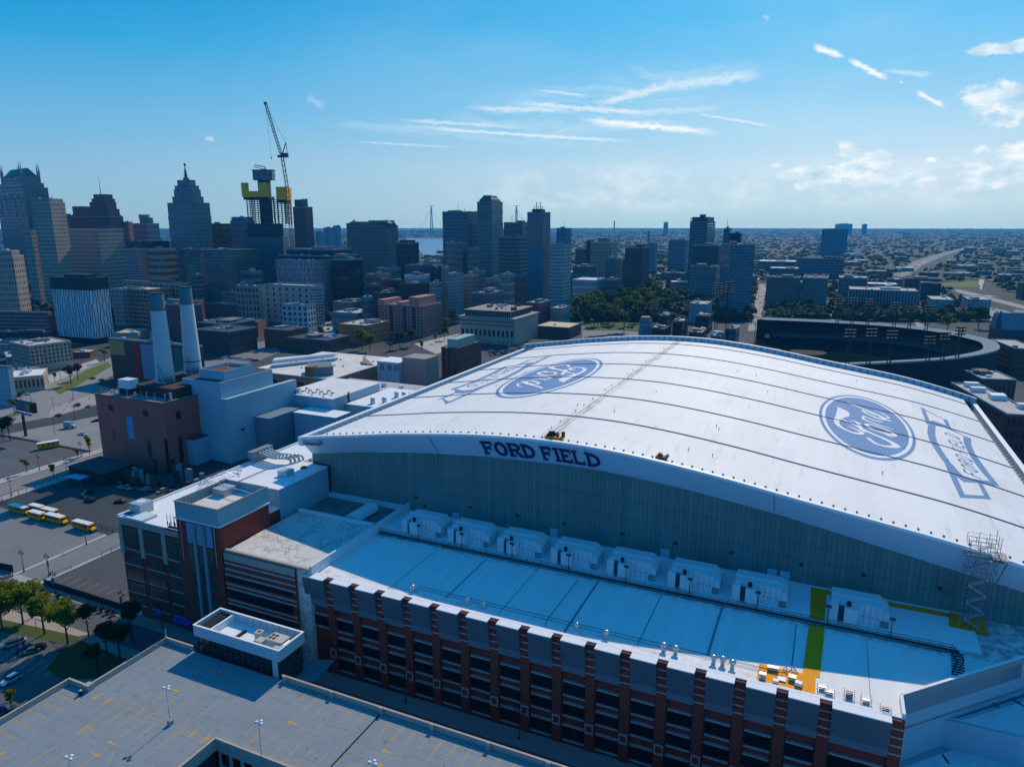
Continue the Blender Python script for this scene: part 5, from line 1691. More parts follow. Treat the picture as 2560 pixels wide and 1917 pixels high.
for i, (s, t, a, b, h, lab) in enumerate(((-106.6, 109.0, 4.6, 3.0, 1.9, 'large tan rooftop unit with four round fans on the lobby roof'), (-110.3, 107.6, 2.0, 1.8, 1.3, 'small tan rooftop unit left of the large one on the lobby roof'), (-112.2, 109.2, 1.6, 1.6, 1.9, 'small tan unit with one fan on the lobby roof'), (-104.6, 106.9, 1.6, 1.6, 1.5, 'tan box beside the lobby roof front parapet'))):
 r = thing('rooftop_unit', lab, 'air unit', (s, t, 17.6), 0, 'units on the lobby roof')
 tan = mat('unit_tan', (.50, .48, .42), .6, .1)
 part(r, 'casing', MB().box(-a / 2, a / 2, -b / 2, b / 2, .15, h), tan, False)
 part(r, 'skid', MB().box(-a / 2, a / 2, -b / 2, -b / 2 + .2, 0, .149).box(-a / 2, a / 2, b / 2 - .2, b / 2, 0, .149), GREY, False)
 for fx2, fy2 in (((-1.6, -.6), (-.6, -.6), (-1.6, .5), (-.6, .5)) if i == 0 else ((0, 0),) if i == 2 else ()):
  part(r, 'fan', MB().cyl(fx2, fy2, h, h + .08, .42, n=12), mat('fan_rust', (.10, .06, .04), .8), False)
 if i == 0: part(r, 'duct_hood', MB().prism([(1.0, -1.2), (3.0, -1.2), (3.0, 1.0), (1.0, 1.0)], .5, [1.9, 1.2, 1.2, 1.9]), LGREY, False)
for i in range(9):
 s = -119 + i * 2.0
 r = part(lob, 'rod', MB().cyl(s, LY1 - .8, 17.61, 19.9, .05, n=4), BLACK)
# ================================================================== streets round the stadium
gpoly('street', [(-182, 104.8), (120, 104.8), (120, 122), (-182, 122)], .02, ASPHN)
gpoly('pavement', [(-177.5, 121.0), (18, 121.0), (18, 127), (-177.5, 125.0)], 0, PAVED, h=.14)
gpoly('pavement', [(-137, 104.8), (60, 104.8), (60, 108), (-137, 108)], 0, PAVED, h=.14)
# brick gatehouse portal on the pavement by the first bays
# west side: cross street, car parks
gpoly('street', [(-231.0, 60), (-219.5, 60), (-219.5, 330), (-231.5, 330)], .035, ASPH2)
gpoly('street', [(-420, 112.5), (-176, 112.5), (-176, 121.5), (-420, 121.5)], .045, ASPH)
gpoly('pavement', [(-232.8, 124.5), (-231.0, 124.5), (-231.4, 158), (-233.2, 158)], 0, PAVE, h=.13)
gpoly('pavement', [(-219.4, 124), (-217.9, 124), (-217.9, 215), (-219.4, 215)], 0, PAVE, h=.13)
gpoly('pavement', [(-217.3, 121.6), (-178, 121.8), (-178, 124.6), (-217.3, 124.6)], 0, PAVED, h=.13)
gpoly('car_park', [(-217.5, 125.4), (-178, 125.4), (-178, 160), (-217.5, 160)], .05, ASPHN)
gpoly('car_park', [(-301, 122.5), (-233.3, 122.5), (-233.3, 158.5), (-301, 158.5)], .05, ASPH2)
gpoly('car_park', [(-300.5, 161), (-180, 161), (-180, 216), (-300.5, 216)], .055, mat('shade_toned_lot', (.045, .055, .060), .9, .15, .05, fine=.1))  # asphalt colour darkened, partly standing in for shade over this lot
gpoly('car_park', [(-405, 165), (-328, 165), (-328, 220), (-392, 219.5)], .05, ASPH)
gpoly('car_park', [(-398, 221), (-327.5, 221), (-327.5, 276), (-385, 276)], .055, mat('lot_worn', (.24, .235, .23), .9, .2, .05, fine=.2))
gpoly('street', [(-321.5, 60), (-306.5, 60), (-306.5, 330), (-321.5, 330)], .04, mat('street_worn', (.21, .205, .20), .9, .2, .05, fine=.2))
gpoly('pavement', [(-328, 100), (-322, 100), (-322, 290), (-328, 290)], 0, PAVE, h=.13)
gpoly('pavement', [(-306, 100), (-301, 100), (-301, 205), (-306, 205)], 0, PAVE, h=.13)
for nm, pts_, w, z, mm in (('lane_marking', [(-313.6, 100), (-313.6, 320)], .5, .06, YLINE), ('lane_marking', [(-309.9, 100), (-309.9, 200)], .15, .06, WLINE)):
 struct(nm, MB().strip(pts_, w, z), mm)
gpoly('pavement', [(-398.5, 219.6), (-327.9, 220.0), (-327.9, 221.2), (-398.5, 220.8)], 0, mat('kerb_dark', (.06, .06, .06), .9), h=.5)
# park below, left
gpoly('lawn', [(-232, 98), (-180.5, 106.5), (-177.8, 109.5), (-179.5, 110.5), (-232, 104.5)], .07, GRASSM)
gpoly('pavement', [(-232, 104.5), (-179.5, 110.5), (-177.6, 112.6), (-200, 112.6), (-232, 111.0)], 0, mat('gravelly_path', (.36, .31, .26), .95, .3, .4, fine=.4), h=.10)
gpoly('car_park', [(-260, 60), (-165, 60), (-165, 100), (-186, 106), (-232, 97.5), (-260, 92)], .06, ASPH)
gpoly('lawn', [(-173, 97.3), (-164, 96.4), (-151, 104.5), (-150, 111), (-177, 111), (-178.5, 106)], .08, mat('lawn_dark', (.035, .055, .012), .95, .3, .3, fine=.4))
gpoly('pavement', [(-176.8, 112.4), (-137.4, 112.4), (-137.4, 108.6), (-150, 108), (-176.8, 109.6)], .10, PAVED)
gpoly('pavement', [(-164.3, 96.2), (-157, 96), (-146, 104), (-151, 104.4)], .10, PAVED)
for i in range(9):
 s = -213.7 + i * 4.05
 struct('stall_marking', MB().strip([(s, 128.4 + i * .1), (s, 132.4 + i * .1)], .16, .07), YLINE)
for i in range(10):
 a, b = -232.5 + i * 2.9, 90
 struct('stall_marking', MB().strip([(-196 + i * 2.8, 92.5 + i * .3), (-197 + i * 2.8, 97.5 + i * .3)], .12, .08), WLINE)
def stall_rows(nm, x0, x1, step, y0, y1, z, rz=0.0, w=.14):
 mb = MB()
 x = x0
 while x < x1:
  mb.strip([(x, y0), (x + rz, y1)], w, z)
  x += step
 struct(nm, mb, mat('worn_line', (.30, .29, .27), .9, .5, 1.0, fine=.5))
for y0 in (168, 180, 191, 203): stall_rows('stall_marking', -388 + (220 - y0) * .25, -330, 2.9, y0, y0 + 5.2, .075)
for y0 in (225, 238, 250, 262): stall_rows('stall_marking', -388, -330, 2.9, y0, y0 + 5.2, .08)
for y0 in (126, 140): stall_rows('stall_marking', -296, -238, 2.9, y0, y0 + 5, .075)
for (x0, x1, y) in ((-230.6, -219.9, 123.2), (-321, -307, 158), (-321, -307, 222)):
 mb = MB()
 x = x0
 while x < x1:
  mb.face([(x, y, .085), (x + .6, y, .085), (x + .6, y + 3, .085), (x, y + 3, .085)])
  x += 1.3
 struct('crosswalk', mb, WLINE)
for a, b in (((-420, 117), (-233, 117)), ((-219, 117), (-178, 114))):
 mb = MB()
 L = a[0]
 while L < b[0]:
  mb.strip([(L, a[1]), (L + 3, a[1])], .15, .07)
  L += 8
 struct('lane_marking', mb, WLINE)
# screening fences
def fence(name, label, pts, h, m, posts=3.0, rails=3, solid=True):
 t = thing(name, label, 'fence', (*pts[0], 0))
 for a, b in zip(pts, pts[1:]):
  L = math.hypot(b[0] - a[0], b[1] - a[1])
  d = ((b[0] - a[0]) / L, (b[1] - a[1]) / L)
  if solid:
   n_ = (-d[1] * .08, d[0] * .08)
   part(t, 'fence_panel', MB().prism([(a[0] - n_[0], a[1] - n_[1]), (b[0] - n_[0], b[1] - n_[1]), (b[0] + n_[0], b[1] + n_[1]), (a[0] + n_[0], a[1] + n_[1])], .05, h), m)
  else:
   for k in range(rails):
    z = h * (k + 1) / rails
    part(t, 'rail', MB().tube((a[0], a[1], z), (b[0], b[1], z), .05, n=4), m)
  n = max(1, int(L / posts))
  for i in range(n + 1):
   part(t, 'fence_post', MB().cyl(a[0] + d[0] * L * i / n, a[1] + d[1] * L * i / n, 0, h + .15, .09, n=5), m)
 return t
fence('screen_fence', 'dark screened fence along the kerb of the small striped car park', [(-216.6, 125.2), (-179.5, 124.9)], 2.0, BLACK)
fence('screen_fence', 'dark screened fence at the far left edge above the bench plaza', [(-252, 124.2), (-234.2, 126.6)], 2.4, BLACK)
fence('rail_fence', 'low black rail fence between the street and the brick warehouse', [(-218.4, 146), (-218.2, 153)], 1.3, BLACK, 2.5, 2, False)
fence('rail_fence', 'low black rail fence near the corner lamp of the striped car park', [(-218.9, 130.5), (-218.6, 135.4)], 1.3, BLACK, 2.5, 2, False)
fence('chain_fence', 'black chain link fence along the shaded car park and the main road', [(-301, 150), (-301, 176), (-300.5, 196)], 2.2, BLACK, 3, 3, False)
fence('chain_fence', 'black chain link fence behind the row of school buses', [(-300, 160.5), (-232, 160.5)], 2.0, BLACK, 3, 3, False)
# shrubs in a row along the bench plaza
HB = leafmat('shrub_leaf', (.015, .022, .012), (.04, .05, .02))
sh_me = make_crown(41, 1.1, 1.2, 420, HB, 6, .22).data('foliage', HB)
sh_st = MB().cyl(0, 0, 0, .5, .12, n=5).data('stem', BARK)
SL = ['leftmost', 'second', 'third', 'fourth', 'fifth', 'sixth', 'seventh', 'eighth', 'ninth', 'tenth']
for i, (u, v) in enumerate(((104, 1479), (122, 1485), (146, 1493), (162, 1498), (178, 1501), (221, 1514), (237, 1521), (253, 1526), (269, 1531), (284, 1535))):
 s, t = atz(u, v, .4)
 b = thing('shrub', 'dark low shrub in the kerbside row by the screened fence, %s from the left' % SL[i], 'shrub', (s, t, .1), i * .7, 'row of dark shrubs')
 inst(b, 'foliage', sh_me, (0, 0, .8))
 inst(b, 'stem', sh_st, (0, 0, 0))
# trees of the little park and the planting strip
for (u, v, k, sc, lab) in (
  (170, 1609, 'park', 1.0, 'bright leafy tree with a forked trunk at the tip of the lawn'), (112, 1585, 'park2', 1.1, 'large bright leafy tree left of the forked one on the lawn'),
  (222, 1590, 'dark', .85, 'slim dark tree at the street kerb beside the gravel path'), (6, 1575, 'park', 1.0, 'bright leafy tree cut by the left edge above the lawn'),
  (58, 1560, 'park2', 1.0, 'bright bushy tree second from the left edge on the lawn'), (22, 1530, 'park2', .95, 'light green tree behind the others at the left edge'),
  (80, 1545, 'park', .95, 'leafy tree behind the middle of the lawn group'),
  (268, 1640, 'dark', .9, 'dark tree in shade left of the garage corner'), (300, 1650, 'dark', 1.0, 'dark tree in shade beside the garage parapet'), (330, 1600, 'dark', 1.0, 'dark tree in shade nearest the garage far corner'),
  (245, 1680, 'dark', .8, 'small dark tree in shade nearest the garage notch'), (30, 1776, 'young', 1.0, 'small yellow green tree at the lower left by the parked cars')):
 s, t = atz(u, v, 0)
 tree(s, t, k, lab, sc)
s, t = atz(92, 1578, 0)
lamp('globe', s, t, 'short white globe lamp on the lawn under the trees')
for (u, v, lab) in ((139, 1484, 'black twin lantern street lamp with blue banners by the screened fence'), (309, 1536, 'black twin lantern street lamp at the warehouse end of the screened fence'), (35, 1484, 'black twin lantern street lamp rising behind the left trees'), (407, 1570, 'black twin lantern street lamp on the pavement before the warehouse'), (1014, 1757, 'black twin lantern street lamp on the street behind the garage, left one'), (1298, 1846, 'black twin lantern street lamp on the street behind the garage, right one')):
 s, t = atz(u, v, .1)
 l_ = lamp('twin', s, t, lab, 'twin lantern street lamps')
for (u, v, lab) in ((216, 1360, 'black street lamp beside the last school bus'), (123, 1438, 'black street lamp with a blue banner by the street corner'), (60, 1428, 'black street lamp at the near corner of the bus car park'), (29, 1238, 'black street lamp at the far left end of the chain fence'), (99, 1175, 'black street lamp beside the round tree on the main road kerb'), (167, 1184, 'black street lamp between two young trees on the main road'), (204, 1142, 'black street lamp at the right end of the big car park')):
 s, t = atz(u, v, .1)
 lamp('twin', s, t, lab, 'street lamps along the main road')
BN = mat('banner_cloth', (.04, .10, .30), .8)
for (u, v, z_, lab) in ((119, 1408, 4.6, 'blue vertical banner on the corner street lamp'), (131, 1452, 3.4, 'blue vertical banner by the screened fence lamp, left side'), (302, 1500, 4.2, 'dark blue banner on the lamp by the warehouse')):
 s, t = atz(u, v, z_)
 b = thing('street_banner', lab, 'banner', (s, t, z_ - 1.2))
 part(b, 'cloth', MB().box(-.45, .45, -.03, .03, 0, 2.2), BN, False)
 part(b, 'bracket', MB().tube((-.5, 0, 2.25), (.5, 0, 2.25), .04, n=4), BLACK, False)
# ---- vehicles
YB = mat('bus_yellow', (.78, .32, .0), .45, .08, .5)
def make_bus(L, name='school_bus'):
 t = thing(name, None, 'school bus', (0, 0, 0), 0, 'yellow school buses parked in a double row')
 h = 3.05
 k = L - 1.7
 part(t, 'body', MB().box(-L / 2, -L / 2 + k, -1.2, 1.2, .55, h - .2), YB, False)
 part(t, 'roof', MB().box(-L / 2, -L / 2 + k, -1.15, 1.15, h - .2, h), mat('bus_roof', (.72, .72, .70), .6, .06), False)
 part(t, 'hood', MB().prism([(-L / 2 + k, -1.0), (L / 2, -.9), (L / 2, .9), (-L / 2 + k, 1.0)], .55, [1.75, 1.25, 1.25, 1.75]), YB, False)
 for sy in (-1, 1):
  part(t, 'side_windows', MB().box(-L / 2 + .5, -L / 2 + k - .7, sy * 1.2 - .02, sy * 1.2 + .02, 1.85, 2.5), GLASS, False)
  part(t, 'rub_rail', MB().box(-L / 2, -L / 2 + k, sy * 1.21 - .02, sy * 1.21 + .03, 1.3, 1.42), BLACK, False)
 part(t, 'windscreen', MB().box(-L / 2 + k + .005, -L / 2 + k + .05, -1.05, 1.05, 1.85, 2.65), GLASS, False)
 part(t, 'visor_panel', MB().box(-L / 2 + k + .002, -L / 2 + k + .5, -1.1, 1.1, 2.6, 2.85), YB, False)
 for a in (-L / 2 + 1.6, L / 2 - 1.2):
  for b in (-1.05, 1.05):
   part(t, 'wheel', MB().tube((a, b - .14, .48), (a, b + .14, .48), .48, n=12), TYRE, False)
 part(t, 'bumper', MB().box(L / 2, L / 2 + .18, -1.05, 1.05, .45, .75), BLACK, False)
 return t
b10 = make_bus(11.0)
b7 = make_bus(9.0)
BUS = [(b10, -281.2, 158.0, 'long white roofed school bus at the left end of the front row'), (b7, -268.6, 157.0, 'shorter school bus in the middle of the front row'), (b10, -259.2, 157.9, 'long school bus with a half shaded roof in the front row'), (b10, -243.6, 157.9, 'school bus at the right end standing apart beside the lamp'),
       (b7, -275.5, 161.2, 'shorter school bus in the back row behind the long left one'), (b7, -267.0, 160.9, 'school bus in the back row with a shaded roof')]
done = set()
for proto, s, t, lab in BUS:
 if id(proto) not in done:
  done.add(id(proto)); proto.location = (s, t, .06); proto['label'] = lab
 else: dup(proto, (s, t, .06), 0, lab)
tr_ = thing('site_trailer', 'yellow and teal site trailer with a white roof parked in the big car park', 'trailer', (*atz(122, 1120, 0), .06), rad(64))
part(tr_, 'body', MB().box(-4.6, 4.6, -1.3, 1.3, .5, 3.2), mat('trailer_yellow', (.62, .30, .0), .6, .15, .4), False)
part(tr_, 'end_wall', MB().box(-4.63, -4.602, -1.25, 1.25, .5, 3.1), mat('trailer_teal', (.05, .22, .28), .6), False)
part(tr_, 'roof', MB().box(-4.7, 4.7, -1.38, 1.38, 3.2, 3.35), WHITE, False)
for a in (-2.8, -.6, 1.6):
 part(tr_, 'window', MB().box(a, a + 1.1, -1.33, -1.302, 1.7, 2.4), GLASS, False)
part(tr_, 'axle', MB().tube((0, -1.2, .4), (0, 1.2, .4), .4, n=10), TYRE, False)
CARS = [  # near cars, sighted on the ground
 ((28, 1700), 92, 'white', True, 'white car with a blue shaded bonnet alone in the lower left car park'),
 ((26, 1612), 60, 'silver', True, 'silver blue estate car at the left end of the shaded parked row'), ((42, 1605), 60, 'silver', False, 'pale car second in the shaded parked row'),
 ((60, 1622), 60, 'blue', False, 'light blue car in the middle of the shaded parked row'), ((75, 1628), 60, 'teal', False, 'teal car right of the light blue one in the shaded row'), ((92, 1620), 60, 'black', False, 'dark car with shiny roof at the right end of the shaded row'),
 ((10, 1770), 20, 'blue', False, 'small blue car under the yellow green tree at the lower left'),
 ((145, 1216), 165, 'black', False, 'black car in the shaded car park near its chain fence'), ((219, 1232), 60, 'black', True, 'black car with open shadow in the middle of the shaded car park'), ((210, 1241), 170, 'grey', False, 'dark grey low car touching the black one in the shaded car park'),
 ((226, 1251), 15, 'black', True, 'black pickup like car below the other dark cars in the shaded lot'), ((300, 1254), 25, 'black', False, 'lone black car near the warehouse in the shaded lot'),
 ((205, 1085), 10, 'white', False, 'white car in the middle of the big worn car park'), ((147, 1038), 12, 'teal', False, 'green saloon at the top edge of the big worn car park'), ((194, 1013), -10, 'black', True, 'black car beside the construction barriers'), ((222, 1016), 0, 'silver', False, 'silver car nearest the power plant wall'),
 ((240, 1052), 60, 'black', False, 'black car half hidden behind the power plant corner'), ((68, 986), 10, 'white', False, 'white car with black bonnet on the wide avenue'), ((232, 946), 20, 'red', False, 'red car on the avenue beside the grass median'), ((254, 950), 10, 'black', False, 'black car on the avenue behind the red one'), ((5, 1012), 30, 'green', True, 'green van cut by the left edge at the avenue'),
]
for (u, v), r, cn, sv, lab in CARS:
 s, t = atz(u, v, .4)
 car(s, t, rad(r), cn, lab, None, 2, sv, .06)
for i in range(14):
 u, v = 300 + (i % 7) * 21 + random.uniform(-3, 3), 1208 + (i // 7) * 10 + (i % 7) * 2
 s, t = atz(u, v, .5)
 car(s, t, rad(random.choice((0, 20, 90, 160))), random.choice(('black', 'grey', 'black', 'red', 'blue', 'silver')), 'dark car in the cluster below the power plant, %s in the %s row' % (ords[i % 7], ('back', 'front')[i // 7]), 'cars crowded below the power plant', 1, i % 2 == 0, .06)
van = thing('box_truck', 'grey blue box truck with an open trailer in the big worn car park', 'truck', (*atz(176, 1070, 0), .06), rad(15))
part(van, 'box_body', MB().box(-3.2, 1.2, -1.2, 1.2, .7, 3.6), mat('truck_box', (.22, .34, .38), .6, .2, .5), False)
part(van, 'cab', MB().prism([(1.25, -1.1), (3.4, -1.1), (3.4, 1.1), (1.25, 1.1)], .6, [2.4, 1.5, 1.5, 2.4]), mat('truck_box', (.22, .34, .38)), False)
part(van, 'windscreen', MB().box(1.26, 1.9, -1.12, 1.12, 1.6, 2.2), GLASS, False)
for a in (-2.2, 2.4):
 for b in (-1.05, 1.05):
  part(van, 'wheel', MB().tube((a, b - .14, .45), (a, b + .14, .45), .45, n=10), TYRE, False)
# billboard on its post
bb_ = thing('billboard', 'dark framed billboard with a blue and amber advert on one steel post', 'billboard', (*atz(65, 1090, 0), 0), rad(-4))
part(bb_, 'post', MB().cyl(0, 0, 0, 12.6, .75, .7, 10), mat('post_brown', (.04, .03, .03), .8), False)
bdy = part(bb_, 'board', MB().box(-4.4, 13.0, -.8, .8, 14.2, 19.6), BLACK, False)
part(bdy, 'advert', MB().box(-3.8, 9.4, -.86, -.802, 15.2, 19.0), mat('advert_blue', (.05, .16, .22), .5, .5, .4), False)
part(bdy, 'advert_figure', MB().box(6.0, 8.8, -.90, -.862, 15.2, 18.8), mat('advert_amber', (.45, .22, .06), .5, .3, .6), False)
part(bdy, 'advert_line', MB().box(-3.0, 5.0, -.90, -.862, 16.6, 17.2), mat('advert_brown', (.16, .07, .05), .5), False)
part(bb_, 'catwalk', MB().box(-4.4, 11.6, -2.0, -.81, 13.2, 13.4).tube((-4.4, -2, 14.2), (11.6, -2, 14.2), .06, n=4), mat('catwalk_blue', (.10, .12, .25), .6), False)
for q in range(5):
 part(bb_, 'floodlight', MB().box(-3.4 + q * 3.4, -1.4 + q * 3.4, -2.7, -2.1, 12.9, 13.2), LGREY, False)
# young street trees and the dark ones by the avenue
for (u, v, k, sc, lab) in ((68, 1182, 'street', .85, 'round young tree on the kerb of the main road'), (135, 1195, 'street', .85, 'round green tree on the near kerb of the main road, by the yellow line'), (225, 1135, 'young', 1.5, 'thin yellow green tree at the right corner of the big car park'), (195, 1148, 'young', .9, 'small bush like tree beside the thin yellow green one'),
                           (25, 1098, 'dark', 1.1, 'big dark tree under the billboard at the left edge'), (8, 1100, 'dark', 1.0, 'dark tree at the left edge below the avenue'), (37, 1035, 'street', 1.3, 'green tree on the median left of the billboard'), (55, 1012, 'street', 1.1, 'green tree on the median right end near the billboard'),
                           (178, 962, 'dark', 1.3, 'large dark tree at the near end of the grass median'), (195, 950, 'dark', 1.1, 'dark tree just behind the near end of the median'), (262, 905, 'street', 1.5, 'green tree at the far end of the grass median'), (138, 955, 'street', .9, 'small tree at the pavement before the corner restaurant')):
 s, t = atz(u, v, 0)
 tree(s, t, k, lab, sc)
# avenue with its planted median
AV = mat('avenue_worn', (.24, .235, .23), .9, .2, .04, fine=.2)
gpoly('street', [(-60, 1075), (20, 1052), (110, 1015), (240, 960), (300, 930), (420, 860), (380, 850), (250, 905), (100, 965), (0, 1000), (-60, 1020)], .03, AV, px=True)
gpoly('street', [(240, 960), (100, 965), (30, 1060), (140, 1040), (250, 1010), (330, 985)], .036, AV, px=True)
gpoly('lawn', [(132, 975), (150, 986), (182, 970), (240, 938), (280, 915), (268, 905), (215, 925)], .06, mat('median_grass', (.10, .13, .015), .95, .3, .3, fine=.3), px=True)
gpoly('lawn', [(-30, 1075), (50, 1035), (48, 1025), (-30, 1058)], .06, mat('median_grass', (.10, .13, .015), .95), px=True)
gpoly('pavement', [(0, 1005), (120, 962), (250, 905), (240, 898), (100, 945), (0, 985)], .07, PAVE, px=True)
gpoly('plaza', [(120, 1045), (128, 1020), (235, 985), (240, 1010), (190, 1022), (160, 1035)], .062, mat('torn_plaza', (.34, .30, .27), .9, .4, .15, fine=.5), px=True)
for i in range(12):
 u, v = random.uniform(150, 238), 0
 v = 1010 - (u - 150) * .25 + random.uniform(-6, 18)
 s, t = atz(u, v, .2)
 b = thing('traffic_barrel', 'orange construction barrel by the torn up plaza corner', 'traffic barrel', (s, t, .06), 0, 'orange construction barrels')
 part(b, 'drum', MB().cyl(0, 0, 0, 1.0, .3, .24, 8), ORANGE, False)
 part(b, 'stripe', MB().cyl(0, 0, .55, .75, .30, .29, 8), WLINE, False)
for i, (u, v, lab) in enumerate(((137, 1085, 'dark lamp post rising behind the site trailer'), (188, 1050, 'dark utility post beside the box truck'), (135, 1030, 'dark lamp post behind the green saloon'), (80, 1015, 'tall thin lamp post on the avenue near the billboard'), (72, 975, 'tall thin lamp post before the corner restaurant'), (152, 950, 'thin lamp post by the avenue median'), (184, 1000, 'thin lamp post beside the barriers'), (204, 905, 'thin lamp post on the far avenue kerb'))):
 s, t = atz(u, v, 0)
 lamp('cobra', s, t, lab, 'tall lamp posts by the avenue', rz=.3)
# ================================================================== the city: towers, blocks and sheds
def gD(v):                                     # forward distance of a ground point sighted at row v
 return CAMH / math.tan(TH + math.atan((v - 958.5) / FPX))
C_ = {'beige': (.37, .30, .24), 'tan': (.31, .22, .165), 'grey': (.22, .23, .24), 'dark': (.035, .04, .045), 'brick': (.15, .05, .04), 'brown': (.24, .10, .07), 'white': (.50, .51, .52), 'glass': (.05, .08, .10), 'teal': (.07, .14, .16), 'blue': (.08, .13, .18), 'pink': (.38, .15, .11), 'orange': (.42, .14, .06), 'stone': (.38, .29, .23), 'green': (.10, .14, .12), 'rose': (.38, .17, .14)}
RM = {'light': mat('roof_gravel', (.46, .43, .41), .9, .3, .08, fine=.3), 'dark': mat('roof_tar', (.05, .055, .06), .9, .3, .08, fine=.3), 'white': mat('roof_white', (.70, .69, .67), .85, .2, .06, fine=.15), 'tan': mat('roof_tan', (.60, .47, .30), .85, .2, .06), 'brick': BRICK2}
rb = random.Random(21)
def block(label, uL, uC, uR, vt, D, wall='grey', nx=10, nz=10, rot=0.0, mode='R', fx=.5, fz=.55, glass=(.012, .02, .028), name='office_building', cat='building', roof='dark', dep=None, pent=1, band=0.0, rough=.15, lit=.3, z0=3.0, wob=0.0, tiers=(), antenna=0, units=None, wid=None, ant_h=16, plain=False, shaft=None):
 """block whose near top corner is sighted at (uC, vt) at forward distance D"""
 r = ray(uC, vt)
 F0 = fwd(r[0], r[1])
 k = D / F0
 px_, py_, h = r[0] * k, r[1] * k, CAMH + r[2] * k
 Z = h - CAMH
 R_ = rad(rot)
 a = (math.cos(R_), math.sin(R_))
 b = (-math.sin(R_), math.cos(R_))
 def solve(u, d):
  q = (u - 1280) / FPX
  X, F = lat(px_, py_), fwd(px_, py_)
  aX, aF = lat(*d), fwd(*d)
  return (q * (F * math.cos(TH) - Z * math.sin(TH)) - X) / (aX - q * aF * math.cos(TH))
 if mode == 'L' and uR is not None and uL is not None and -(px_ * a[0] + py_ * a[1]) > 0 and not wid:
  # seen from its right: the sighted span is front plus right flank
  d = dep or 30
  lo_, hi_ = uL, uR
  for _ in range(30):
   um = (lo_ + hi_) / 2
   r2 = ray(um, vt)
   q2 = D / fwd(*r2[:2])
   X_, Y_ = r2[0] * q2, r2[1] * q2
   if pix(X_ + b[0] * d, Y_ + b[1] * d, h)[0] > uR: hi_ = um
   else: lo_ = um
  um = max(um, uL + (uR - uL) * .55)
  r2 = ray(um, vt)
  q2 = D / fwd(*r2[:2])
  px_, py_ = r2[0] * q2, r2[1] * q2
  mode, dep = 'R', None
 if mode == 'R' and uR is not None and uR > uC + 2: dep = None
 if mode == 'R':
  w = wid or solve(uL, (-a[0], -a[1]))
  d = dep or (solve(uR, b) if uR is not None else w * .8)
  cx, cy = px_ - a[0] * w / 2 + b[0] * d / 2, py_ - a[1] * w / 2 + b[1] * d / 2
 else:
  w = wid or solve(uR, a)
  d = dep or (solve(uL, b) if uL is not None else w * .8)
  cx, cy = px_ + a[0] * w / 2 + b[0] * d / 2, py_ + a[1] * w / 2 + b[1] * d / 2
 w, d = max(3, abs(w)), min(max(3, abs(d)), 160)
 t = thing(name, label, cat, (cx, cy, 0), R_)
 col = C_[wall] if isinstance(wall, str) else wall
 ny = max(1, round(d / (w / nx)))
 if plain: fm_ = mat('wall_' + str(wall), col, .85, .2, .1, fine=.1, streak=.15)
 else: fm_ = facade('facade', col, glass, w, d, h, nx, ny, nz, fx, fz, min(z0, h * .3), .2, rough, lit, band, wob)
 wl_ = part(t, 'wall', MB().box(-w / 2, w / 2, -d / 2, d / 2, 0, h - .3), fm_, False)
 rf_ = part(t, 'roof', MB().box(-w / 2 + .3, w / 2 - .3, -d / 2 + .3, d / 2 - .3, h - .299, h - .05), RM[roof], False)
 pt = MB()
 e_ = .5 + w * .004
 hp_ = h + min(1.4, h * .03)
 pt.box(-w / 2 - .15, w / 2 + .15, -d / 2 - .15, -d / 2 + e_, h - .32, hp_).box(-w / 2 - .15, w / 2 + .15, d / 2 - e_, d / 2 + .15, h - .32, hp_)
 pt.box(-w / 2 - .15, -w / 2 + e_, -d / 2 + e_, d / 2 - e_, h - .32, hp_).box(w / 2 - e_, w / 2 + .15, -d / 2 + e_, d / 2 - e_, h - .32, hp_)
 part(t, 'parapet', pt, mat('parapet_' + (wall if isinstance(wall, str) else 'mix'), tuple(min(.7, c * 1.15) for c in col), .85, .1), False)
 zz_ = h - .05
 cw, cd = w, d
 for q in tiers:                            # (width share, depth share, top row v [, wall])
  f1, f2, v1 = q[:3]
  zt = CAMH + ray(uC, v1)[2] * k * 1.0
  tw, td = w * f1, d * f2
  ox, oy = (q[3] if len(q) > 3 else 0) * w, (q[4] if len(q) > 4 else 0) * d
  nzz = max(1, round((zt - zz_) / ((h) / nz)))
  part(t, 'upper_tier', MB().box(ox - tw / 2, ox + tw / 2, oy - td / 2, oy + td / 2, zz_ if zt > zz_ else h, zt), facade('facade', col, glass, w, d, zt, nx, ny, max(1, round(zt / (h / nz))), fx, fz, z0, .2, rough, lit, band), False)
  zz_, cw, cd = zt, tw, td
 if pent and not tiers:
  for i in range(pent):
   pw, pd = w * rb.uniform(.22, .4), d * rb.uniform(.22, .4)
   ox, oy = w * rb.uniform(-.25, .25), d * rb.uniform(-.2, .25)
   hh = rb.uniform(2.5, 4.5) if h > 30 else rb.uniform(1.2, 2.6)
   part(rf_, 'penthouse', MB().box(ox - pw / 2, ox + pw / 2, oy - pd / 2, oy + pd / 2, h - .049, h + hh), mat('penthouse_' + rb.choice('ab'), rb.choice(((.20, .21, .22), (.10, .11, .12))), .8), False)
 nu = units if units is not None else (5 if w * FPX / D > 60 else 2)
 for i in range(nu):
  ox, oy = cw * rb.uniform(-.42, .42), cd * rb.uniform(-.42, .42)
  s_ = rb.uniform(.8, 2.2)
  part(rf_, 'roof_unit', MB().box(ox - s_, ox + s_, oy - s_ * .7, oy + s_ * .7, zz_ if tiers else h - .048, (zz_ if tiers else h) + rb.uniform(.9, 2.0)), rb.choice((LGREY, GREY, WHITE2)), False)
 for i in range(antenna):
  ox = cw * (.25 * (i - (antenna - 1) / 2))
  part(rf_, 'antenna', MB().cyl(ox, 0, zz_, zz_ + ant_h * (1 if i == 0 else .5), .45, .12, 5), BLACK, False)
 return t, w, d, h
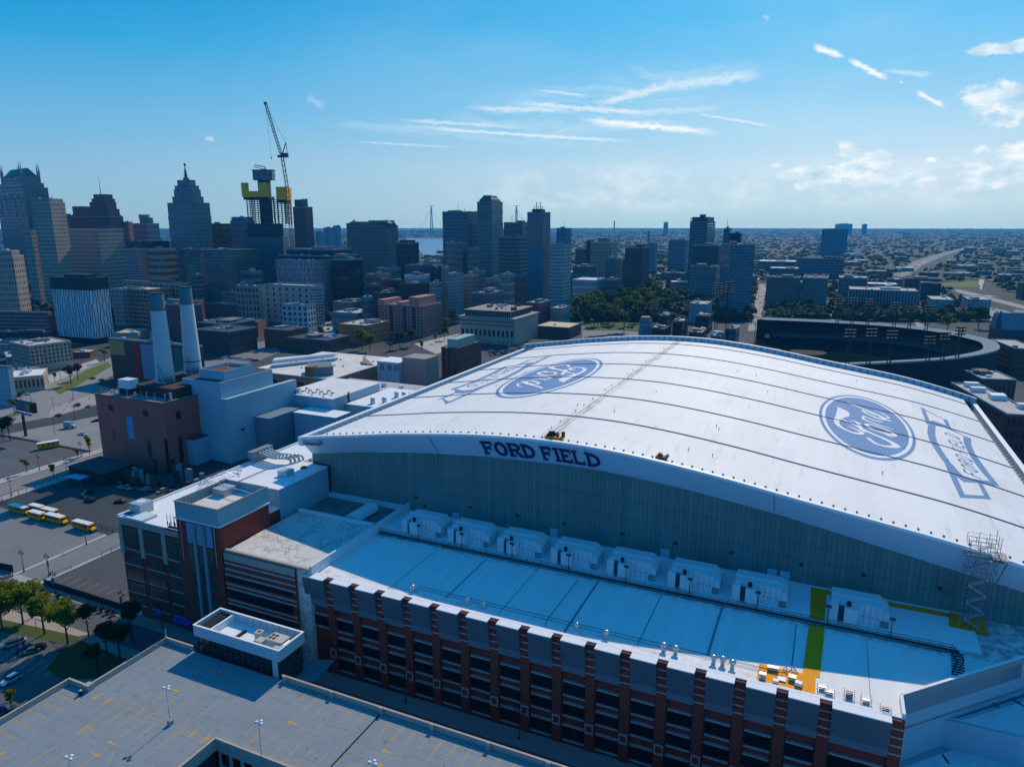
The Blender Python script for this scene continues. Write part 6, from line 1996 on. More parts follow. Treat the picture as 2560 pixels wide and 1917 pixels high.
def G4(x, y): return (1800 + x / 2.905, 500 + y / 2.905)
# ---- named blocks: sighted in crops of the photograph; L1.. give target columns and rows
X1 = lambda x: x / 3.45
Y1 = lambda y: 380 + y / 3.45
X2 = lambda x: 600 + x / 3.45
X3 = lambda x: 1200 + x / 3.45
Y3 = lambda y: 450 + y / 3.45
X4 = lambda x: 1800 + x / 2.905
Y4 = lambda y: 500 + y / 2.905
YQ = lambda y: 780 + y / 3.45
YP = lambda y: 800 + y / 3.45
# --- power plant with two chimneys
pp = thing('power_plant', 'brown brick steam plant with tall narrow windows below the two chimneys', 'power plant', (-291, 232, 0))
PB = mat('plant_brick', (.44, .115, .085), .9, .22, .12, fine=.2, streak=.2)
pw_ = part(pp, 'wall', MB().box(-313.6, -268.6, 217, 262, 0, 31.2), PB)
pr_ = part(pp, 'roof', MB().box(-313.2, -269, 217.4, 261.6, 31.2, 31.3), mat('plant_roof', (.22, .23, .24), .9, .4, .1))
part(pp, 'parapet', MB().box(-313.7, -268.5, 216.9, 217.4, 31.0, 31.9).box(-313.7, -313.2, 217.4, 262, 31.0, 31.9).box(-269, -268.5, 217.4, 262, 31.0, 31.9), mat('plant_coping', (.20, .12, .09), .8))
Pq = lambda x, y: (x / 3.45, 800 + y / 3.45)
def wall_rect(parent, nm, c0, c1, m_, plane='y', at=217.0, out=.12):
 if plane == 'y':
  (a0, z1), (a1, z0) = zat(*c0, at), zat(*c1, at)
  return part(parent, nm, MB().box(a0, a1, at - out, at - .01, z0, z1), m_)
 (a0, z1), (a1, z0) = zas(*c0, at), zas(*c1, at)
 return part(parent, nm, MB().box(at + .01, at + out, a0, a1, z0, z1), m_)
for c0, c1, mm in (((935, 730), (975, 780), GAP), ((1230, 775), (1280, 830), GAP), ((965, 945), (1010, 1120), wg), ((1258, 995), (1318, 1185), wg), ((1415, 1022), (1462, 1210), GAP)):
 wall_rect(pw_, 'window', Pq(*c0), Pq(*c1), mm)
wall_rect(pw_, 'blue_panel', Pq(1088, 830), Pq(1165, 1025), mat('panel_bright', (.06, .30, .50), .5))
for c0, c1 in (((1515, 795), (1560, 850)), ((1535, 1015), (1590, 1215))):
 wall_rect(pw_, 'window', Pq(*c0), Pq(*c1), GAP, 'x', -268.6)
part(pr_, 'chimney_base', MB().box(-296, -272, 226, 243, 31.31, 36.0), mat('base_brick', (.07, .04, .035), .9))
part(pr_, 'chimney_base', MB().box(-296, -272, 243.1, 260, 31.31, 37.6), mat('base_brick', (.07, .04, .035), .9))
hb = part(pr_, 'roof_house', MB().box(-304, -296.5, 222.5, 227.5, 34.4, 38.6), WHITE2)
part(hb, 'house_frame', MB().box(-304, -297, 222.6, 227, 31.32, 34.39), mat('frame_dark', (.04, .035, .035), .9))
for i in range(9):
 a, b = rb.uniform(-311, -271), rb.uniform(218.5, 225)
 part(pr_, 'roof_pipe', MB().cyl(a, b, 31.31, 31.3 + rb.uniform(1, 4), rb.uniform(.2, .8), n=8), rb.choice((LGREY, GREY, BLACK)))
for i in range(5):
 part(pr_, 'rail_post', MB().cyl(-312 + i * 9, 219, 31.31, 35.5, .15, n=5), GREY)
m, N, p = principled('chimney_concrete')
tc = N.node('ShaderNodeTexCoord').outputs['Object']
x, y, z = N.sep(tc)
ringl = N.smooth(N.m('ABSOLUTE', N.m('SUBTRACT', N.m('FRACT', N.m('DIVIDE', z, 1.9)), .5)), .44, .5)
top = N.smooth(z, 34.0, 34.6)
ns_ = N.noise(N.mapping(tc, (.35, .35, .16)), 1.0, 6, .7)
patch_ = N.m('MULTIPLY', N.smooth(ns_, .50, .54), N.m('ADD', N.m('MULTIPLY', N.smooth(z, 11, 7), .5), N.m('MULTIPLY', N.smooth(z, 3.5, 1), .5)))
k = N.m('MULTIPLY', N.m('ADD', .88, N.m('MULTIPLY', N.noise(tc, .2, 5), .25)), N.m('SUBTRACT', 1.0, N.m('MULTIPLY', ringl, .28)))
c = N.mix(1.0, (.40, .50, .54, 1), N.comb(k, k, k), 'MULTIPLY')
c = N.mix(N.m('MULTIPLY', patch_, .85), c, (.06, .05, .05, 1))
c = N.mix(top, c, (.05, .17, .22, 1))
N.l.new(c, p.inputs['Base Color'])
p.inputs['Roughness'].default_value = .8
CHM = m
for s, t, z0, zt, r0, r1, lab in ((-288.6, 236.0, 36.0, 78.2, 4.3, 3.1, 'nearer pale banded chimney with a teal top, spalled around its foot'), (-286.8, 251.0, 37.6, 79.8, 4.3, 2.8, 'farther pale chimney with a teal top, right of the nearer one')):
 ch = thing('chimney', lab, 'chimney', (s, t, z0), 0, 'chimneys of the steam plant')
 sc_ = (zt - z0) / 36.0
 sh_ = part(ch, 'shaft', MB().cyl(0, 0, 0, 36 * sc_, r0, r1, 48), CHM, False)
 part(ch, 'lip', MB().cyl(0, 0, 36 * sc_, 36 * sc_ + .5, r1 * 1.04, r1 * 1.04, 28), mat('lip_dark', (.05, .04, .035), .9), False)
 part(sh_, 'steel_band', MB().cyl(0, 0, 29.6 * sc_, 30.3 * sc_, r1 * 1.13, r1 * 1.12, 28), mat('band_red', (.25, .08, .09), .6, .5, .4), False)
 part(sh_, 'steel_band', MB().cyl(0, 0, 5.2 * sc_, 5.6 * sc_, r0 * .96, r0 * .955, 28), BLACK, False)
# stepped white block right of the plant
wbk = thing('white_plant_block', 'windowless pale blue block with a walled pit on top beside the steam plant', 'industrial block', (-245, 245, 0))
PALE = mat('pale_cladding', (.30, .44, .52), .6, .06, .05, streak=.06)
(xa, za), (xb, zb_) = zat(*Pq(1590, 500), 236), zat(*Pq(1895, 540), 236)
zU = 38.7
Fq = atz(*Pq(1895, 540), zU)
zL = zat(*Pq(1960, 690), Fq[1] - .4)[1]
part(wbk, 'upper_block', MB().box(Fq[0] - 24, Fq[0], Fq[1], Fq[1] + 34, 0, zU), PALE)
part(wbk, 'roof_pit', MB().box(Fq[0] - 23.4, Fq[0] - .6, Fq[1] + .6, Fq[1] + 33.4, zU + .001, zU + .1), RM['dark'])
o = part(wbk, 'pit_wall', MB().box(Fq[0] - 17, Fq[0] - 16.6, Fq[1] + 4, Fq[1] + 22, zU + .11, zU + 4.5).box(Fq[0] - 16.6, Fq[0] - 1.2, Fq[1] + 4, Fq[1] + 4.4, zU + .11, zU + 4.5).box(Fq[0] - 1.6, Fq[0] - 1.2, Fq[1] + 4.4, Fq[1] + 22, zU + .11, zU + 4.5).box(Fq[0] - 16.6, Fq[0] - 1.6, Fq[1] + 21.6, Fq[1] + 22, zU + .11, zU + 4.5), PALE)
part(o, 'rusty_lining', MB().box(Fq[0] - 16.59, Fq[0] - 1.61, Fq[1] + 4.41, Fq[1] + 21.59, zU + .12, zU + 3.0), mat('rust_deck', (.16, .05, .02), .9, .5, .3))
part(wbk, 'lower_block', MB().box(Fq[0] + .01, Fq[0] + 3.4, Fq[1] - .3, Fq[1] + 47, 0, zL), PALE)
part(wbk, 'lower_block', MB().box(Fq[0] + 3.41, Fq[0] + 13, Fq[1] + 16, Fq[1] + 46, 0, zL - 12), mat('pale_cladding2', (.16, .24, .30), .6, .1))
part(wbk, 'coping', MB().box(Fq[0] + .02, Fq[0] + 3.5, Fq[1] - .4, Fq[1] - .2, zL, zL + .3).box(Fq[0] + 3.2, Fq[0] + 3.5, Fq[1] - .19, Fq[1] + 47, zL, zL + .3), WHITE)
for dx in (3, 8):
 part(wbk, 'small_vent', MB().box(Fq[0] + 3.41, Fq[0] + 3.5, Fq[1] + dx * 2.4, Fq[1] + dx * 2.4 + 2, 14, 15.2), GAP)
part(wbk, 'annex_box', MB().box(Fq[0] - 25.5, Fq[0] - 10, Fq[1] - 9, Fq[1] - .1, 0, 12), PALE)
part(wbk, 'annex_roof', MB().box(Fq[0] - 25, Fq[0] - 10.5, Fq[1] - 8.5, Fq[1] - .2, 12.001, 12.6), RM['dark'])
stm = thing('steam_plume', 'small wisp of white steam rising from the walled pit', 'steam', (Fq[0] - 6, Fq[1] + 12, zU + 3))
part(stm, 'vapour', make_crown(77, 1.2, 4.5, 260, WHITE, 5, .35), mat('steam_white', (.75, .78, .80), .95), False)
part(stm, 'vapour_tip', make_crown(78, .6, 2.5, 80, WHITE, 3, .3), mat('steam_white', (.75, .78, .80), .95), False).location = (-.4, 0, 3.4)
# low dark sheds at the foot of the plant and the blue canopy
blk = thing('security_shed', 'flat roofed black shed with a bright blue canopy at the shaded car park', 'shed', (-288, 197, 0))
part(blk, 'wall', MB().box(-300, -277, 191, 206, 0, 5.8), mat('shed_black', (.03, .032, .036), .9, .3))
part(blk, 'roof', MB().box(-300.3, -276.7, 190.7, 206.3, 5.8, 6.1), mat('shed_roof', (.05, .06, .065), .9, .3))
part(blk, 'canopy', MB().prism([(-294, 185), (-285, 185.5), (-285.2, 190.2), (-293.6, 189.2)], 3.8, 4.1), mat('canopy_blue', (.08, .40, .62), .5))
for a, b in ((-293.4, 186), (-286, 186), (-293, 188.8), (-286, 189.5)):
 part(blk, 'canopy_post', MB().cyl(a, b, 0, 3.79, .1, n=5), GREY)
ys = thing('plant_yard', 'cluttered dark switch yard with posts and tanks at the plant corner', 'equipment yard', (-262, 206, 0))
for i in range(26):
 a, b = rb.uniform(-275, -238), rb.uniform(196, 215)
 hh = rb.uniform(1.5, 7)
 part(ys, 'yard_equipment', MB().box(a, a + rb.uniform(.4, 3.5), b, b + rb.uniform(.4, 2.5), 0, hh), rb.choice((BLACK, GREY, mat('rust', (.16, .09, .03)), mat('base_brick', (.07, .04, .035)))))
# --- big flat white roofed hall, behind the stadium wing
hall = thing('exhibition_hall', 'large low tan hall with a bright flat roof behind the steam plant', 'hall', (-320, 385, 0))
hp4 = [atz(560 + a / 3.45, 780 + b / 3.45, 16) for a, b in ((180, 510), (960, 570), (1480, 400), (720, 330))]
hx0, hx1, hy0, hy1 = hp4[0][0], hp4[1][0], hp4[1][1] - 4, hp4[2][1]
TANW = mat('hall_tan', (.34, .19, .12), .9, .15, .1, fine=.1)
part(hall, 'wall', MB().box(hx0, hx1, hy0, hy1, 0, 15.6), TANW)
hr = part(hall, 'roof', MB().box(hx0 - .4, hx1 + .4, hy0 - .4, hy1 + .4, 15.6, 16.2), mat('hall_roof', (.66, .62, .56), .85, .3, .07, fine=.25))
for i in range(9):
 part(hall, 'upper_opening', MB().box(hx0 + 12 + i * 7.2, hx0 + 17 + i * 7.2, hy0 - .12, hy0 - .01, 9.8, 11.8), GAP)
 part(hall, 'lower_opening', MB().box(hx0 + 12 + i * 7.2, hx0 + 17 + i * 7.2, hy0 - .13, hy0 - .011, 0, 7.2), GAP)
part(hr, 'monitor', MB().prism([atz(560 + a / 3.45, 780 + b / 3.45, 16) for a, b in ((420, 445), (960, 385), (985, 375), (440, 425))], 16.21, 18.4), RM['white'])
part(hr, 'monitor', MB().prism([atz(560 + a / 3.45, 780 + b / 3.45, 16) for a, b in ((400, 490), (960, 425), (985, 412), (420, 475))], 16.21, 17.8), mat('monitor_blue', (.16, .26, .34), .7))
q = [atz(560 + a / 3.45, 780 + b / 3.45, 16.2) for a, b in ((735, 560), (945, 545), (925, 500), (725, 510))]
cu_ = part(hr, 'cooling_unit', MB().prism(q, 16.3, 22.0), mat('louvre_grey', (.16, .18, .19), .7, .3, .8))
part(cu_, 'unit_frame', MB().box(q[0][0] - 3, q[0][0] + 2, q[0][1], q[0][1] + 6, 16.3, 22.6), mat('frame_orange', (.30, .12, .04), .8, .4, .6))
q = [atz(560 + a / 3.45, 780 + b / 3.45, 16.2) for a, b in ((1195, 455), (1290, 460), (1270, 440), (1200, 425))]
part(hr, 'stair_hood', MB().prism(q, 16.3, [17.6, 16.6, 16.6, 20]), TANW)
for i in range(16):
 a, b = rb.uniform(hx0 + 3, hx1 - 3), rb.uniform(hy0 + 3, hy1 - 3)
 part(hr, 'roof_vent', MB().box(a, a + 1, b, b + 1, 16.21, 17.2), LGREY)
# --- pale boxes between hall and stadium
wb2 = thing('pale_service_block', 'pale blue service block with roof ductwork beside the stadium wing', 'service block', (-240, 300, 0))
part(wb2, 'wall', MB().box(-257.5, -225, 280, 321, 0, 23.6), PALE)
wr2 = part(wb2, 'roof', MB().box(-257.8, -224.7, 279.7, 321.3, 23.6, 24.0), RM['white'])
part(wb2, 'lower_wing', MB().box(-240, -214, 268, 279.6, 0, 18.2), PALE)
part(wb2, 'wing_roof', MB().box(-240.2, -213.8, 267.8, 279.69, 18.2, 18.5), WHITE)
part(wb2, 'side_wing', MB().box(-224.6, -200, 290, 330, 0, 19), PALE)
part(wb2, 'wing_roof', MB().box(-224.59, -199.8, 289.8, 330.2, 19, 19.3), WHITE)
part(wb2, 'brick_base', MB().box(-256.8, -228, 279.6, 279.99, 0, 7.5), BRICK)
for i in range(8):
 part(wb2, 'base_window', MB().box(-255.5 + i * 3.4, -253.3 + i * 3.4, 279.45, 279.59, 1, 6.2), GAP)
mb = MB()
for i in range(11):
 a, b = -255 + i * 2.4, 283 + (i % 3) * 3.2
 mb.box(a, a + 2.0, b, b + .5, 24.9, 25.5).box(a, a + .3, b, b + .3, 24.01, 24.9)
part(wr2, 'duct_rack', mb, GREY)
part(wr2, 'roof_unit', MB().box(-252, -248.8, 281, 283.5, 24.01, 26.2), mat('panel_blue', (.12, .30, .42)))
part(wb2, 'wall_ladder', MB().box(-224.69, -224.4, 292, 293, 19.4, 25), BLACK)
for i, (cx_, cy_) in enumerate(((-208, 312), (-204, 313), (-200.5, 314), (-212, 296), (-207, 299))):
 part(wb2, 'silver_tank', MB().cyl(cx_, cy_, 19.31, 22.4, 1.3, 1.2, 10), WHITE2, True, True)
cr_ = thing('clubhouse_roof', 'long teal and grey pitched roof running beside the stadium left parapet', 'pitched roof', (-165, 380, 0))
q0, q1 = atz(1103, 938, 24), atz(1240, 890, 24)
part(cr_, 'gable_wall', MB().box(-197, -148, 322, 422, 0, 20), mat('gable_dark', (.03, .035, .045), .9))
part(cr_, 'grey_slope', MB().prism([(-198, 320), (-172, 320), (-172, 424), (-198, 424)], 20.01, [20.5, 27.5, 27.5, 20.5]), mat('slope_grey', (.17, .20, .22), .7))
part(cr_, 'teal_slope', MB().prism([(-171.99, 320), (-150, 320), (-150, 424), (-171.99, 424)], 20.01, [27.5, 22.5, 22.5, 27.5]), ribbed('slope_teal', (.36, .60, .70), 2.6, .35, 'y', .4, .1, .1))
gpu = thing('glazed_penthouse', 'small pale glazed box with louvres on the roof beside the hall', 'rooftop building', (*atz(985, 930, 14), 0))
part(gpu, 'wall', MB().box(-9, 8, -6, 10, 0, 21.5), mat('pale_cladding', (.42, .50, .55)), False)
part(gpu, 'roof', MB().box(-9.3, 8.3, -6.3, 10.3, 21.5, 22), WHITE, False)
for a in (-7, -1, 4):
 part(gpu, 'window', MB().box(a, a + 3.6, -6.15, -6.01, 16, 20.4), mat('pane_blue', (.10, .22, .30), .3), False)
part(gpu, 'louvre_block', MB().box(8.01, 26, -2, 14, 0, 25), mat('louvre_tan', (.28, .25, .22), .8), False)
for i in range(22):
 a, b = rb.uniform(-255, -190), rb.uniform(330, 352)
 r = thing('roof_equipment', 'loose pipes and small units on the low roofs behind the pale service block', 'roof equipment', (a, b, 14), rb.uniform(0, 3), 'small plant on the low roofs')
 part(r, 'casing', MB().box(-1.4, 1.4, -.8, .8, .3, rb.uniform(1.2, 2.4)), rb.choice((LGREY, GREY, UM)), False)
 part(r, 'feet', MB().box(-1.2, -.9, -.7, .7, 0, .3).box(.9, 1.2, -.7, .7, 0, .3), BLACK, False)
lowr = thing('low_flat_building', 'low building with a pale flat roof between the hall and the stadium', 'building', (-225, 345, 0))
part(lowr, 'wall', MB().box(-276, -172.2, 331, 362, 0, 13.6), TANW)
part(lowr, 'roof', MB().box(-276.2, -172.1, 330.8, 362.2, 13.6, 14), RM['light'])
# --- glass topped brick block
t_, w_, d_, h_ = block('red brick block crowned with a pale glass box, left of the stadium roof', 1103, 1144, 1203, 873, 505, 'brick', 3, 3, 0, 'R', .35, .75, roof='light', pent=0, units=1)
gb_ = part(t_, 'glass_box', MB().box(-w_ / 2 + 4, w_ / 2 - 1, -d_ / 2 + 2, d_ / 2 - 8, h_, h_ + 6.5), facade('facade', (.30, .42, .40), (.22, .34, .34), 20, 50, h_ + 6.5, 5, 12, 6, .9, .9, h_, .1, .3, .2), False)
part(gb_, 'glass_roof', MB().box(-w_ / 2 + 4.1, w_ / 2 - 1.1, -d_ / 2 + 2.1, d_ / 2 - 8.1, h_ + 6.5, h_ + 6.7), mat('glass_roof', (.30, .42, .42), .4), False)
# ---- towers, left to right.   (label, uL, uC, uR, vtop, D, wall, nx, nz, options)
B = block
# far left edge
t_, w_, d_, h_ = B('very tall stone tower with gabled roof and corner spires at the far left', X1(0) - 8, X1(215), X1(440), Y1(400), 1240, (.14, .19, .21), 16, 26, -14, 'R', .42, .8, dep=52, name='gothic_tower', cat='tower', pent=0, units=0, band=.25)
H1_ = lambda v, D=1240: CAMH + ray(X1(150), v)[2] * D / fwd(*ray(X1(150), v)[:2])
GT = mat('tower_stone', (.14, .19, .21), .8, .2, .05, streak=.3)
hA, hB = H1_(Y1(260)), H1_(Y1(125))
for s_, z1, inset in ((.94, H1_(Y1(300)), 0), (.82, hA, 0), (.72, H1_(Y1(200)), 0)):
 part(t_, 'setback', MB().box(-w_ / 2 * s_, w_ / 2 * s_, -d_ / 2 * s_, d_ / 2 * s_, h_ - 1, z1), facade('facade', (.14, .19, .21), (.012, .02, .028), w_, d_, z1, 16, 12, 30, .42, .8), False)
hs = H1_(Y1(200))
mb = MB()
mb.v = [(-w_ * .34, -d_ * .32, hs - 1), (w_ * .34, -d_ * .32, hs - 1), (w_ * .34, d_ * .32, hs - 1), (-w_ * .34, d_ * .32, hs - 1), (-w_ * .30, 0, hB), (w_ * .30, 0, hB)]
mb.f = [(0, 1, 5, 4), (2, 3, 4, 5), (1, 2, 5), (3, 0, 4), (0, 3, 2, 1)]
part(t_, 'gable_roof', mb, mat('gable_slate', (.07, .11, .13), .5), False)
mb = MB().prism([(-w_ * .12, -d_ * .36), (w_ * .12, -d_ * .36), (w_ * .12, 0), (-w_ * .12, 0)], hs - 2, hs + 2)
part(t_, 'front_gable', mb, GT, False)
for a in (-.36, -.30, .30, .36):
 for b in (-.34, .34):
  part(t_, 'corner_spire', MB().cyl(a * w_, b * d_, hA - 12, hs + 6, 1.4, 1.3, 6).cyl(a * w_, b * d_, hs + 6, hB + 9, 1.4, .15, 6), GT, False)
for i in range(10):
 part(t_, 'rib_pinnacle', MB().box(-w_ * .45 + i * w_ * .1, -w_ * .45 + i * w_ * .1 + .8, -d_ / 2 - .3, -d_ / 2 + .3, h_ - 30, h_ + 10 - abs(i - 4.5)), GT, False)
B('beige tower with an arcaded crown before the gothic tower', X1(275), X1(320), X1(560), Y1(440), 960, 'beige', 9, 26, 14, 'L', .42, .6, name='office_tower', cat='tower', tiers=((.9, .9, Y1(400)),), antenna=3, ant_h=9, roof='light')
B('lower beige wing left of the arcaded tower', X1(195), X1(205), X1(330), Y1(685), 985, 'beige', 4, 16, 14, 'L', .42, .6, name='office_block', dep=40)
B('broad beige slab with a tall pilastered top storey left of centre', X1(575), X1(592), X1(1062), Y1(672), 1010, 'beige', 20, 17, 6, 'L', .45, .55, name='office_block', dep=45, pent=2, roof='dark', z0=8)
B('grey blue slab glimpsed between the beige tower and the red tower', X1(560), X1(598), X1(620), Y1(552), 1400, 'blue', 4, 20, 0, 'R', .4, .5, dep=30, wid=26)
t_, w_, d_, h_ = B('red brown stepped tower with a flat left shoulder and a mast', X1(612), X1(950), X1(1062), Y1(560), 1330, (.15, .075, .075), 26, 18, 0, 'R', .35, .6, name='stepped_tower', cat='tower', dep=50, pent=0, units=0)
RT = facade('facade', (.15, .075, .075), (.012, .015, .02), w_, d_, 170, 26, 9, 30, .35, .6)
zz = lambda y: CAMH + ray(250, Y1(y))[2] * 1330 / fwd(*ray(250, Y1(y))[:2])
for a, b, y in ((-.47, -.25, 465), (-.5, .49, 540), (-.08, .46, 490), (-.02, .40, 430), (.03, .38, 400), (.08, .33, 362)):
 part(t_, 'setback', MB().box(a * w_, b * w_, -d_ * .5 * (1 - (560 - y) / 500), d_ * .4, h_ - 1, zz(y)), RT, False)
part(t_, 'mast', MB().cyl(.17 * w_, 0, zz(362), zz(195), .7, .15, 5), BLACK, False)
B('small pink tower right of the broad beige slab', X1(1062), X1(1090), X1(1142), Y1(608), 1350, 'pink', 4, 12, 10, 'L', .3, .5, dep=26, name='apartment_tower', cat='tower')
t_, w_, d_, h_ = B('white hotel with a rounded rooftop pavilion', X1(1130), X1(1140), X1(1372), Y1(622), 1400, 'grey', 16, 10, 0, 'L', .5, .6, dep=36, name='hotel_building', cat='hotel', pent=0)
part(t_, 'pavilion', MB().cyl(0, 0, h_, h_ + 18, w_ * .2, w_ * .24, 14), mat('pavilion', (.22, .25, .27), .6), False)
part(t_, 'pavilion', MB().cyl(w_ * .3, 0, h_, h_ + 12, w_ * .17, w_ * .17, 14), facade('facade', (.22, .25, .27), (.02, .03, .04), 10, 10, h_ + 12, 4, 4, 12, .5, .9), False)
B('dark flat block in front of the white hotel', X1(1075), X1(1080), X1(1460), Y1(780), 1120, 'dark', 14, 6, 0, 'L', .7, .4, dep=40, roof='light', pent=2)
t_, w_, d_, h_ = B('tall stepped stone tower topped by a red ball spire', X1(1450), X1(1700), X1(1822), Y1(560), 1130, (.15, .20, .21), 18, 20, 0, 'R', .32, .75, name='stepped_tower', cat='tower', dep=46, pent=0, units=0, antenna=0)
zz = lambda y: CAMH + ray(470, Y1(y))[2] * 1130 / fwd(*ray(470, Y1(y))[:2])
PT = facade('facade', (.15, .20, .21), (.012, .02, .025), w_, d_, 200, 18, 14, 34, .32, .75)
for k_, (f_, y) in enumerate(((.98, 435), (.72, 380), (.62, 320), (.56, 285), (.42, 235), (.14, 212))):
 part(t_, 'setback', MB().box(-w_ * f_ / 2, w_ * f_ / 2, -d_ * f_ / 2, d_ * f_ / 2, h_ - 1, zz(y)), PT, False)
part(t_, 'spire', MB().cyl(0, 0, zz(212), zz(110), 2.2, .4, 6), BLACK, False)
mb = MB()
for y in (195, 180, 165, 150):
 mb.cyl(0, 0, zz(y), zz(y) + .7, 3.4 - (195 - y) * .03, n=6)
part(t_, 'spire_ring', mb, BLACK, False)
part(t_, 'spire_ball', MB().cyl(0, 0, zz(112), zz(98), 1.0, 2.0, 8).cyl(0, 0, zz(98), zz(86), 2.0, .6, 8), mat('ball_red', (.12, .03, .03)), False, True)
B('dark glass slab right of the spire tower', X1(1815), X1(1822), X1(1992), Y1(625), 1180, 'dark', 10, 12, 0, 'L', .8, .5, dep=40, rough=.1)
B('blue glass slab with a paler roof house right of the dark slab', X1(1985), X1(1992), X1(2200), Y1(600), 1120, 'blue', 10, 12, 0, 'L', .8, .5, dep=44, tiers=((.96, .8, Y1(560)),), rough=.1)
# curved glass headquarters: two wings and a bowed front
t_, w_, d_, h_ = B('tan louvred wing of the long glass headquarters', X1(1265), X1(1275), X1(1520), Y1(845), 900, 'tan', 5, 9, 6, 'L', .88, .5, dep=50, glass=(.03, .06, .06), roof='light', name='office_block')
B('patterned lattice wing at the left of the glass headquarters', X1(1075), X1(1082), X1(1270), Y1(845), 905, 'grey', 20, 24, 6, 'L', .5, .5, dep=40, glass=(.01, .02, .03), wob=.9, roof='dark', name='office_block')
hq = thing('glass_headquarters', 'long bowed teal glass office building below the spire tower', 'office building', (*[c * 880 / fwd(*ray(X1(1800), 700)[:2]) for c in ray(X1(1800), 700)[:2]], 0), rad(3))
n = 14
prof_ = []
hh_ = CAMH + ray(X1(1800), Y1(850))[2] * 880 / fwd(*ray(X1(1800), Y1(850))[:2])
WQ = 88.0
for i in range(n + 1):
 a = -1 + 2 * i / n
 prof_.append((a * WQ / 2, -10 + 12 * a * a))
m, N, p = principled('glass_bands')
tc = N.node('ShaderNodeTexCoord').outputs['Object']
x, y, z = N.sep(tc)
bandz = N.m('FRACT', N.m('DIVIDE', z, 4.1))
bn = N.m('GREATER_THAN', bandz, .42)
wn = N.node('ShaderNodeTexWhiteNoise', noise_dimensions='2D')
N.l.new(N.comb(N.m('FLOOR', N.m('DIVIDE', x, 3.3)), N.m('FLOOR', N.m('DIVIDE', z, 4.1)), 0.0), wn.inputs['Vector'])
g1 = N.mix(N.smooth(N.noise(tc, .035, 3), .45, .7), (.03, .09, .10, 1), (.10, .26, .25, 1))
g1 = N.mix(N.m('MULTIPLY', wn.outputs[0], .4), g1, (.01, .03, .04, 1))
mull = N.m('LESS_THAN', N.m('FRACT', N.m('DIVIDE', x, 9.9)), .05)
g1 = N.mix(mull, g1, (.18, .22, .22, 1))
N.l.new(N.mix(bn, (.045, .085, .09, 1), g1), p.inputs['Base Color'])
p.inputs['Roughness'].default_value = .18
GB = m
part(hq, 'curtain_wall', MB().prism(prof_ + [(WQ / 2, 40), (-WQ / 2, 40)], 0, hh_), GB, False)
part(hq, 'roof', MB().prism([(a, b - .8) for a, b in prof_] + [(WQ / 2 + .8, 41), (-WQ / 2 - .8, 41)], hh_ + .001, hh_ + 1.2), RM['dark'], False)
for i in range(7):
 a = rb.uniform(-38, 38)
 part(hq, 'roof_unit', MB().box(a, a + 5, 4, 9, hh_ + 1.21, hh_ + 3.4), rb.choice((WHITE2, LGREY, GREY)), False)
B('narrow green glass stub right of the headquarters', X1(1655), X1(1660), X1(1750), Y1(1065), 800, 'green', 3, 10, 0, 'L', .8, .5, dep=18)
# left edge group
B('pale tower with a bright right side at the left edge', X1(0) - 70, X1(110), X1(205), Y1(905), 760, 'stone', 14, 12, 22, 'R', .38, .5, name='apartment_tower', cat='tower', tiers=((.9, .7, Y1(850)),), roof='white')
B('long parking structure with pink and white bands at the left', -130, X1(415), X1(440), Y1(1385), 720, (.30, .17, .18), 18, 5, 16, 'R', .92, .42, dep=60, name='parking_structure', cat='parking structure', roof='light', pent=0, units=0, glass=(.02, .02, .03))
B('brick stair block at the right end of the pink parking structure', X1(412), X1(485), X1(500), Y1(1415), 690, 'brick', 3, 3, 16, 'R', .1, .1, dep=14, roof='light', pent=0, units=0)
t_, w_, d_, h_ = B('white office block with jagged black window stripes and a black crown', X1(445), X1(775), X1(935), Y1(1190), 655, (.46, .52, .56), 15, 7, 4, 'R', .26, 1.0, name='striped_building', cat='building', roof='dark', pent=0, units=3, wob=.55, z0=6, lit=0)
hb_ = CAMH + ray(X1(775), Y1(1085))[2] * 660 / fwd(*ray(X1(775), Y1(1085))[:2])
part(t_, 'black_crown', MB().box(-w_ / 2 - .6, w_ / 2 + .6, -d_ / 2 - .6, d_ / 2 + .6, h_ - .5, hb_), mat('crown_black', (.012, .02, .03), .4), False)
part(t_, 'crown_roof', MB().box(-w_ / 4, w_ / 3, -d_ / 4, d_ / 3, hb_, hb_ + 2.5), mat('crown_black', (.012, .02, .03)), False)
part(t_, 'dark_base', MB().box(-w_ / 2 - .3, w_ / 2 + .3, -d_ / 2 - .3, d_ / 2 + .3, 0, 5.8), GAP, False)
B('tan parking garage with open bays behind the chimneys', X1(1050), X1(1060), X1(1480), Y1(1195), 775, (.25, .19, .14), 9, 8, 0, 'L', .72, .48, dep=44, name='parking_structure', cat='parking structure', roof='tan', pent=0, units=2, z0=2, glass=(.012, .014, .018))
B('grey wing at the left of the tan garage', X1(955), X1(1048), X1(1052), Y1(1190), 780, 'grey', 4, 8, 0, 'R', .4, .5, dep=30, roof='light')
gr2 = block('tilted cream roofed upper deck of the tan garage', X1(1050), X1(1600), X1(1640), Y1(1142), 800, (.30, .24, .17), 12, 8, 0, 'R', .6, .4, dep=36, roof='tan', pent=1, units=2, name='parking_structure', cat='parking structure')
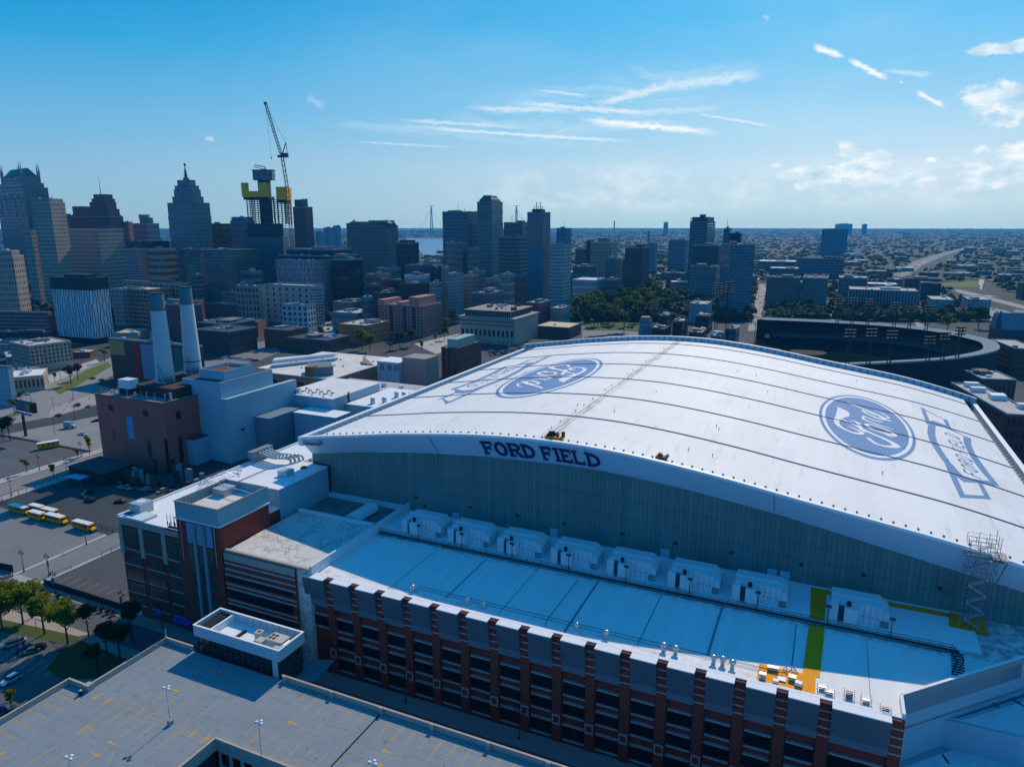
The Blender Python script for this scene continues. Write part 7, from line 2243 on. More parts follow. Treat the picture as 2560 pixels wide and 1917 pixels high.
# strip from the left edge to the chimneys, low blocks
B('pale five storey loft with a dark red ground floor at the avenue', 70, 73, 176, 866, 527, 'stone', 10, 5, 80, 'L', .58, .62, name='loft_building', dep=34, glass=(.02, .035, .04), roof='light', z0=5)
B('low pale blue grey block left of the five storey loft', -40, 16, 74, 893, 555, 'grey', 9, 2, 62, 'L', .4, .5, dep=30, roof='light')
B('grey warehouse behind the five storey loft at the left', -60, 40, 100, 862, 600, 'grey', 8, 3, 20, 'R', .3, .4, dep=40, roof='light', pent=2)
B('small red brick shop right of the five storey loft', 181, 224, 242, 880, 590, 'brick', 5, 2, 30, 'R', .3, .4, roof='light', pent=0, dep=20, name='shop_building')
B('tiny red brick house behind the small red shop', 177, 196, 201, 860, 640, 'brick', 2, 2, 20, 'R', .2, .3, roof='light', pent=0, dep=12, wid=16)
B('corner restaurant with a white flat roof and dark arcade', 22, 108, 118, 938, 470, 'stone', 8, 1, 52, 'R', .6, .6, roof='white', pent=0, dep=24, z0=1, name='restaurant_building', cat='restaurant')
B('blue grey slab cut by the left edge beside the avenue', -60, 22, 27, 918, 425, (.26, .34, .40), 8, 8, 10, 'R', .25, .15, roof='light', pent=0, dep=14, name='slab_building')
B('dark low block behind the grey warehouse at the left', -40, 128, 140, 832, 660, 'dark', 10, 3, 20, 'R', .5, .5, roof='dark', pent=3)
B('small flat roofed beige kiosk before the loft', 58, 97, 100, 919, 520, 'stone', 3, 1, 62, 'R', .3, .3, roof='light', pent=0, dep=16, wid=20)
# brick block with painted walls
t_, w_, d_, h_ = B('brown brick block with a tan billboard and red and green painted walls', 273, 500, 506, 868, 470, (.09, .055, .05), 12, 4, 0, 'R', .01, .01, dep=36, roof='white', pent=1, name='mural_building', plain=True)
pl_ = lambda u0, u1, v0, v1, nm, cc: None
for (f0, f1, g0, g1, nm, cc, em) in ((0.0, .175, .62, .97, 'wall_billboard', (.36, .22, .08), 0), (.27, .35, .10, .97, 'red_mural', (.32, .02, .03), 0), (.36, .52, .10, .95, 'painted_figure', (.18, .24, .34), 0), (.72, .86, .12, .93, 'green_mural', (.02, .14, .10), 0)):
 part(t_, nm, MB().box(-w_ / 2 + w_ * f0 + .2, -w_ / 2 + w_ * f1, -d_ / 2 - .3, -d_ / 2 - .01, h_ * g0, h_ * g1), mat(nm, cc, .7, .5, .5), False)
B('dark red blank block behind the chimneys', X1(1275), X1(1640), X1(1740), YP(-120), 670, (.14, .055, .07), 4, 3, 0, 'R', .01, .01, roof='dark', pent=2, dep=30, plain=False)
B('orange red slab standing right of the chimneys', X1(1655), X1(1705), X1(1755), Y1(1290), 770, (.30, .06, .04), 3, 1, 18, 'R', .2, 1.0, roof='dark', pent=0, units=0, dep=14)
B('low tan depot left of the painted brick block', X1(985), X1(1190), X1(1290), Y1(1560), 650, (.30, .24, .17), 8, 1, 30, 'R', .1, .1, roof='tan', pent=0, dep=24)
B('dark loft row right of the orange slab', X1(1755), X1(2200), X1(2215), Y1(1330), 800, (.10, .10, .11), 16, 5, 0, 'R', .5, .5, roof='light', pent=3, dep=30)
B('striped white and rose block behind the dark loft row', X1(1730), X1(1790), X1(2060), Y1(1175), 900, (.24, .15, .17), 14, 6, 0, 'L', .9, .4, roof='light', dep=30)
B('grey loft with rooftop gear right of the striped block', X1(1915), X1(2015), X1(2210), Y1(1215), 850, 'grey', 8, 6, 0, 'L', .5, .6, roof='light', dep=26, pent=2)
B('low dark brick stores with a pitched end below the lofts', X1(1690), X1(1850), X1(2210), YP(105), 600, (.05, .04, .05), 10, 2, 0, 'L', .3, .4, roof='dark', dep=40, pent=1)
B('dark brick stores row behind the low stores', X1(1675), X1(1690), X2(130), YP(40), 660, (.09, .04, .05), 16, 2, 0, 'L', .4, .4, roof='dark', dep=36, pent=3)
B('red brick stores with a bright red end wall', X2(20) - 10, X2(150), X2(222), Y1(1470), 700, 'brick', 6, 2, 25, 'R', .1, .2, roof='dark', dep=30, pent=1)
# construction tower
cst = thing('tower_under_construction', 'unfinished skyscraper with bare floors, yellow safety screens and a blue core box', 'tower', (*[c * 1010 / fwd(*ray(672, 600)[:2]) for c in ray(672, 600)[:2]], 0), rad(YAW))
cst.scale = (1, .5, 1)
zc = lambda y: CAMH + ray(670, Y1(y))[2] * 1010 / fwd(*ray(670, Y1(y))[:2])
k_ = 1010 / FPX / 3.45
XO = lambda x: (x - 250) * k_
part(cst, 'glazed_base', MB().box(XO(70), XO(390), -22, 22, 0, zc(730)), facade('facade', (.06, .12, .15), (.03, .09, .12), 60, 44, zc(730), 14, 10, 20, .9, .9, 3, .2, .12, .2), False)
for i, y in enumerate((720, 700, 680, 660, 640, 622)):
 part(cst, 'floor_slab', MB().box(XO(60), XO(390), -23, 23, zc(y), zc(y) + .9), mat('raw_slab', (.10, .12, .14), .9), False)
mb = MB().box(XO(100), XO(360), -20, 20, zc(728), zc(622))
part(cst, 'dark_interior', mb, mat('core_dark', (.02, .03, .045), .9), False)
part(cst, 'core', MB().box(XO(200), XO(290), -8, 10, zc(622), zc(215)), mat('core_blue', (.035, .06, .09), .8, .2), False)
for i in range(11):
 y = 602 - i * 19
 part(cst, 'floor_slab', MB().box(XO(105), XO(445), -20, 20, zc(y), zc(y) + .6), mat('raw_slab', (.10, .12, .14)), False)
for x_ in (110, 135, 160, 300, 330, 360, 395, 420, 440):
 for b in (-18, 18):
  part(cst, 'column', MB().box(XO(x_) - .6, XO(x_) + .6, b - .6, b + .6, zc(622), zc(385)), mat('column_dark', (.05, .06, .08), .9), False)
YS = mat('screen_yellow', (.80, .40, .0), .7, .35, .25, fine=.2)
for a, b, y0, y1 in ((78, 300, 390, 341), (78, 140, 340.5, 270), (222, 300, 340.5, 270), (362, 445, 415, 305)):
 part(cst, 'safety_screen', MB().box(XO(a), XO(b), -23, -22.5, zc(y0), zc(y1)), YS, False)
part(cst, 'safety_screen', MB().box(XO(78), XO(78) + .5, -22.4, 22, zc(390), zc(270)).box(XO(445), XO(445) + .5, -22.4, 22, zc(415), zc(305)), YS, False)
part(cst, 'dark_skirt', MB().box(XO(88), XO(300), -22.4, 22, zc(415), zc(391)).box(XO(362), XO(440), -22.4, 22, zc(440), zc(416)), mat('core_dark', (.02, .03, .045)), False)
part(cst, 'formwork_box', MB().box(XO(168), XO(330), -12, 12, zc(245), zc(160)), facade('facade', (.08, .16, .21), (.03, .06, .09), 46, 24, zc(160), 8, 5, 60, .85, .8, 3), False)
part(cst, 'formwork_edge', MB().box(XO(162), XO(335), -13, 13, zc(160), zc(155)).box(XO(165), XO(332), -12.6, 12.6, zc(200), zc(197)), mat('column_dark', (.05, .06, .08)), False)
part(cst, 'placing_boom', MB().path([(XO(272), -3, zc(155)), (XO(265), -3, zc(132)), (XO(180), -3, zc(112))], .8, 4).path([(XO(268), 3, zc(150)), (XO(238), 3, zc(148)), (XO(165), 3, zc(126))], .7, 4), mat('column_dark', (.05, .06, .08)), False)
# luffing tower crane
kc = 985
cx0, cy0 = [c * kc / fwd(*ray(713, 500)[:2]) for c in ray(713, 500)[:2]]
crn = thing('tower_crane', 'tall luffing tower crane with an orange red mast beside the unfinished skyscraper', 'crane', (cx0, cy0, 0), rad(YAW))
zk = lambda v: CAMH + ray(705, v)[2] * kc / fwd(*ray(705, v)[:2])
ku = kc / FPX
XU = lambda u: (u - 707) * ku
RED = mat('crane_red', (.26, .055, .03), .7, .2)
CD = mat('crane_dark', (.03, .04, .07), .6)
def lattice(p, q, w, step, m_):
 mb = MB()
 p, q = Vector(p), Vector(q)
 d = (q - p)
 L = d.length
 d.normalize()
 a = Vector((0, 1, 0))
 b = d.cross(a).normalized()
 n = max(2, int(L / step))
 cs = [a * w + b * w, a * w - b * w, -a * w - b * w, -a * w + b * w]
 for c in cs: mb.tube(p + c, q + c, .34, n=4)
 for i in range(n):
  for j in range(4):
   mb.tube(p + d * (L * i / n) + cs[j], p + d * (L * (i + 1) / n) + cs[(j + 1) % 4], .2, n=4)
 return mb, m_
mb, _ = lattice((XU(720), 0, 0), (XU(714), 0, zk(472)), 1.7, 7, RED)
part(crn, 'lower_mast', mb, RED, False)
mb, _ = lattice((XU(714), 0, zk(472)), (XU(707), 0, zk(394)), 1.6, 6, CD)
part(crn, 'upper_mast', mb, mat('crane_mid', (.12, .05, .05), .7), False)
part(crn, 'slewing_deck', MB().box(XU(697), XU(721), -2.5, 2.5, zk(394), zk(388)).box(XU(704), XU(713), -2.2, 2.2, zk(388), zk(383)), CD, False)
part(crn, 'counterweight', MB().box(XU(715), XU(721), -2.3, 2.3, zk(392), zk(383)), CD, False)
mb, _ = lattice((XU(704), 0, zk(384)), (XU(675.5), 0, zk(257)), 1.3, 4.2, CD)
part(crn, 'jib', mb, CD, False)
part(crn, 'a_frame', MB().tube((XU(708), 0, zk(384)), (XU(718), 0, zk(357)), .7, n=5).tube((XU(720), 0, zk(386)), (XU(718), 0, zk(357)), .4, n=4), CD, False)
part(crn, 'pendant_line', MB().tube((XU(718), 0, zk(357)), (XU(692), 0, zk(298)), .22, n=4).tube((XU(692), 0, zk(298)), (XU(677), 0, zk(262)), .22, n=4), CD, False)
part(crn, 'jib_head', MB().box(XU(672.5), XU(679), -1.6, 1.6, zk(260), zk(256)), CD, False)
part(crn, 'hoist_rope', MB().tube((XU(675.5), 0, zk(258)), (XU(680.5), 0, zk(392)), .14, n=4), CD, False)
part(crn, 'hook_block', MB().box(XU(680), XU(681.3), -.7, .7, zk(398), zk(392)), CD, False)
# centre left
B('red brown tower with stepped flat crown right of the crane', X2(455), X2(560), X2(625), Y1(480), 1170, (.13, .08, .085), 12, 22, 0, 'R', .35, .8, name='stepped_tower', cat='tower', pent=0, tiers=((.66, .7, Y1(410), -.1, 0),), dep=40)
for a, b, y, D, lab in ((650, 720, 690, 2300, 'left one of the three pale blue far slabs'), (722, 800, 655, 2250, 'middle one of the three pale blue far slabs'), (800, 868, 640, 2200, 'right one of the three pale blue far slabs')):
 B(lab, X2(a), X2(a) + 1, X2(b), Y1(y), D, (.12, .22, .30), 5, 14, 0, 'L', .3, .4, dep=40, name='far_tower', cat='tower')
t_, w_, d_, h_ = B('brown grey hotel with ornate turret gables at both ends', X2(918), X2(1250), X2(1362), Y1(640), 1130, (.17, .16, .15), 18, 18, 0, 'R', .3, .7, name='hotel_building', cat='hotel', dep=44, pent=0, units=2)
zz = lambda y: CAMH + ray(930, Y1(y))[2] * 1130 / fwd(*ray(930, Y1(y))[:2])
BW = facade('facade', (.17, .16, .15), (.01, .015, .02), w_, d_, 130, 18, 10, 24, .3, .7)
for a, b, y in ((-.2, .06, 618), (.05, .45, 590), (-.3, -.2, 600)):
 part(t_, 'upper_storey', MB().box(a * w_, b * w_, -d_ * .4, d_ * .4, h_, zz(y)), BW, False)
for a in (-.40, .46):
 part(t_, 'turret_gable', MB().prism([(a * w_ - 9, -d_ * .45), (a * w_ + 9, -d_ * .45), (a * w_ + 9, d_ * .1), (a * w_ - 9, d_ * .1)], h_, zz(615)).cyl(a * w_, -d_ * .2, zz(615), zz(590), 9, 2, 8).cyl(a * w_, -d_ * .2, zz(590), zz(575), 1, .1, 5), mat('copper_dark', (.04, .06, .08), .6), False)
B('small dark tower with a stepped top below the hotel', X2(1345), X2(1420), X2(1542), Y1(790), 1000, (.04, .05, .06), 8, 10, 0, 'L', .4, .5, dep=30, tiers=((.7, .7, Y1(762)),))
B('long dark building with a shallow round roof rim at the skyline centre left', X2(400), X2(410), X2(962), Y1(850), 925, (.02, .035, .05), 30, 3, 0, 'L', .8, .5, roof='white', dep=40, rough=.1, pent=2)
B('broad dark glass block under the round rimmed roof', X2(335), X2(345), X2(1025), Y1(905), 895, (.02, .03, .045), 30, 3, 0, 'L', .9, .7, roof='dark', dep=50, rough=.08, units=6)
B('black and white checkered facade block at the centre left', X2(305), X2(312), X2(800), Y1(945), 865, (.42, .38, .42), 30, 10, 0, 'L', .46, .92, dep=36, wob=1.3, z0=1, roof='dark', glass=(.008, .012, .03), lit=0, name='checkered_building', pent=0)
B('dark glass block with a few pale windows right of the checkered facade', X2(790), X2(800), X2(1058), Y1(935), 868, (.012, .03, .045), 10, 8, 0, 'L', .9, .8, dep=60, rough=.08, roof='dark')
B('blue glass stub right of the unfinished tower base', X2(0), X2(30), X2(190), Y1(1040), 815, 'teal', 8, 6, 0, 'L', .7, .6, dep=30)
B('white parking structure with short slots in the centre left', X2(205), X2(600), X2(720), Y1(1165), 790, (.36, .34, .33), 7, 6, 0, 'R', .32, .5, dep=44, name='parking_structure', cat='parking structure', roof='light', pent=0, units=2)
B('cream end wall left of the white parking structure', X2(150), X2(190), X2(215), Y1(1155), 780, (.42, .36, .27), 1, 1, 0, 'R', .01, .01, dep=20, roof='light', pent=0, units=0)
B('glass and white stair block at the right of the white parking structure', X2(600), X2(665), X2(715), Y1(1175), 765, (.30, .36, .36), 3, 12, 0, 'R', .8, .6, dep=16, pent=0)
B('dark loft with balconies left of the cream wall', X2(0) - 10, X2(130), X2(155), Y1(1165), 770, 'grey', 5, 6, 0, 'R', .6, .6, roof='light', dep=30, pent=2)
B('pale blue four storey corner house with large panes', X2(358), X2(580), X2(650), Y1(1325), 740, (.36, .44, .48), 5, 4, 8, 'R', .55, .55, roof='tan', dep=40, name='corner_building', pent=2)
B('plain red brown warehouse block below the blue corner house', X2(205), X2(330), X2(585), Y1(1540), 630, (.13, .06, .045), 8, 3, 0, 'L', .02, .02, roof='dark', dep=30, name='warehouse', cat='warehouse', pent=2)
B('low brown roofed stores with rooftop clutter behind the bright hall', X2(390), X2(520), X2(940), Y1(1625), 610, (.12, .07, .055), 14, 1, 0, 'L', .4, .5, roof='dark', dep=30, pent=4, units=10)
B('teal roofed orange brick theatre block in the centre', X2(850), X2(985), X2(1285), Y1(1500), 655, 'orange', 9, 3, 0, 'L', .3, .35, roof='light', dep=40, name='theatre_building', cat='theatre', pent=3)
B('long grey roofed hall behind the orange theatre', X2(790), X2(800), X2(1190), Y1(1395), 735, (.18, .19, .19), 12, 2, 0, 'L', .3, .4, roof='light', dep=40, pent=1)
B('flat beige block behind the grey roofed hall', X2(800), X2(805), X2(1100), Y1(1300), 800, (.20, .19, .17), 10, 2, 0, 'L', .2, .3, roof='light', dep=36, pent=4, units=8)
t_, w_, d_, h_ = B('long rose brown apartment house with raised parapet blocks', X2(1190), X2(1380), X2(1735), Y1(1335), 700, 'rose', 14, 9, 0, 'L', .42, .55, roof='light', dep=36, name='apartment_house', cat='apartment house', pent=0)
for a, b, dz in ((-.5, -.36, 5), (-.08, .06, 3.5), (.2, .42, 9)):
 part(t_, 'parapet_block', MB().box(a * w_, b * w_, -d_ / 2 - .3, d_ / 2 - 4, h_, h_ + dz), mat('parapet_rose', (.27, .17, .15), .85), False)
for a in (-.2, .1, .3):
 part(t_, 'light_slot', MB().box(a * w_ - 1.6, a * w_ + 1.6, -d_ / 2 - .25, -d_ / 2 - .01, 4, h_ - 1), mat('slot_shadow', (.04, .035, .04), .9), False)
# between hotel and centre slab, low roofs
for (a, b, y, D, wl, rf2, lab) in ((1085, 1300, 1065, 900, 'tan', 'light', 'small beige roofed block below the turreted hotel'), (1185, 1390, 1010, 960, 'grey', 'white', 'white roofed block at the foot of the turreted hotel'), (1215, 1300, 1100, 850, (.22, .06, .06), 'dark', 'small red sided block below the turreted hotel'),
                                  (1295, 1420, 1120, 860, 'dark', 'dark', 'small black block right of the red sided one'), (1420, 1650, 985, 960, 'blue', 'dark', 'blue grey block right of the dark stepped tower'), (1418, 1645, 1075, 880, 'white', 'dark', 'low white block with arched windows right of centre'),
                                  (1640, 1735, 1000, 900, 'dark', 'dark', 'dark block left of the twin gabled lofts'), (1150, 1380, 1225, 760, 'dark', 'light', 'dark flat block in the roofscape centre'), (1050, 1150, 1260, 720, 'teal', 'light', 'pale teal roof house in the roofscape centre'),
                                  (1380, 1640, 1150, 790, 'dark', 'dark', 'very dark broad block left of the white loft'), (1085, 1215, 1170, 810, 'dark', 'dark', 'dark block with a pale roof rim in the roofscape')):
 B(lab, X2(a), X2(a) + 2, X2(b), Y1(y), D, wl, max(4, int((b - a) / 22)), 4, 0, 'L', .45, .5, roof=rf2, dep=36, pent=2, units=4)
B('bluish loft with tall windows right of the rose apartments', X2(1630), X2(1640), X2(1738), Y1(1140), 770, (.16, .22, .25), 5, 10, 0, 'L', .45, .6, dep=24)
B('slender white and grey loft tower in the centre', X2(1780), X2(1830), X2(1925), Y1(1060), 800, (.26, .28, .29), 5, 14, 0, 'L', .4, .6, dep=30, roof='light')
B('brown stone loft left of the slender white tower', X2(1735), X2(1740), X2(1800), Y1(1000), 830, 'tan', 3, 14, 0, 'L', .4, .5, dep=30)
B('tan loft right of the slender white tower', X2(1925), X2(1930), X2(2060), Y1(1075), 830, 'tan', 7, 10, 0, 'L', .4, .5, dep=30, roof='light')
# centre
B('broad blue grey office slab left of the domed tower', X2(1745), X2(1755), X2(2070), Y1(520), 1120, (.13, .17, .19), 18, 22, 0, 'L', .5, .5, dep=40, antenna=2, ant_h=16, pent=1, name='office_tower', cat='tower')
B('low grey towers before the blue grey slab, left one', X2(1770), X2(1775), X2(1850), Y1(780), 960, 'grey', 5, 10, 0, 'L', .4, .5, dep=30)
B('brown grey block with a blue base panel before the slab', X2(1850), X2(1853), X2(1955), Y1(790), 930, (.16, .14, .15), 6, 8, 0, 'L', .3, .4, dep=30, z0=20)
B('grey loft right of the brown grey block before the slab', X2(1960), X2(1963), X2(2065), Y1(840), 930, (.14, .16, .18), 6, 10, 0, 'L', .4, .5, dep=30)
t_, w_, d_, h_ = B('ornate tower with a mansard crown at the centre of the skyline', X3(0) - 8, X3(5), X3(200), Y3(380), 1080, (.16, .19, .19), 12, 20, 0, 'L', .34, .6, dep=40, name='ornate_tower', cat='tower', pent=0, units=0)
zz = lambda y: CAMH + ray(1225, Y3(y))[2] * 1080 / fwd(*ray(1225, Y3(y))[:2])
part(t_, 'arcade_storey', MB().box(-w_ * .48, w_ * .48, -d_ * .48, d_ * .48, h_, zz(190)), facade('facade', (.16, .19, .19), (.01, .02, .025), w_, d_, zz(190), 12, 9, 26, .4, .8), False)
part(t_, 'cornice', MB().box(-w_ * .52, w_ * .52, -d_ * .52, d_ * .52, zz(275), zz(268)).box(-w_ * .5, w_ * .5, -d_ * .5, d_ * .5, zz(195), zz(186)), mat('cornice_stone', (.20, .22, .22), .8), False)
mb = MB()
i0 = len(mb.v)
for z_, f_ in ((zz(186), .42), (zz(165), .38), (zz(150), .30), (zz(132), .25)):
 mb.v += [(-w_ * f_, -d_ * f_, z_), (w_ * f_, -d_ * f_, z_), (w_ * f_, d_ * f_, z_), (-w_ * f_, d_ * f_, z_)]
for L_ in range(3):
 for j in range(4):
  a, b = L_ * 4 + j, L_ * 4 + (j + 1) % 4
  mb.f.append((a, b, b + 4, a + 4))
mb.f.append((12, 13, 14, 15))
part(t_, 'mansard_roof', mb, mat('copper_roof', (.05, .09, .10), .6, .2), False)
for i in range(8):
 part(t_, 'finial', MB().cyl((-.24 + i * .069) * w_, -d_ * .25, zz(132), zz(124), .5, .1, 5), mat('copper_roof', (.05, .09, .10)), False)
B('dark slab behind, between the ornate tower and the mural tower', X3(205), X3(210), X3(425), Y3(372), 1150, (.09, .13, .16), 12, 12, 0, 'L', .5, .5, dep=30, antenna=3, ant_h=14)
B('blue grey hotel slab with fine bands before the dark slab', X3(160), X3(165), X3(408), Y3(498), 1010, (.11, .16, .19), 12, 16, 0, 'L', .92, .45, dep=30)
t_, w_, d_, h_ = B('tall slab tower with a faded teal wall painting on its flank', X3(408), X3(420), X3(608), Y3(285), 940, (.16, .15, .16), 9, 26, 0, 'L', .1, .3, dep=26, antenna=0, name='mural_tower', cat='tower', pent=0)
part(t_, 'wall_painting', MB().box(-w_ * .42, w_ * .48, -d_ / 2 - .3, -d_ / 2 - .02, 8, h_ * .62), mat('painting_teal', (.04, .17, .22), .7, .7, .03), False)
part(t_, 'crown_storey', MB().box(-w_ * .3, w_ * .25, -d_ * .3, d_ * .3, h_, h_ + 5), BLACK, False)
for i in range(5):
 part(t_, 'mast', MB().cyl((-.28 + i * .12) * w_, 0, h_ + 5, h_ + 9 + (i % 2) * 5, .5, n=5), BLACK, False)
B('white fine windowed tower right of the mural tower', X3(606), X3(690), X3(790), Y3(570), 900, (.38, .38, .37), 9, 18, 0, 'L', .5, .6, name='office_tower', cat='tower', roof='light', dep=30)
B('small blue tower with a stub mast far behind', X3(662), X3(664), X3(790), Y3(420), 1700, (.07, .13, .20), 5, 10, 0, 'L', .4, .3, dep=30, antenna=1, ant_h=22, name='far_tower', cat='tower')
B('white hall with a curved bright roof edge near the park', X3(795), X3(830), X3(1080), Y3(868), 1010, 'white', 14, 3, 0, 'L', .45, .7, dep=50, roof='white', pent=0, name='arts_building')
B('blue grey extension right of the curved white hall', X3(1075), X3(1080), X3(1215), Y3(868), 1015, 'blue', 6, 4, 0, 'L', .5, .6, dep=40, roof='light')
B('low colonnaded block behind the curved white hall', X3(800), X3(830), X3(1000), Y3(750), 1180, (.14, .18, .20), 9, 3, 0, 'L', .6, .8, dep=34, roof='light', pent=1)
B('pale pinstriped office tower in the centre right', X3(955), X3(962), X3(1190), Y3(545), 1280, 'stone', 14, 12, 0, 'L', .4, .8, dep=40, tiers=((.42, .5, Y3(500)),), name='office_tower', cat='tower')
B('dark tower left of the pinstriped office tower', X3(918), X3(922), X3(985), Y3(530), 1330, 'dark', 5, 10, 0, 'L', .4, .5, dep=30)
B('brown block left of the dark tower, far', X3(822), X3(826), X3(960), Y3(600), 1380, (.12, .09, .10), 8, 6, 0, 'L', .4, .5, dep=30)
B('grey slab before the pinstriped tower', X3(1088), X3(1092), X3(1215), Y3(685), 1180, (.12, .17, .20), 8, 12, 0, 'L', .5, .5, dep=30)
B('narrow cream slab beside the dark brown tower', X3(1212), X3(1215), X3(1250), Y3(690), 1150, 'beige', 2, 12, 0, 'L', .5, .5, dep=26)
B('dark brown tower with a heavy top above the park', X3(1252), X3(1400), X3(1465), Y3(590), 1120, (.07, .05, .06), 10, 16, 0, 'R', .3, .6, dep=40, name='office_tower', cat='tower', tiers=((.35, .5, Y3(555), .2, 0),))
B('distant pale slab behind the dark brown tower', X3(1440), X3(1445), X3(1535), Y3(555), 1650, (.14, .2, .26), 5, 10, 0, 'L', .5, .4, dep=30)
B('mid blue slab left of the sign topped tower', X3(1630), X3(1640), X3(1800), Y3(525), 1600, (.09, .14, .19), 10, 10, 0, 'L', .5, .3, dep=40)
B('brown block below the mid blue slab', X3(1605), X3(1610), X3(1795), Y3(808), 1250, (.12, .10, .11), 8, 4, 0, 'L', .5, .5, dep=40)
t_, w_, d_, h_ = B('tall blue banded tower with rooftop letters in the right half', X3(1812), X3(1965), X3(2032), Y3(365), 1280, (.09, .13, .17), 12, 24, 0, 'R', .92, .45, name='office_tower', cat='tower', pent=0, units=0, dep=50)
part(t_, 'crown_storey', MB().box(-w_ * .45, w_ * .45, -d_ * .4, d_ * .4, h_, h_ + 9).box(-w_ * .2, w_ * .12, -4, 4, h_ + 9, h_ + 14), mat('tower_dark', (.04, .07, .09), .6), False)
for i, ch in enumerate('DTDT'):
 a = (-.46 + (i % 2) * .12 if i < 2 else .26 + (i % 2) * .14) * w_
 mb = MB()
 for stq in ({'D': [[(0, 0), (0, 1)], [(0, 1), (.5, .9), (.75, .5), (.5, .1), (0, 0)]], 'T': [[(0, 1), (.8, 1)], [(.4, 1), (.4, 0)]]}['DT'[i % 2]]):
  for p_, q_ in zip(stq, stq[1:]):
   mb.tube((a + p_[0] * 6, -d_ / 2, h_ + 1 + p_[1] * 7), (a + q_[0] * 6, -d_ / 2, h_ + 1 + q_[1] * 7), .8, n=4)
 part(t_, 'roof_letter', mb, BLACK, False)
B('dark broad slab standing before the sign topped tower', X3(1840), X3(1845), X3(2088), Y3(572), 1120, (.03, .07, .08), 14, 14, 0, 'L', .5, .4, dep=36, roof='dark')
B('pale lower hotel front below the dark broad slab', X3(1812), X3(1820), X3(2070), Y3(755), 1060, (.20, .26, .29), 12, 9, 0, 'L', .4, .8, dep=36, name='hotel_building', cat='hotel')
B('pale grey box with a bright roof unit left of the glass tower', X3(1800), X3(1960), X3(2005), Y3(1075), 800, (.20, .25, .29), 2, 2, 0, 'R', .1, .1, dep=40, roof='light')
B('slim glass shaft rising behind the glass tower', X4(28), X4(70), X4(85), Y4(212), 1010, (.12, .22, .22), 4, 20, 0, 'R', .8, .8, dep=18, antenna=2, ant_h=16, rough=.1)
B('dark roof house right of the slim glass shaft', X4(80), X4(150), X4(160), Y4(250), 1020, 'dark', 4, 10, 0, 'R', .5, .5, dep=18)
B('tall curved looking dark glass tower right of centre', X4(12), X4(75), X4(255), Y4(330), 900, (.12, .22, .25), 10, 22, 18, 'L', .86, .8, glass=(.03, .10, .13), name='glass_tower', cat='tower', rough=.06, roof='light', units=8, lit=.6)
# right
B('grey brown twin slab left of the pale rimmed one', X4(340), X4(350), X4(588), Y4(570), 960, (.13, .14, .14), 14, 10, 0, 'L', .4, .5, dep=40, roof='dark', pent=1)
B('blue grey slab with a bright rimmed roof', X4(600), X4(612), X4(790), Y4(575), 950, (.12, .17, .20), 10, 11, 0, 'L', .5, .5, dep=80, roof='dark', pent=0, units=6)
B('lone dark slab on the horizon at the right', X4(742), X4(745), X4(932), Y4(215), 2600, (.05, .12, .18), 8, 10, 0, 'L', .4, .3, dep=60, name='far_tower', cat='tower')
B('long ribbon windowed office with a tan roof behind the twin slabs', X4(560), X4(565), X4(902), Y4(430), 1500, (.10, .15, .19), 10, 6, 0, 'L', .95, .4, dep=60, roof='tan')
B('white roofed low halls left of the ribbon windowed office', X4(275), X4(280), X4(560), Y4(450), 1700, (.12, .17, .21), 12, 2, 0, 'L', .9, .4, dep=80, roof='white')
B('dark low hall with a bright roof line behind the twin slabs', X4(360), X4(365), X4(575), Y4(500), 1420, (.07, .10, .13), 8, 2, 0, 'L', .5, .4, dep=50, roof='white')
B('brown block with a blue roof tank behind the wide pilaster slab', X4(860), X4(865), X4(1070), Y4(565), 1080, (.14, .12, .13), 8, 4, 0, 'L', .3, .5, dep=50, roof='light', pent=2)
t_, w_, d_, h_ = B('wide pilastered grey office with a ribbed front behind the ballpark', X4(925), X4(940), X4(1440), Y4(650), 940, (.17, .21, .23), 22, 9, 0, 'L', .45, .9, dep=50, roof='light', name='office_block')
for i in range(23):
 part(t_, 'pilaster', MB().box(-w_ / 2 + i * w_ / 22.5, -w_ / 2 + i * w_ / 22.5 + .9, -d_ / 2 - .7, -d_ / 2 - .01, 3, h_ - .4), mat('parapet_mix', (.2, .2, .2)), False)
B('pale bright roofed hall behind the pilastered office', X4(1070), X4(1075), X4(1290), Y4(610), 1110, 'grey', 8, 3, 0, 'L', .3, .4, dep=40, roof='white', pent=0)
B('red brown block right of the bright roofed hall', X4(1340), X4(1345), X4(1605), Y4(570), 1080, (.08, .05, .06), 8, 4, 0, 'L', .3, .3, dep=40, roof='dark', pent=2)
B('dark cube above the white banded garage', X4(1460), X4(1465), X4(1608), Y4(605), 1020, (.03, .04, .05), 6, 4, 0, 'L', .3, .3, dep=30, pent=1)
B('white banded parking garage at the right, left half', X4(1438), X4(1535), X4(1700), Y4(722), 900, (.30, .36, .38), 5, 6, 0, 'L', .9, .4, dep=50, roof='light', name='parking_structure', cat='parking structure', pent=0)
B('white banded parking garage at the right, right half', X4(1640), X4(1800), X4(1972), Y4(722), 880, (.30, .36, .38), 6, 6, 0, 'L', .9, .45, dep=50, roof='light', name='parking_structure', cat='parking structure', pent=1)
B('long dark hall with a bright roof edge at the right margin', X4(1925), X4(1970), X4(2300), Y4(600), 1420, (.07, .09, .12), 14, 2, 0, 'L', .5, .5, dep=70, roof='white', name='arena_hall')
B('brick block with many windows at the right margin', X4(1965), X4(2140), X4(2330), Y4(1080), 520, (.13, .06, .06), 8, 4, 10, 'L', .4, .5, dep=None, roof='light', pent=0, name='brick_block')
B('low brown pavilion by the yellow tree at the ballpark', X4(1835), X4(1900), X4(2155), Y4(1300), 425, (.12, .08, .07), 8, 1, 12, 'L', .4, .5, dep=26, roof='light', pent=2)
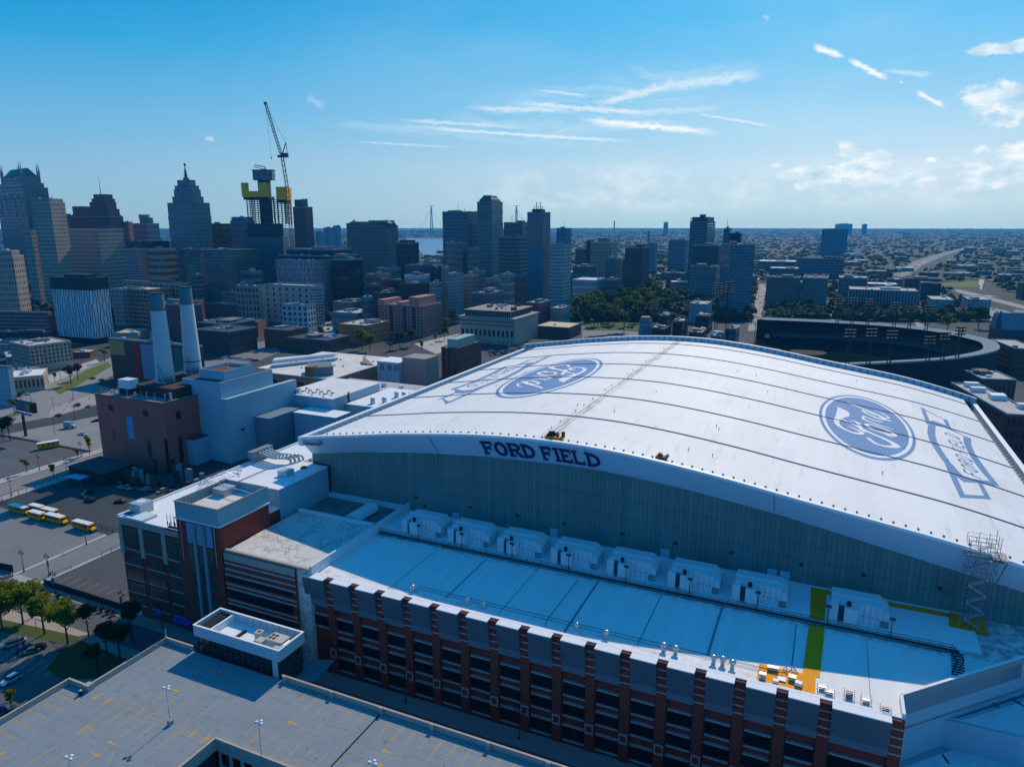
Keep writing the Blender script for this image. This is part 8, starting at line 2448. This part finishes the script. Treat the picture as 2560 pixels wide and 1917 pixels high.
t_, w_, d_, h_ = B('red brick loft with rooftop air units at the right margin', X4(1860), X4(2085), X4(2330), Y4(1560), 325, (.13, .05, .045), 6, 3, 12, 'L', .5, .6, dep=70, roof='light', pent=0, units=0, name='brick_block')
for a, b in ((-.3, .2), (-.1, -.05), (-.05, .0), (.25, -.3), (-.2, .38)):
 part(t_, 'roof_air_unit', MB().box(a * w_, a * w_ + 7, b * d_, b * d_ + 3.4, h_, h_ + 2.4), WHITE2, False)
ch_ = thing('stone_church', 'dark stone church with pointed spires at the right margin', 'church', (*[c * 640 / fwd(*ray(2535, 820)[:2]) for c in ray(2535, 820)[:2]], 0), rad(10))
zs = lambda v: CAMH + ray(2530, v)[2] * 640 / fwd(*ray(2530, v)[:2])
CHS = mat('church_stone', (.09, .09, .09), .9, .3, .2)
part(ch_, 'nave', MB().box(-14, 22, 0, 16, 0, zs(825)), CHS, False)
mb = MB()
mb.v = [(-14.5, -.5, zs(825)), (22, -.5, zs(825)), (22, 16.5, zs(825)), (-14.5, 16.5, zs(825)), (-14.5, 8, zs(785)), (22, 8, zs(785))]
mb.f = [(0, 1, 5, 4), (2, 3, 4, 5), (1, 2, 5), (3, 0, 4)]
part(ch_, 'pitched_roof', mb, mat('church_slate', (.20, .23, .26), .7), False)
part(ch_, 'spire', MB().cyl(-13, -1, 0, zs(810), 2.2, 2.2, 8).cyl(-13, -1, zs(810), zs(775), 2.6, .1, 8), CHS, False)
part(ch_, 'spire', MB().cyl(16, -1, 0, zs(790), 3, 3, 8).cyl(16, -1, zs(790), zs(735), 3.3, .1, 8), CHS, False)
for a in (-6, 0, 6):
 part(ch_, 'window', MB().box(a, a + 2, -.1, -.01, 3, 9), GAP, False)
# club building with arched windows and its neighbour
t_, w_, d_, h_ = B('buff stone club house with tall arched windows and a columned dark attic', X3(0) - 50, X3(45), X3(500), Y3(1205), 650, 'stone', 17, 6, 0, 'L', .01, .01, dep=56, roof='dark', pent=0, units=10, name='club_house', cat='club house')
aw = MB().box(-1.1, 1.1, -.14, -.01, 0, 5.2).cyl(0, -.08, 0, 0, 1)
arch = MB().box(-1.1, 1.1, -.14, -.02, 0, 5.0)
arch.face([(1.1 * math.cos(math.pi * i / 8), -.145, 5.0 + 1.1 * math.sin(math.pi * i / 8)) for i in range(9)][::-1])
am = arch.data('arched_window', GAP)
sw = MB().box(-.45, .45, -.12, -.02, 0, 1.5).data('window', GAP)
for i in range(12):
 inst(t_, 'arched_window', am, (-w_ / 2 + 3 + i * (w_ - 6) / 11, -d_ / 2, h_ * .30))
for row in (.70, .84):
 for i in range(16):
  for dx in (-.8, .8):
   inst(t_, 'window', sw, (-w_ / 2 + 3 + i * (w_ - 6) / 15 + dx, -d_ / 2, h_ * row))
for i in range(12):
 inst(t_, 'window', sw, (-w_ / 2 + 3 + i * (w_ - 6) / 11, -d_ / 2, 1.2))
part(t_, 'cornice', MB().box(-w_ / 2 - 1.4, w_ / 2 + 1.4, -d_ / 2 - 1.4, d_ / 2 + 1.4, h_ + .02, h_ + .9), STONE, False)
at = part(t_, 'columned_attic', MB().box(-w_ / 2 + 4, w_ / 2 - 6, -d_ / 2 + 4, d_ / 2 - 3, h_ + .91, h_ + 6), mat('attic_dark', (.02, .025, .03), .5), False)
part(at, 'attic_roof', MB().box(-w_ / 2 + 2.6, w_ / 2 - 4.6, -d_ / 2 + 2.6, d_ / 2 - 2, h_ + 6.01, h_ + 6.8), mat('attic_rim', (.26, .22, .19), .8), False)
cm = MB().box(-.25, .25, -.25, .25, 0, 5).data('column', STONE)
for i in range(22):
 inst(at, 'column', cm, (-w_ / 2 + 4 + i * (w_ - 10) / 21, -d_ / 2 + 3.6, h_ + .95))
for i in range(16):
 a, b = rb.uniform(-w_ / 2 + 6, w_ / 2 - 8), rb.uniform(-d_ / 2 + 6, d_ / 2 - 5)
 part(at, 'roof_clutter', MB().box(a, a + rb.uniform(1, 6), b, b + rb.uniform(1, 4), h_ + 6.81, h_ + 6.8 + rb.uniform(1, 3)), rb.choice((LGREY, GREY, BLACK, BRICK2)), False)
B('dark brick block with a buff tan roof and one chimney right of the club house', X3(485), X3(660), X3(872), Y3(1275), 690, (.10, .055, .06), 9, 3, 0, 'L', .3, .4, dep=36, roof='tan', pent=0, units=1, name='brick_block')
B('low white roofed shops behind the tan roofed block', X3(605), X3(610), X3(780), Y3(1110), 760, (.20, .22, .22), 8, 1, 0, 'L', .3, .4, dep=36, roof='light')
B('red brick stores with a white front behind the club house', X3(400), X3(405), X3(610), Y3(1065), 750, (.12, .05, .07), 10, 3, 0, 'L', .5, .4, dep=40, roof='light', pent=2)
B('ornate pale theatre block behind the club house', X3(170), X3(175), X3(300), Y3(825), 820, (.28, .27, .24), 5, 5, 0, 'L', .5, .7, dep=34, roof='light')
B('low white theatre with arches behind the club house', X3(45), X3(50), X3(175), Y3(860), 850, (.26, .27, .27), 5, 3, 0, 'L', .5, .6, dep=34, roof='dark')
B('brown brick block behind the ornate pale theatre', X3(290), X3(295), X3(405), Y3(830), 900, (.14, .08, .08), 5, 4, 0, 'L', .3, .4, dep=30, roof='light')
B('brown theatre block at the left behind the club house', X3(0) - 30, X3(0) - 25, X3(50), Y3(800), 900, (.20, .17, .15), 5, 6, 0, 'L', .3, .6, dep=30, roof='dark')
B('dark roofed theatre with clutter behind the club house left', X3(0) - 20, X3(0) - 15, X3(200), Y3(985), 740, (.10, .10, .11), 10, 3, 0, 'L', .3, .4, dep=40, roof='dark', pent=4, units=8)
# ================================================================== ballpark, park, streets and the far city
bp_ = thing('ballpark', 'dark open air ballpark with a pale curved roof ribbon beyond the stadium', 'ballpark', (25, 610, 0))
RIM = smooth_path([(-62, 712), (-11, 716), (45, 712), (86, 690), (110, 650), (113, 625), (106, 591), (78, 549), (43, 518), (7, 492), (-30, 470)], 4)
CC = (10, 610)
inn = lambda p, f: (CC[0] + (p[0] - CC[0]) * f, CC[1] + (p[1] - CC[1]) * f)
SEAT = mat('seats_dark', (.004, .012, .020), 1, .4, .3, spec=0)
mb = MB(); m2 = MB(); m3 = MB(); m4 = MB()
for p_, q_ in zip(RIM, RIM[1:]):
 for f0, z0, f1, z1, M2 in ((.66, 1, .80, 8.5, mb), (.80, 12, .95, 20, mb)):
  a, b, c, d = inn(p_, f0), inn(q_, f0), inn(q_, f1), inn(p_, f1)
  M2.face([(*a, z0), (*d, z1), (*c, z1), (*b, z0)])
 a, b, c, d = inn(p_, .93), inn(q_, .93), inn(q_, 1.03), inn(p_, 1.03)
 m2.face([(*a, 22), (*b, 22), (*c, 23), (*d, 23)])
 m2.face([(*d, 23), (*c, 23), (*c, 21.8), (*d, 21.8)])
 a, b = inn(p_, 1.02), inn(q_, 1.02)
 m3.face([(*a, 0), (*b, 0), (*b, 21), (*a, 21)])
 a, b, c, d = inn(p_, .79), inn(q_, .79), inn(q_, .80), inn(p_, .80)
 m4.face([(*a, 9), (*b, 9), (*c, 12), (*d, 12)])
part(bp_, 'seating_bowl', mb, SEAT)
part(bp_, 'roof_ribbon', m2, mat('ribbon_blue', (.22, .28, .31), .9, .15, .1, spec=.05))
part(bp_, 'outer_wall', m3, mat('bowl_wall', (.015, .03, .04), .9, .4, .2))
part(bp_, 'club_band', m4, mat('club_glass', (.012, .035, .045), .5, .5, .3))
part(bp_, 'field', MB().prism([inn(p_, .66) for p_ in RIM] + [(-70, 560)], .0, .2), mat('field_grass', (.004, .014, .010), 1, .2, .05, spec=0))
part(bp_, 'infield_dirt', MB().cyl(-15, 668, .21, .25, 15, n=20), mat('infield', (.05, .02, .015), .95))
for u, v in ((1918, 842), (1958, 844), (2002, 846)):
 s, t = atz(u, v, 6)
 part(bp_, 'white_board', MB().box(s - 2.2, s + 2.2, t, t + .4, 5, 8.5), WHITE2)
s, t = atz(1886, 848, 4)
part(bp_, 'foul_pole', MB().cyl(s, t, 0, 20, .4, n=5), YELLOW)
def light_tower(u, vt, vb, zb, lab, wdt=7.0, rows=3):
 s, t = atz(u, vb, zb)
 h = CAMH + ray(u, vt)[2] * fwd(s, t) / fwd(*ray(u, vt)[:2]) - zb
 o = thing('light_tower', lab, 'light tower', (s, t, zb), rad(YAW), 'ballpark light towers')
 mb = MB()
 for a in (-1.1, 1.1):
  mb.tube((a, 0, 0), (a, 0, h), .35, n=4)
 for i in range(int(h / 2.4)):
  mb.tube((-1.1, 0, i * 2.4), (1.1, 0, (i + 1) * 2.4), .2, n=4)
 part(o, 'mast', mb, BLACK, False)
 for r in range(rows):
  part(o, 'lamp_bank', MB().box(-wdt / 2, wdt / 2, -.4, .4, h - 1 - r * 2.2, h - r * 2.2), BLACK, False)
 return o
for i, (x_, y0, y1) in enumerate(((845, 715, 935), (950, 712, 950), (1065, 720, 940), (1260, 745, 935), (1370, 775, 950), (1490, 770, 985))):
 light_tower(X4(x_), Y4(y0), Y4(y1), 22, 'black light tower on the far side of the ballpark, %s from the left' % ords[i])
for i, (x_, y0, y1) in enumerate(((922, 940, 1195), (1075, 935, 1200), (1225, 950, 1190), (1505, 990, 1180), (1612, 960, 1165), (1720, 920, 1150))):
 light_tower(X4(x_), Y4(y0), Y4(y1), 22, 'black light tower on the near side of the ballpark, %s from the left' % ords[i])
for x_, y0, y1, lab in ((1495, 1035, 1330, 'leftmost tall black light mast beside the park'), (1775, 1040, 1370, 'tall black light mast between park and glass tower'), (2025, 890, 1390, 'tallest black light mast before the glass tower'), (2120, 880, 1385, 'tall black light mast just right of the tallest one')):
 light_tower(X3(x_), Y3(y0), Y3(y1), 6, lab, 8, 5)
sb = thing('pennant_billboard', 'pale blue sign board with red slanting stripes at the stadium roof edge', 'sign board', (*atz(1612, 850, 4), 0), rad(YAW))
part(sb, 'board', MB().box(-6, 6, -.5, .5, 4, 22), mat('board_blue', (.16, .30, .42), .6), False)
part(sb, 'round_head', MB().cyl(0, 0, 22, 26, 6, 4.5, 12), mat('head_rose', (.30, .18, .16), .7), False)
for i in range(4):
 part(sb, 'stripe', MB().tube((-4 + i * 2.2, -.6, 17), (-2.8 + i * 2.2, -.6, 10), .35, n=4), mat('stripe_red', (.35, .04, .05)), False)
part(sb, 'support', MB().box(-5, -4, -.4, .4, 0, 3.9).box(4, 5, -.4, .4, 0, 3.9), BLACK, False)
for (u, v, cc, lab) in ((1966, 792, 'stripe_red', 'left one of two small red signs at the twin slab foot'), (1986, 792, 'stripe_red', 'right one of two small red signs at the twin slab foot'), (2214, 795, 'stripe_red', 'small red sign at the foot of the pilastered office')):
 k_ = 880 / fwd(*ray(u, v)[:2])
 x_, y_, z_ = ray(u, v)[0] * k_, ray(u, v)[1] * k_, CAMH + ray(u, v)[2] * k_
 o = thing('wall_sign', lab, 'sign', (x_, y_, z_ - 2))
 part(o, 'panel', MB().box(-2.4, 2.4, -.3, .3, 0, 4), mat('sign_red', (.5, .03, .06), .5), False)
 part(o, 'post', MB().box(-.3, .3, -.2, .2, -z_ + 2, 0), BLACK, False)
# streets, river and motorway, sighted on the ground
L3p = lambda L_: [(X3(a), Y3(b)) for a, b in L_]
L4p = lambda L_: [(X4(a), Y4(b)) for a, b in L_]
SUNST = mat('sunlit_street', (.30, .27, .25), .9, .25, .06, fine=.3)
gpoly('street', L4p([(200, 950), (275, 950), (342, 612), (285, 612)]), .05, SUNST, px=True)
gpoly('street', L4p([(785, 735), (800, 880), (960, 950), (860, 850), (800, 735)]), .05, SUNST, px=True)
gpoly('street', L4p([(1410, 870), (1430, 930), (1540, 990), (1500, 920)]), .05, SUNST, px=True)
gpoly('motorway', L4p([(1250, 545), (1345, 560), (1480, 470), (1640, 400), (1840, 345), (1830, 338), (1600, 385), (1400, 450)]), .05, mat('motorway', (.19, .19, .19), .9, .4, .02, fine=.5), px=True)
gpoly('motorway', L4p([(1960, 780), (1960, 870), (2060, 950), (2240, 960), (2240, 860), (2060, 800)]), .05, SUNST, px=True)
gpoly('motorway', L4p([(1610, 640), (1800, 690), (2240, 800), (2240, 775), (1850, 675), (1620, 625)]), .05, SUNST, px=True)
gpoly('lawn', L4p([(1600, 612), (1700, 590), (1870, 588), (1890, 635), (1640, 630)]), .06, mat('median_grass', (.10, .13, .015)), px=True)
gpoly('plaza', L4p([(1880, 575), (1920, 580), (1900, 650), (1980, 700), (1880, 640)]), .06, PAVE, px=True)
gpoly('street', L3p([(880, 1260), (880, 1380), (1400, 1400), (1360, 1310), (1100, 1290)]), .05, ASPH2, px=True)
gpoly('lawn', L3p([(790, 1180), (1000, 1000), (1500, 960), (1700, 1110), (1360, 1300), (940, 1300)]), .07, mat('park_grass', (.055, .085, .012), .95, .4, .1, fine=.3), px=True)
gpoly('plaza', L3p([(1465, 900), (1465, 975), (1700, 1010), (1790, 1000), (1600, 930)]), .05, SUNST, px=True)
gpoly('lawn', L3p([(1470, 770), (1480, 870), (1600, 870), (1600, 800)]), .06, mat('median_grass', (.10, .13, .015)), px=True)
gpoly('street', [(690, 850), (560, 865), (560, 900), (470, 905), (475, 925), (640, 905), (700, 880)], .05, ASPH2, px=True)
gpoly('pavement', [(1035, 860), (1200, 822), (1215, 850), (1090, 885)], .05, PAVE, px=True)
gpoly('street', [(800, 800), (822, 790), (850, 860), (800, 870)], .05, PAVE, px=True)
WAT = bpy.data.materials.new('river_water')
WAT.use_nodes = True
WAT.node_tree.nodes['Principled BSDF'].inputs['Base Color'].default_value = (.10, .22, .30, 1)
WAT.node_tree.nodes['Principled BSDF'].inputs['Roughness'].default_value = .35
gpoly('river', [(1015, 596), (1130, 597), (1130, 637), (1060, 640), (1045, 622)], .1, WAT, px=True)
gpoly('river', [(990, 571), (1140, 571), (1140, 578), (990, 578)], .1, WAT, px=True)
# distant cable bridge towers
for u, v0, v1, lab in ((1079.5, 519, 577, 'slender unfinished bridge pylon on the horizon above the river'), (1291, 518, 566, 'second slender pylon on the horizon left of the mural tower')):
 k_ = 6800 / fwd(*ray(u, v1)[:2])
 x_, y_ = ray(u, v1)[0] * k_, ray(u, v1)[1] * k_
 zt_ = CAMH + ray(u, v0)[2] * 6800 / fwd(*ray(u, v0)[:2])
 o = thing('bridge_pylon', lab, 'bridge pylon', (x_, y_, 0), rad(YAW), 'far bridge pylons')
 pm = mat('pylon_blue', (.10, .25, .36), .8)
 part(o, 'shaft', MB().tube((-12, 0, 0), (-3, 0, zt_), 6, 4, 6).tube((12, 0, 0), (3, 0, zt_), 6, 4, 6), pm, False)
 part(o, 'crane_arm', MB().box(-30, 30, -2, 2, zt_ + 10, zt_ + 14).box(-3, 3, -2, 2, zt_, zt_ + 12), pm, False)
 part(o, 'cable', MB().tube((0, 0, zt_ - 20), (-130, 0, 40), 1.0, n=3).tube((0, 0, zt_ - 20), (130, 0, 40), 1.0, n=3), pm, False)
 if u < 1200: part(o, 'deck', MB().box(-420, 60, -8, 8, 42, 50), pm, False)
# park trees
def inside(p, poly):
 c = False
 for i in range(len(poly)):
  (x1, y1), (x2, y2) = poly[i], poly[i - 1]
  if (y1 > p[1]) != (y2 > p[1]) and p[0] < (x2 - x1) * (p[1] - y1) / (y2 - y1) + x1: c = not c
 return c
PK = [atz(u, v) for u, v in L3p([(800, 1170), (850, 1130), (1040, 1010), (1150, 985), (1500, 975), (1700, 1100), (1480, 1230), (1370, 1290), (1150, 1270), (940, 1270), (930, 1200)])]
placed = []
rt = random.Random(5)
tries = 0
while len(placed) < 130 and tries < 9000:
 tries += 1
 p_ = (rt.uniform(-370, -180), rt.uniform(715, 1240))
 if inside(p_, PK) and all(math.hypot(p_[0] - q_[0], p_[1] - q_[1]) > 8 for q_ in placed):
  placed.append(p_)
  tree(p_[0], p_[1], rt.choice(('far', 'far', 'far2')), 'broad leafy tree in the dense city park grove left of the light masts', rt.uniform(1.1, 1.55), 'trees of the city park')
for (u, v, k, sc, lab) in ((1560, 830, 'far', 1.5, 'single round tree in front of the park grove'), (1465, 790, 'far2', 1.2, 'bright tree at the left tip of the park'), (2367, 835, 'yellow', 1.6, 'yellow green tree behind the ballpark ribbon'), (2490, 905, 'yellow', 1.2, 'yellow green tree beside the ballpark right end'), (2445, 820, 'far', 1.8, 'wide dark tree right of the yellow one behind the ballpark'),
                           (2350, 805, 'far', 1.3, 'dark tree just behind the yellow one at the ballpark'), (498, 850, 'far2', 1.0, 'bright round tree beside the dark brick stores'), (782, 862, 'yellow', .9, 'yellow green tree at the street end by the blue corner house'), (805, 850, 'far2', .9, 'tall tree beside the blue corner house street'),
                           (905, 874, 'far2', 1.3, 'green tree cluster member left before the orange theatre'), (925, 878, 'far2', 1.1, 'green tree cluster member right before the orange theatre'), (1000, 872, 'far', 1.1, 'dark tree in the garden below the rose apartments, left'), (1030, 866, 'far', 1.1, 'dark tree in the garden below the rose apartments, right'), (1115, 830, 'far2', 1.1, 'green tree by the club house left corner'), (1130, 812, 'far2', 1.1, 'green tree behind the club house left corner'), (1112, 850, 'far', .9, 'pointed dark tree beside the rose apartments'),
                           (975, 880, 'street', 1.3, 'small garden tree before the theatre'), (1055, 880, 'street', 1.3, 'small garden tree by the pale garden path'), (1090, 858, 'street', 1.3, 'small garden tree at the garden right end'), (1440, 812, 'far', 1.0, 'dark tree left of the park tip')):
 s, t = atz(u, v)
 tree(s, t, k, lab, sc)
# dark low clutter between the grove and the ballpark
for a, b, y, D_, wl, rr, lab in ((1540, 1660, 1175, 700, 'dark', 'light', 'low dark pavilion with a pale round edged roof by the light masts'), (1480, 1640, 1290, 640, 'dark', 'dark', 'dark gate building at the stadium roof edge, left of the masts'), (1660, 1790, 1230, 660, 'dark', 'dark', 'dark gate building between the light masts'), (1800, 1960, 1320, 600, 'brick', 'light', 'small brick ticket building at the stadium roof edge'), (1990, 2110, 1350, 590, 'blue', 'white', 'low blue kiosk with a white roof at the stadium roof edge'), (2120, 2240, 1290, 640, 'teal', 'dark', 'low teal roofed stand beside the ballpark left end'), (1860, 2010, 1180, 730, 'dark', 'dark', 'dark block behind the ballpark gate')):
 block(lab, X3(a), X3(a) + 2, X3(b), Y3(y), D_, wl, 6, 2, 0, 'L', .6, .5, roof=rr, dep=26, pent=2, units=6)
# parked rows
def row(u0, v0, u1, v1, n, lab, grp, r=0.0):
 for i in range(n):
  f = i / max(1, n - 1)
  s, t = atz(u0 + (u1 - u0) * f, v0 + (v1 - v0) * f + rb.uniform(-1, 1))
  car(s, t, rad(r + rb.uniform(-6, 6)), rb.choice(('white', 'silver', 'black', 'grey', 'blue', 'red', 'silver', 'grey')), lab, grp, 0, rb.random() < .4, .08)
row(550, 894, 640, 903, 16, 'small car in the coloured row on the lot behind the white block', 'cars on the lot behind the white block', 70)
row(575, 876, 640, 882, 9, 'small dark car in the back row on the lot behind the white block', 'cars in the back row of that lot', 70)
for v in (868, 873, 878, 883):
 row(1226, v + 6, 1300, v - 4, 13, 'small car in the packed lot below the club house', 'cars packed below the club house', 20)
row(1462, 846, 1540, 838, 13, 'small car in the row between tan roofed block and park', 'cars by the park', 60)
row(1475, 853, 1530, 849, 8, 'small car in the front row between tan roofed block and park', 'cars in the front row by the park', 60)
for a in (240, 262, 284, 306):
 row(X4(a - 14), Y4(900), X4(a + 26), Y4(650), 11, 'small car in traffic on the bright straight street at the right', 'cars on the bright street', 90 - 8)
row(X4(1300), Y4(540), X4(1500), Y4(450), 16, 'tiny car on the bright motorway at the right', 'cars on the motorway', 55)
row(X4(1980), Y4(800), X4(2200), Y4(870), 8, 'small car on the motorway ramp at the right margin', 'cars on the ramp', -30)
row(X2(740), Y1(1440), X2(760), Y1(1530), 4, 'small car on the street right of the blue corner house', 'cars on that street', 80)
# low buildings of the nearer suburbs: one thing each; beyond that a single mass
rf = random.Random(31)
KB = []
for cc, rr in (((.16, .15, .14), 'light'), ((.07, .08, .09), 'dark'), ((.13, .07, .06), 'light'), ((.22, .23, .23), 'white')):
 w_ = MB().box(-1, 1, -1, 1, 0, 1).data('wall', facade('facade', cc, (.015, .02, .03), 2, 2, 1, 6, 6, 2, .5, .5, 0, .1, .3, .1, topz=.02))
 r_ = MB().box(-.97, .97, -.97, .97, 1.0, 1.03).box(-.3, .1, -.2, .3, 1.03, 1.3).data('roof', RM[rr])
 KB.append((w_, r_))
BUSY = [(o.location.x, o.location.y) for o in COL.objects if o.type == 'EMPTY' and o.get('category') in ('building', 'tower', 'parking structure', 'hotel', 'office building', 'apartment house', 'theatre', 'club house', 'warehouse')]
cnt = 0
while cnt < 250:
 A_ = rf.uniform(-38, 40)
 D_ = 980 + 1900 * rf.random() ** 1.3
 a = rad(A_ - YAW)
 x_, y_ = D_ / math.cos(rad(A_)) * math.sin(a), D_ / math.cos(rad(A_)) * math.cos(a)
 if min(math.hypot(x_ - q_[0], y_ - q_[1]) for q_ in BUSY) < 42 + D_ * .004: continue
 if inside((x_, y_), PK) or (-400 < x_ < 130 and y_ < 730) or (-130 < x_ < -50 and y_ < 1400) or (-20 < x_ < 40 and 850 < y_ < 1150): continue
 if any(inside((x_, y_), [atz(u, v) for u, v in q_]) for q_ in (L4p([(1220, 600), (1360, 600), (1900, 330), (1560, 360)]), L4p([(1600, 580), (1940, 570), (2260, 760), (2260, 960), (1940, 900)]))): continue
 if A_ < -22 and D_ < 800: continue
 BUSY.append((x_, y_))
 k_ = rf.randrange(4)
 lab = ('low tan flat roofed building among the distant streets', 'low dark flat roofed building among the distant streets', 'low brick building with a pale roof among the distant streets', 'low pale building with a bright roof among the distant streets')[k_]
 o = thing('distant_building', lab, 'building', (x_, y_, 0), rad(rf.choice((0, 0, 12, 30, 55))), 'low distant buildings, kind %s' % 'abcd'[k_])
 hh = rf.uniform(6, 15) if D_ > 1200 else rf.uniform(10, 36)
 o.scale = (rf.uniform(8, 22), rf.uniform(7, 16), hh)
 inst(o, 'wall', KB[k_][0], (0, 0, 0))
 inst(o, 'roof', KB[k_][1], (0, 0, 0))
 cnt += 1
# woods and roofs beyond, too many to count
def far_mass(n, d0, d1, pw, fn):
 mb = MB()
 for i in range(n):
  A_ = rf.uniform(-39, 41)
  D_ = d0 + (d1 - d0) * rf.random() ** pw
  a = rad(A_ - YAW)
  x_, y_ = D_ / math.cos(rad(A_)) * math.sin(a), D_ / math.cos(rad(A_)) * math.cos(a)
  if D_ < 2600 and min(abs(x_ - q_[0]) + abs(y_ - q_[1]) for q_ in BUSY) < 34: continue
  u_, v_ = pix(x_, y_, 0)
  if 1000 < u_ < 1140 and 594 < v_ < 642: continue
  if any(inside((x_, y_), q_) for q_ in KEEP): continue
  fn(mb, x_, y_, D_)
 return mb
KEEP = [[atz(u, v) for u, v in L4p(q_)] for q_ in ([(1240, 575), (1360, 575), (1850, 350), (1830, 335), (1400, 440)], [(1600, 600), (1900, 580), (2260, 740), (2260, 970), (1950, 880)], [(190, 960), (350, 960), (350, 600), (280, 600)], [(780, 730), (960, 950), (820, 730)])]
def blob(mb, x, y, D):
 r = rf.uniform(4, 8) * (1 + D / 6000)
 h = rf.uniform(7, 13)
 i = len(mb.v)
 mb.v.append((x, y, h))
 for z, f in ((h * .72, .62), (h * .3, 1.0)):
  for k in range(5):
   a = 2 * math.pi * k / 5 + z
   q = r * f * rf.uniform(.75, 1.2)
   mb.v.append((x + q * math.cos(a), y + q * math.sin(a), z))
 for k in range(5):
  j = (k + 1) % 5
  mb.f += [(i, i + 1 + k, i + 1 + j), (i + 1 + k, i + 6 + k, i + 6 + j, i + 1 + j)]
def shed(mb, x, y, D):
 w, d = rf.uniform(6, 16) * (1 + D / 5000), rf.uniform(5, 10) * (1 + D / 7000)
 mb.box(x - w, x + w, y - d, y + d, 0, rf.uniform(5, 12))
struct('distant_woodland', far_mass(19000, 820, 17000, 2.1, blob), LEAF_D, 'stuff')
struct('distant_rooftops', far_mass(700, 1500, 12000, 1.4, shed), mat('far_roofs', (.12, .14, .15), .9, .6, .02), 'stuff')
struct('distant_sheds', far_mass(230, 2200, 12000, 1.2, shed), mat('far_roofs_bright', (.55, .53, .50), .9, .3, .02), 'stuff')
for u, v0, D_, w_, lab in ((1318, 553, 9000, 5, 'left of the tiny stacks on the horizon'), (1536, 553, 9000, 6, 'tiny far stack on the horizon right of the white tower'), (1665, 556, 7000, 22, 'tiny far block on the horizon in the middle'), (2110, 560, 7500, 90, 'low far block group on the horizon at the right'), (2162, 561, 7500, 24, 'tiny far block right of the low group on the horizon'), (1622, 580, 4200, 9, 'thin dark steeple far behind the park'), (2352, 661, 1900, 3, 'thin pale mast near the motorway')):
 k_ = D_ / fwd(*ray(u, v0)[:2])
 r_ = ray(u, v0)
 o = thing('far_landmark', lab, 'far landmark', (r_[0] * k_, r_[1] * k_, 0), rad(YAW))
 part(o, 'shaft', MB().box(-w_ / 2 * D_ / FPX * .45, w_ / 2 * D_ / FPX * .45, -10, 10, 0, CAMH + r_[2] * k_), mat('far_blue', (.08, .14, .18), .9), False)
 part(o, 'cap', MB().box(-w_ / 4 * D_ / FPX * .45, w_ / 4 * D_ / FPX * .45, -6, 6, CAMH + r_[2] * k_, CAMH + r_[2] * k_ + 5), mat('far_blue', (.08, .14, .18)), False)
# ================================================================== ground sheet and haze
m, N, p = principled('city_ground')
tc = N.node('ShaderNodeTexCoord').outputs['Object']
vo = N.node('ShaderNodeTexVoronoi'); N.l.new(tc, vo.inputs['Vector']); vo.inputs['Scale'].default_value = .012
vo2 = N.node('ShaderNodeTexVoronoi'); N.l.new(tc, vo2.inputs['Vector']); vo2.inputs['Scale'].default_value = .045
n1 = N.noise(tc, .0011, 5, .6)
n2 = N.noise(tc, .01, 5, .65)
x, y, z = N.sep(tc)
dist = N.m('SQRT', N.m('ADD', N.m('MULTIPLY', x, x), N.m('MULTIPLY', y, y)))
far = N.smooth(dist, 650, 1200)
urban = N.ramp(n2, [(.35, (.020, .026, .030)), (.6, (.045, .050, .056))])
r1, g1, b1 = N.sep(vo2.outputs['Color'])
speck = N.m('MULTIPLY', N.smooth(r1, .93, .95), N.smooth(n1, .42, .6))
green = N.mix(N.smooth(n2, .4, .62), (.006, .016, .010, 1), (.014, .028, .018, 1))
suburb = N.mix(speck, green, (.40, .38, .35, 1))
N.l.new(N.mix(far, urban, suburb), p.inputs['Base Color'])
p.inputs['Roughness'].default_value = .95
mbg = MB()
GRD = 20000
n = 64
mbg.face([(GRD * math.cos(2 * math.pi * i / n), GRD * math.sin(2 * math.pi * i / n), -.03) for i in range(n)])
struct('ground', mbg, m)
m = bpy.data.materials.new('haze_air')
m.use_nodes = True
m.node_tree.nodes.clear()
N = NT(m.node_tree)
out = N.node('ShaderNodeOutputMaterial')
pv = N.node('ShaderNodeVolumePrincipled')
pv.inputs['Color'].default_value = (.05, .38, .85, 1)
pv.inputs['Density'].default_value = HAZE
pv.inputs['Anisotropy'].default_value = .25
N.l.new(pv.outputs[0], out.inputs['Volume'])
mb = MB()
mb.prism([(GRD * 1.01 * math.cos(2 * math.pi * i / n), GRD * 1.01 * math.sin(2 * math.pi * i / n)) for i in range(n)], -1.2, 290)
hz = struct('haze', mb, m, 'stuff')
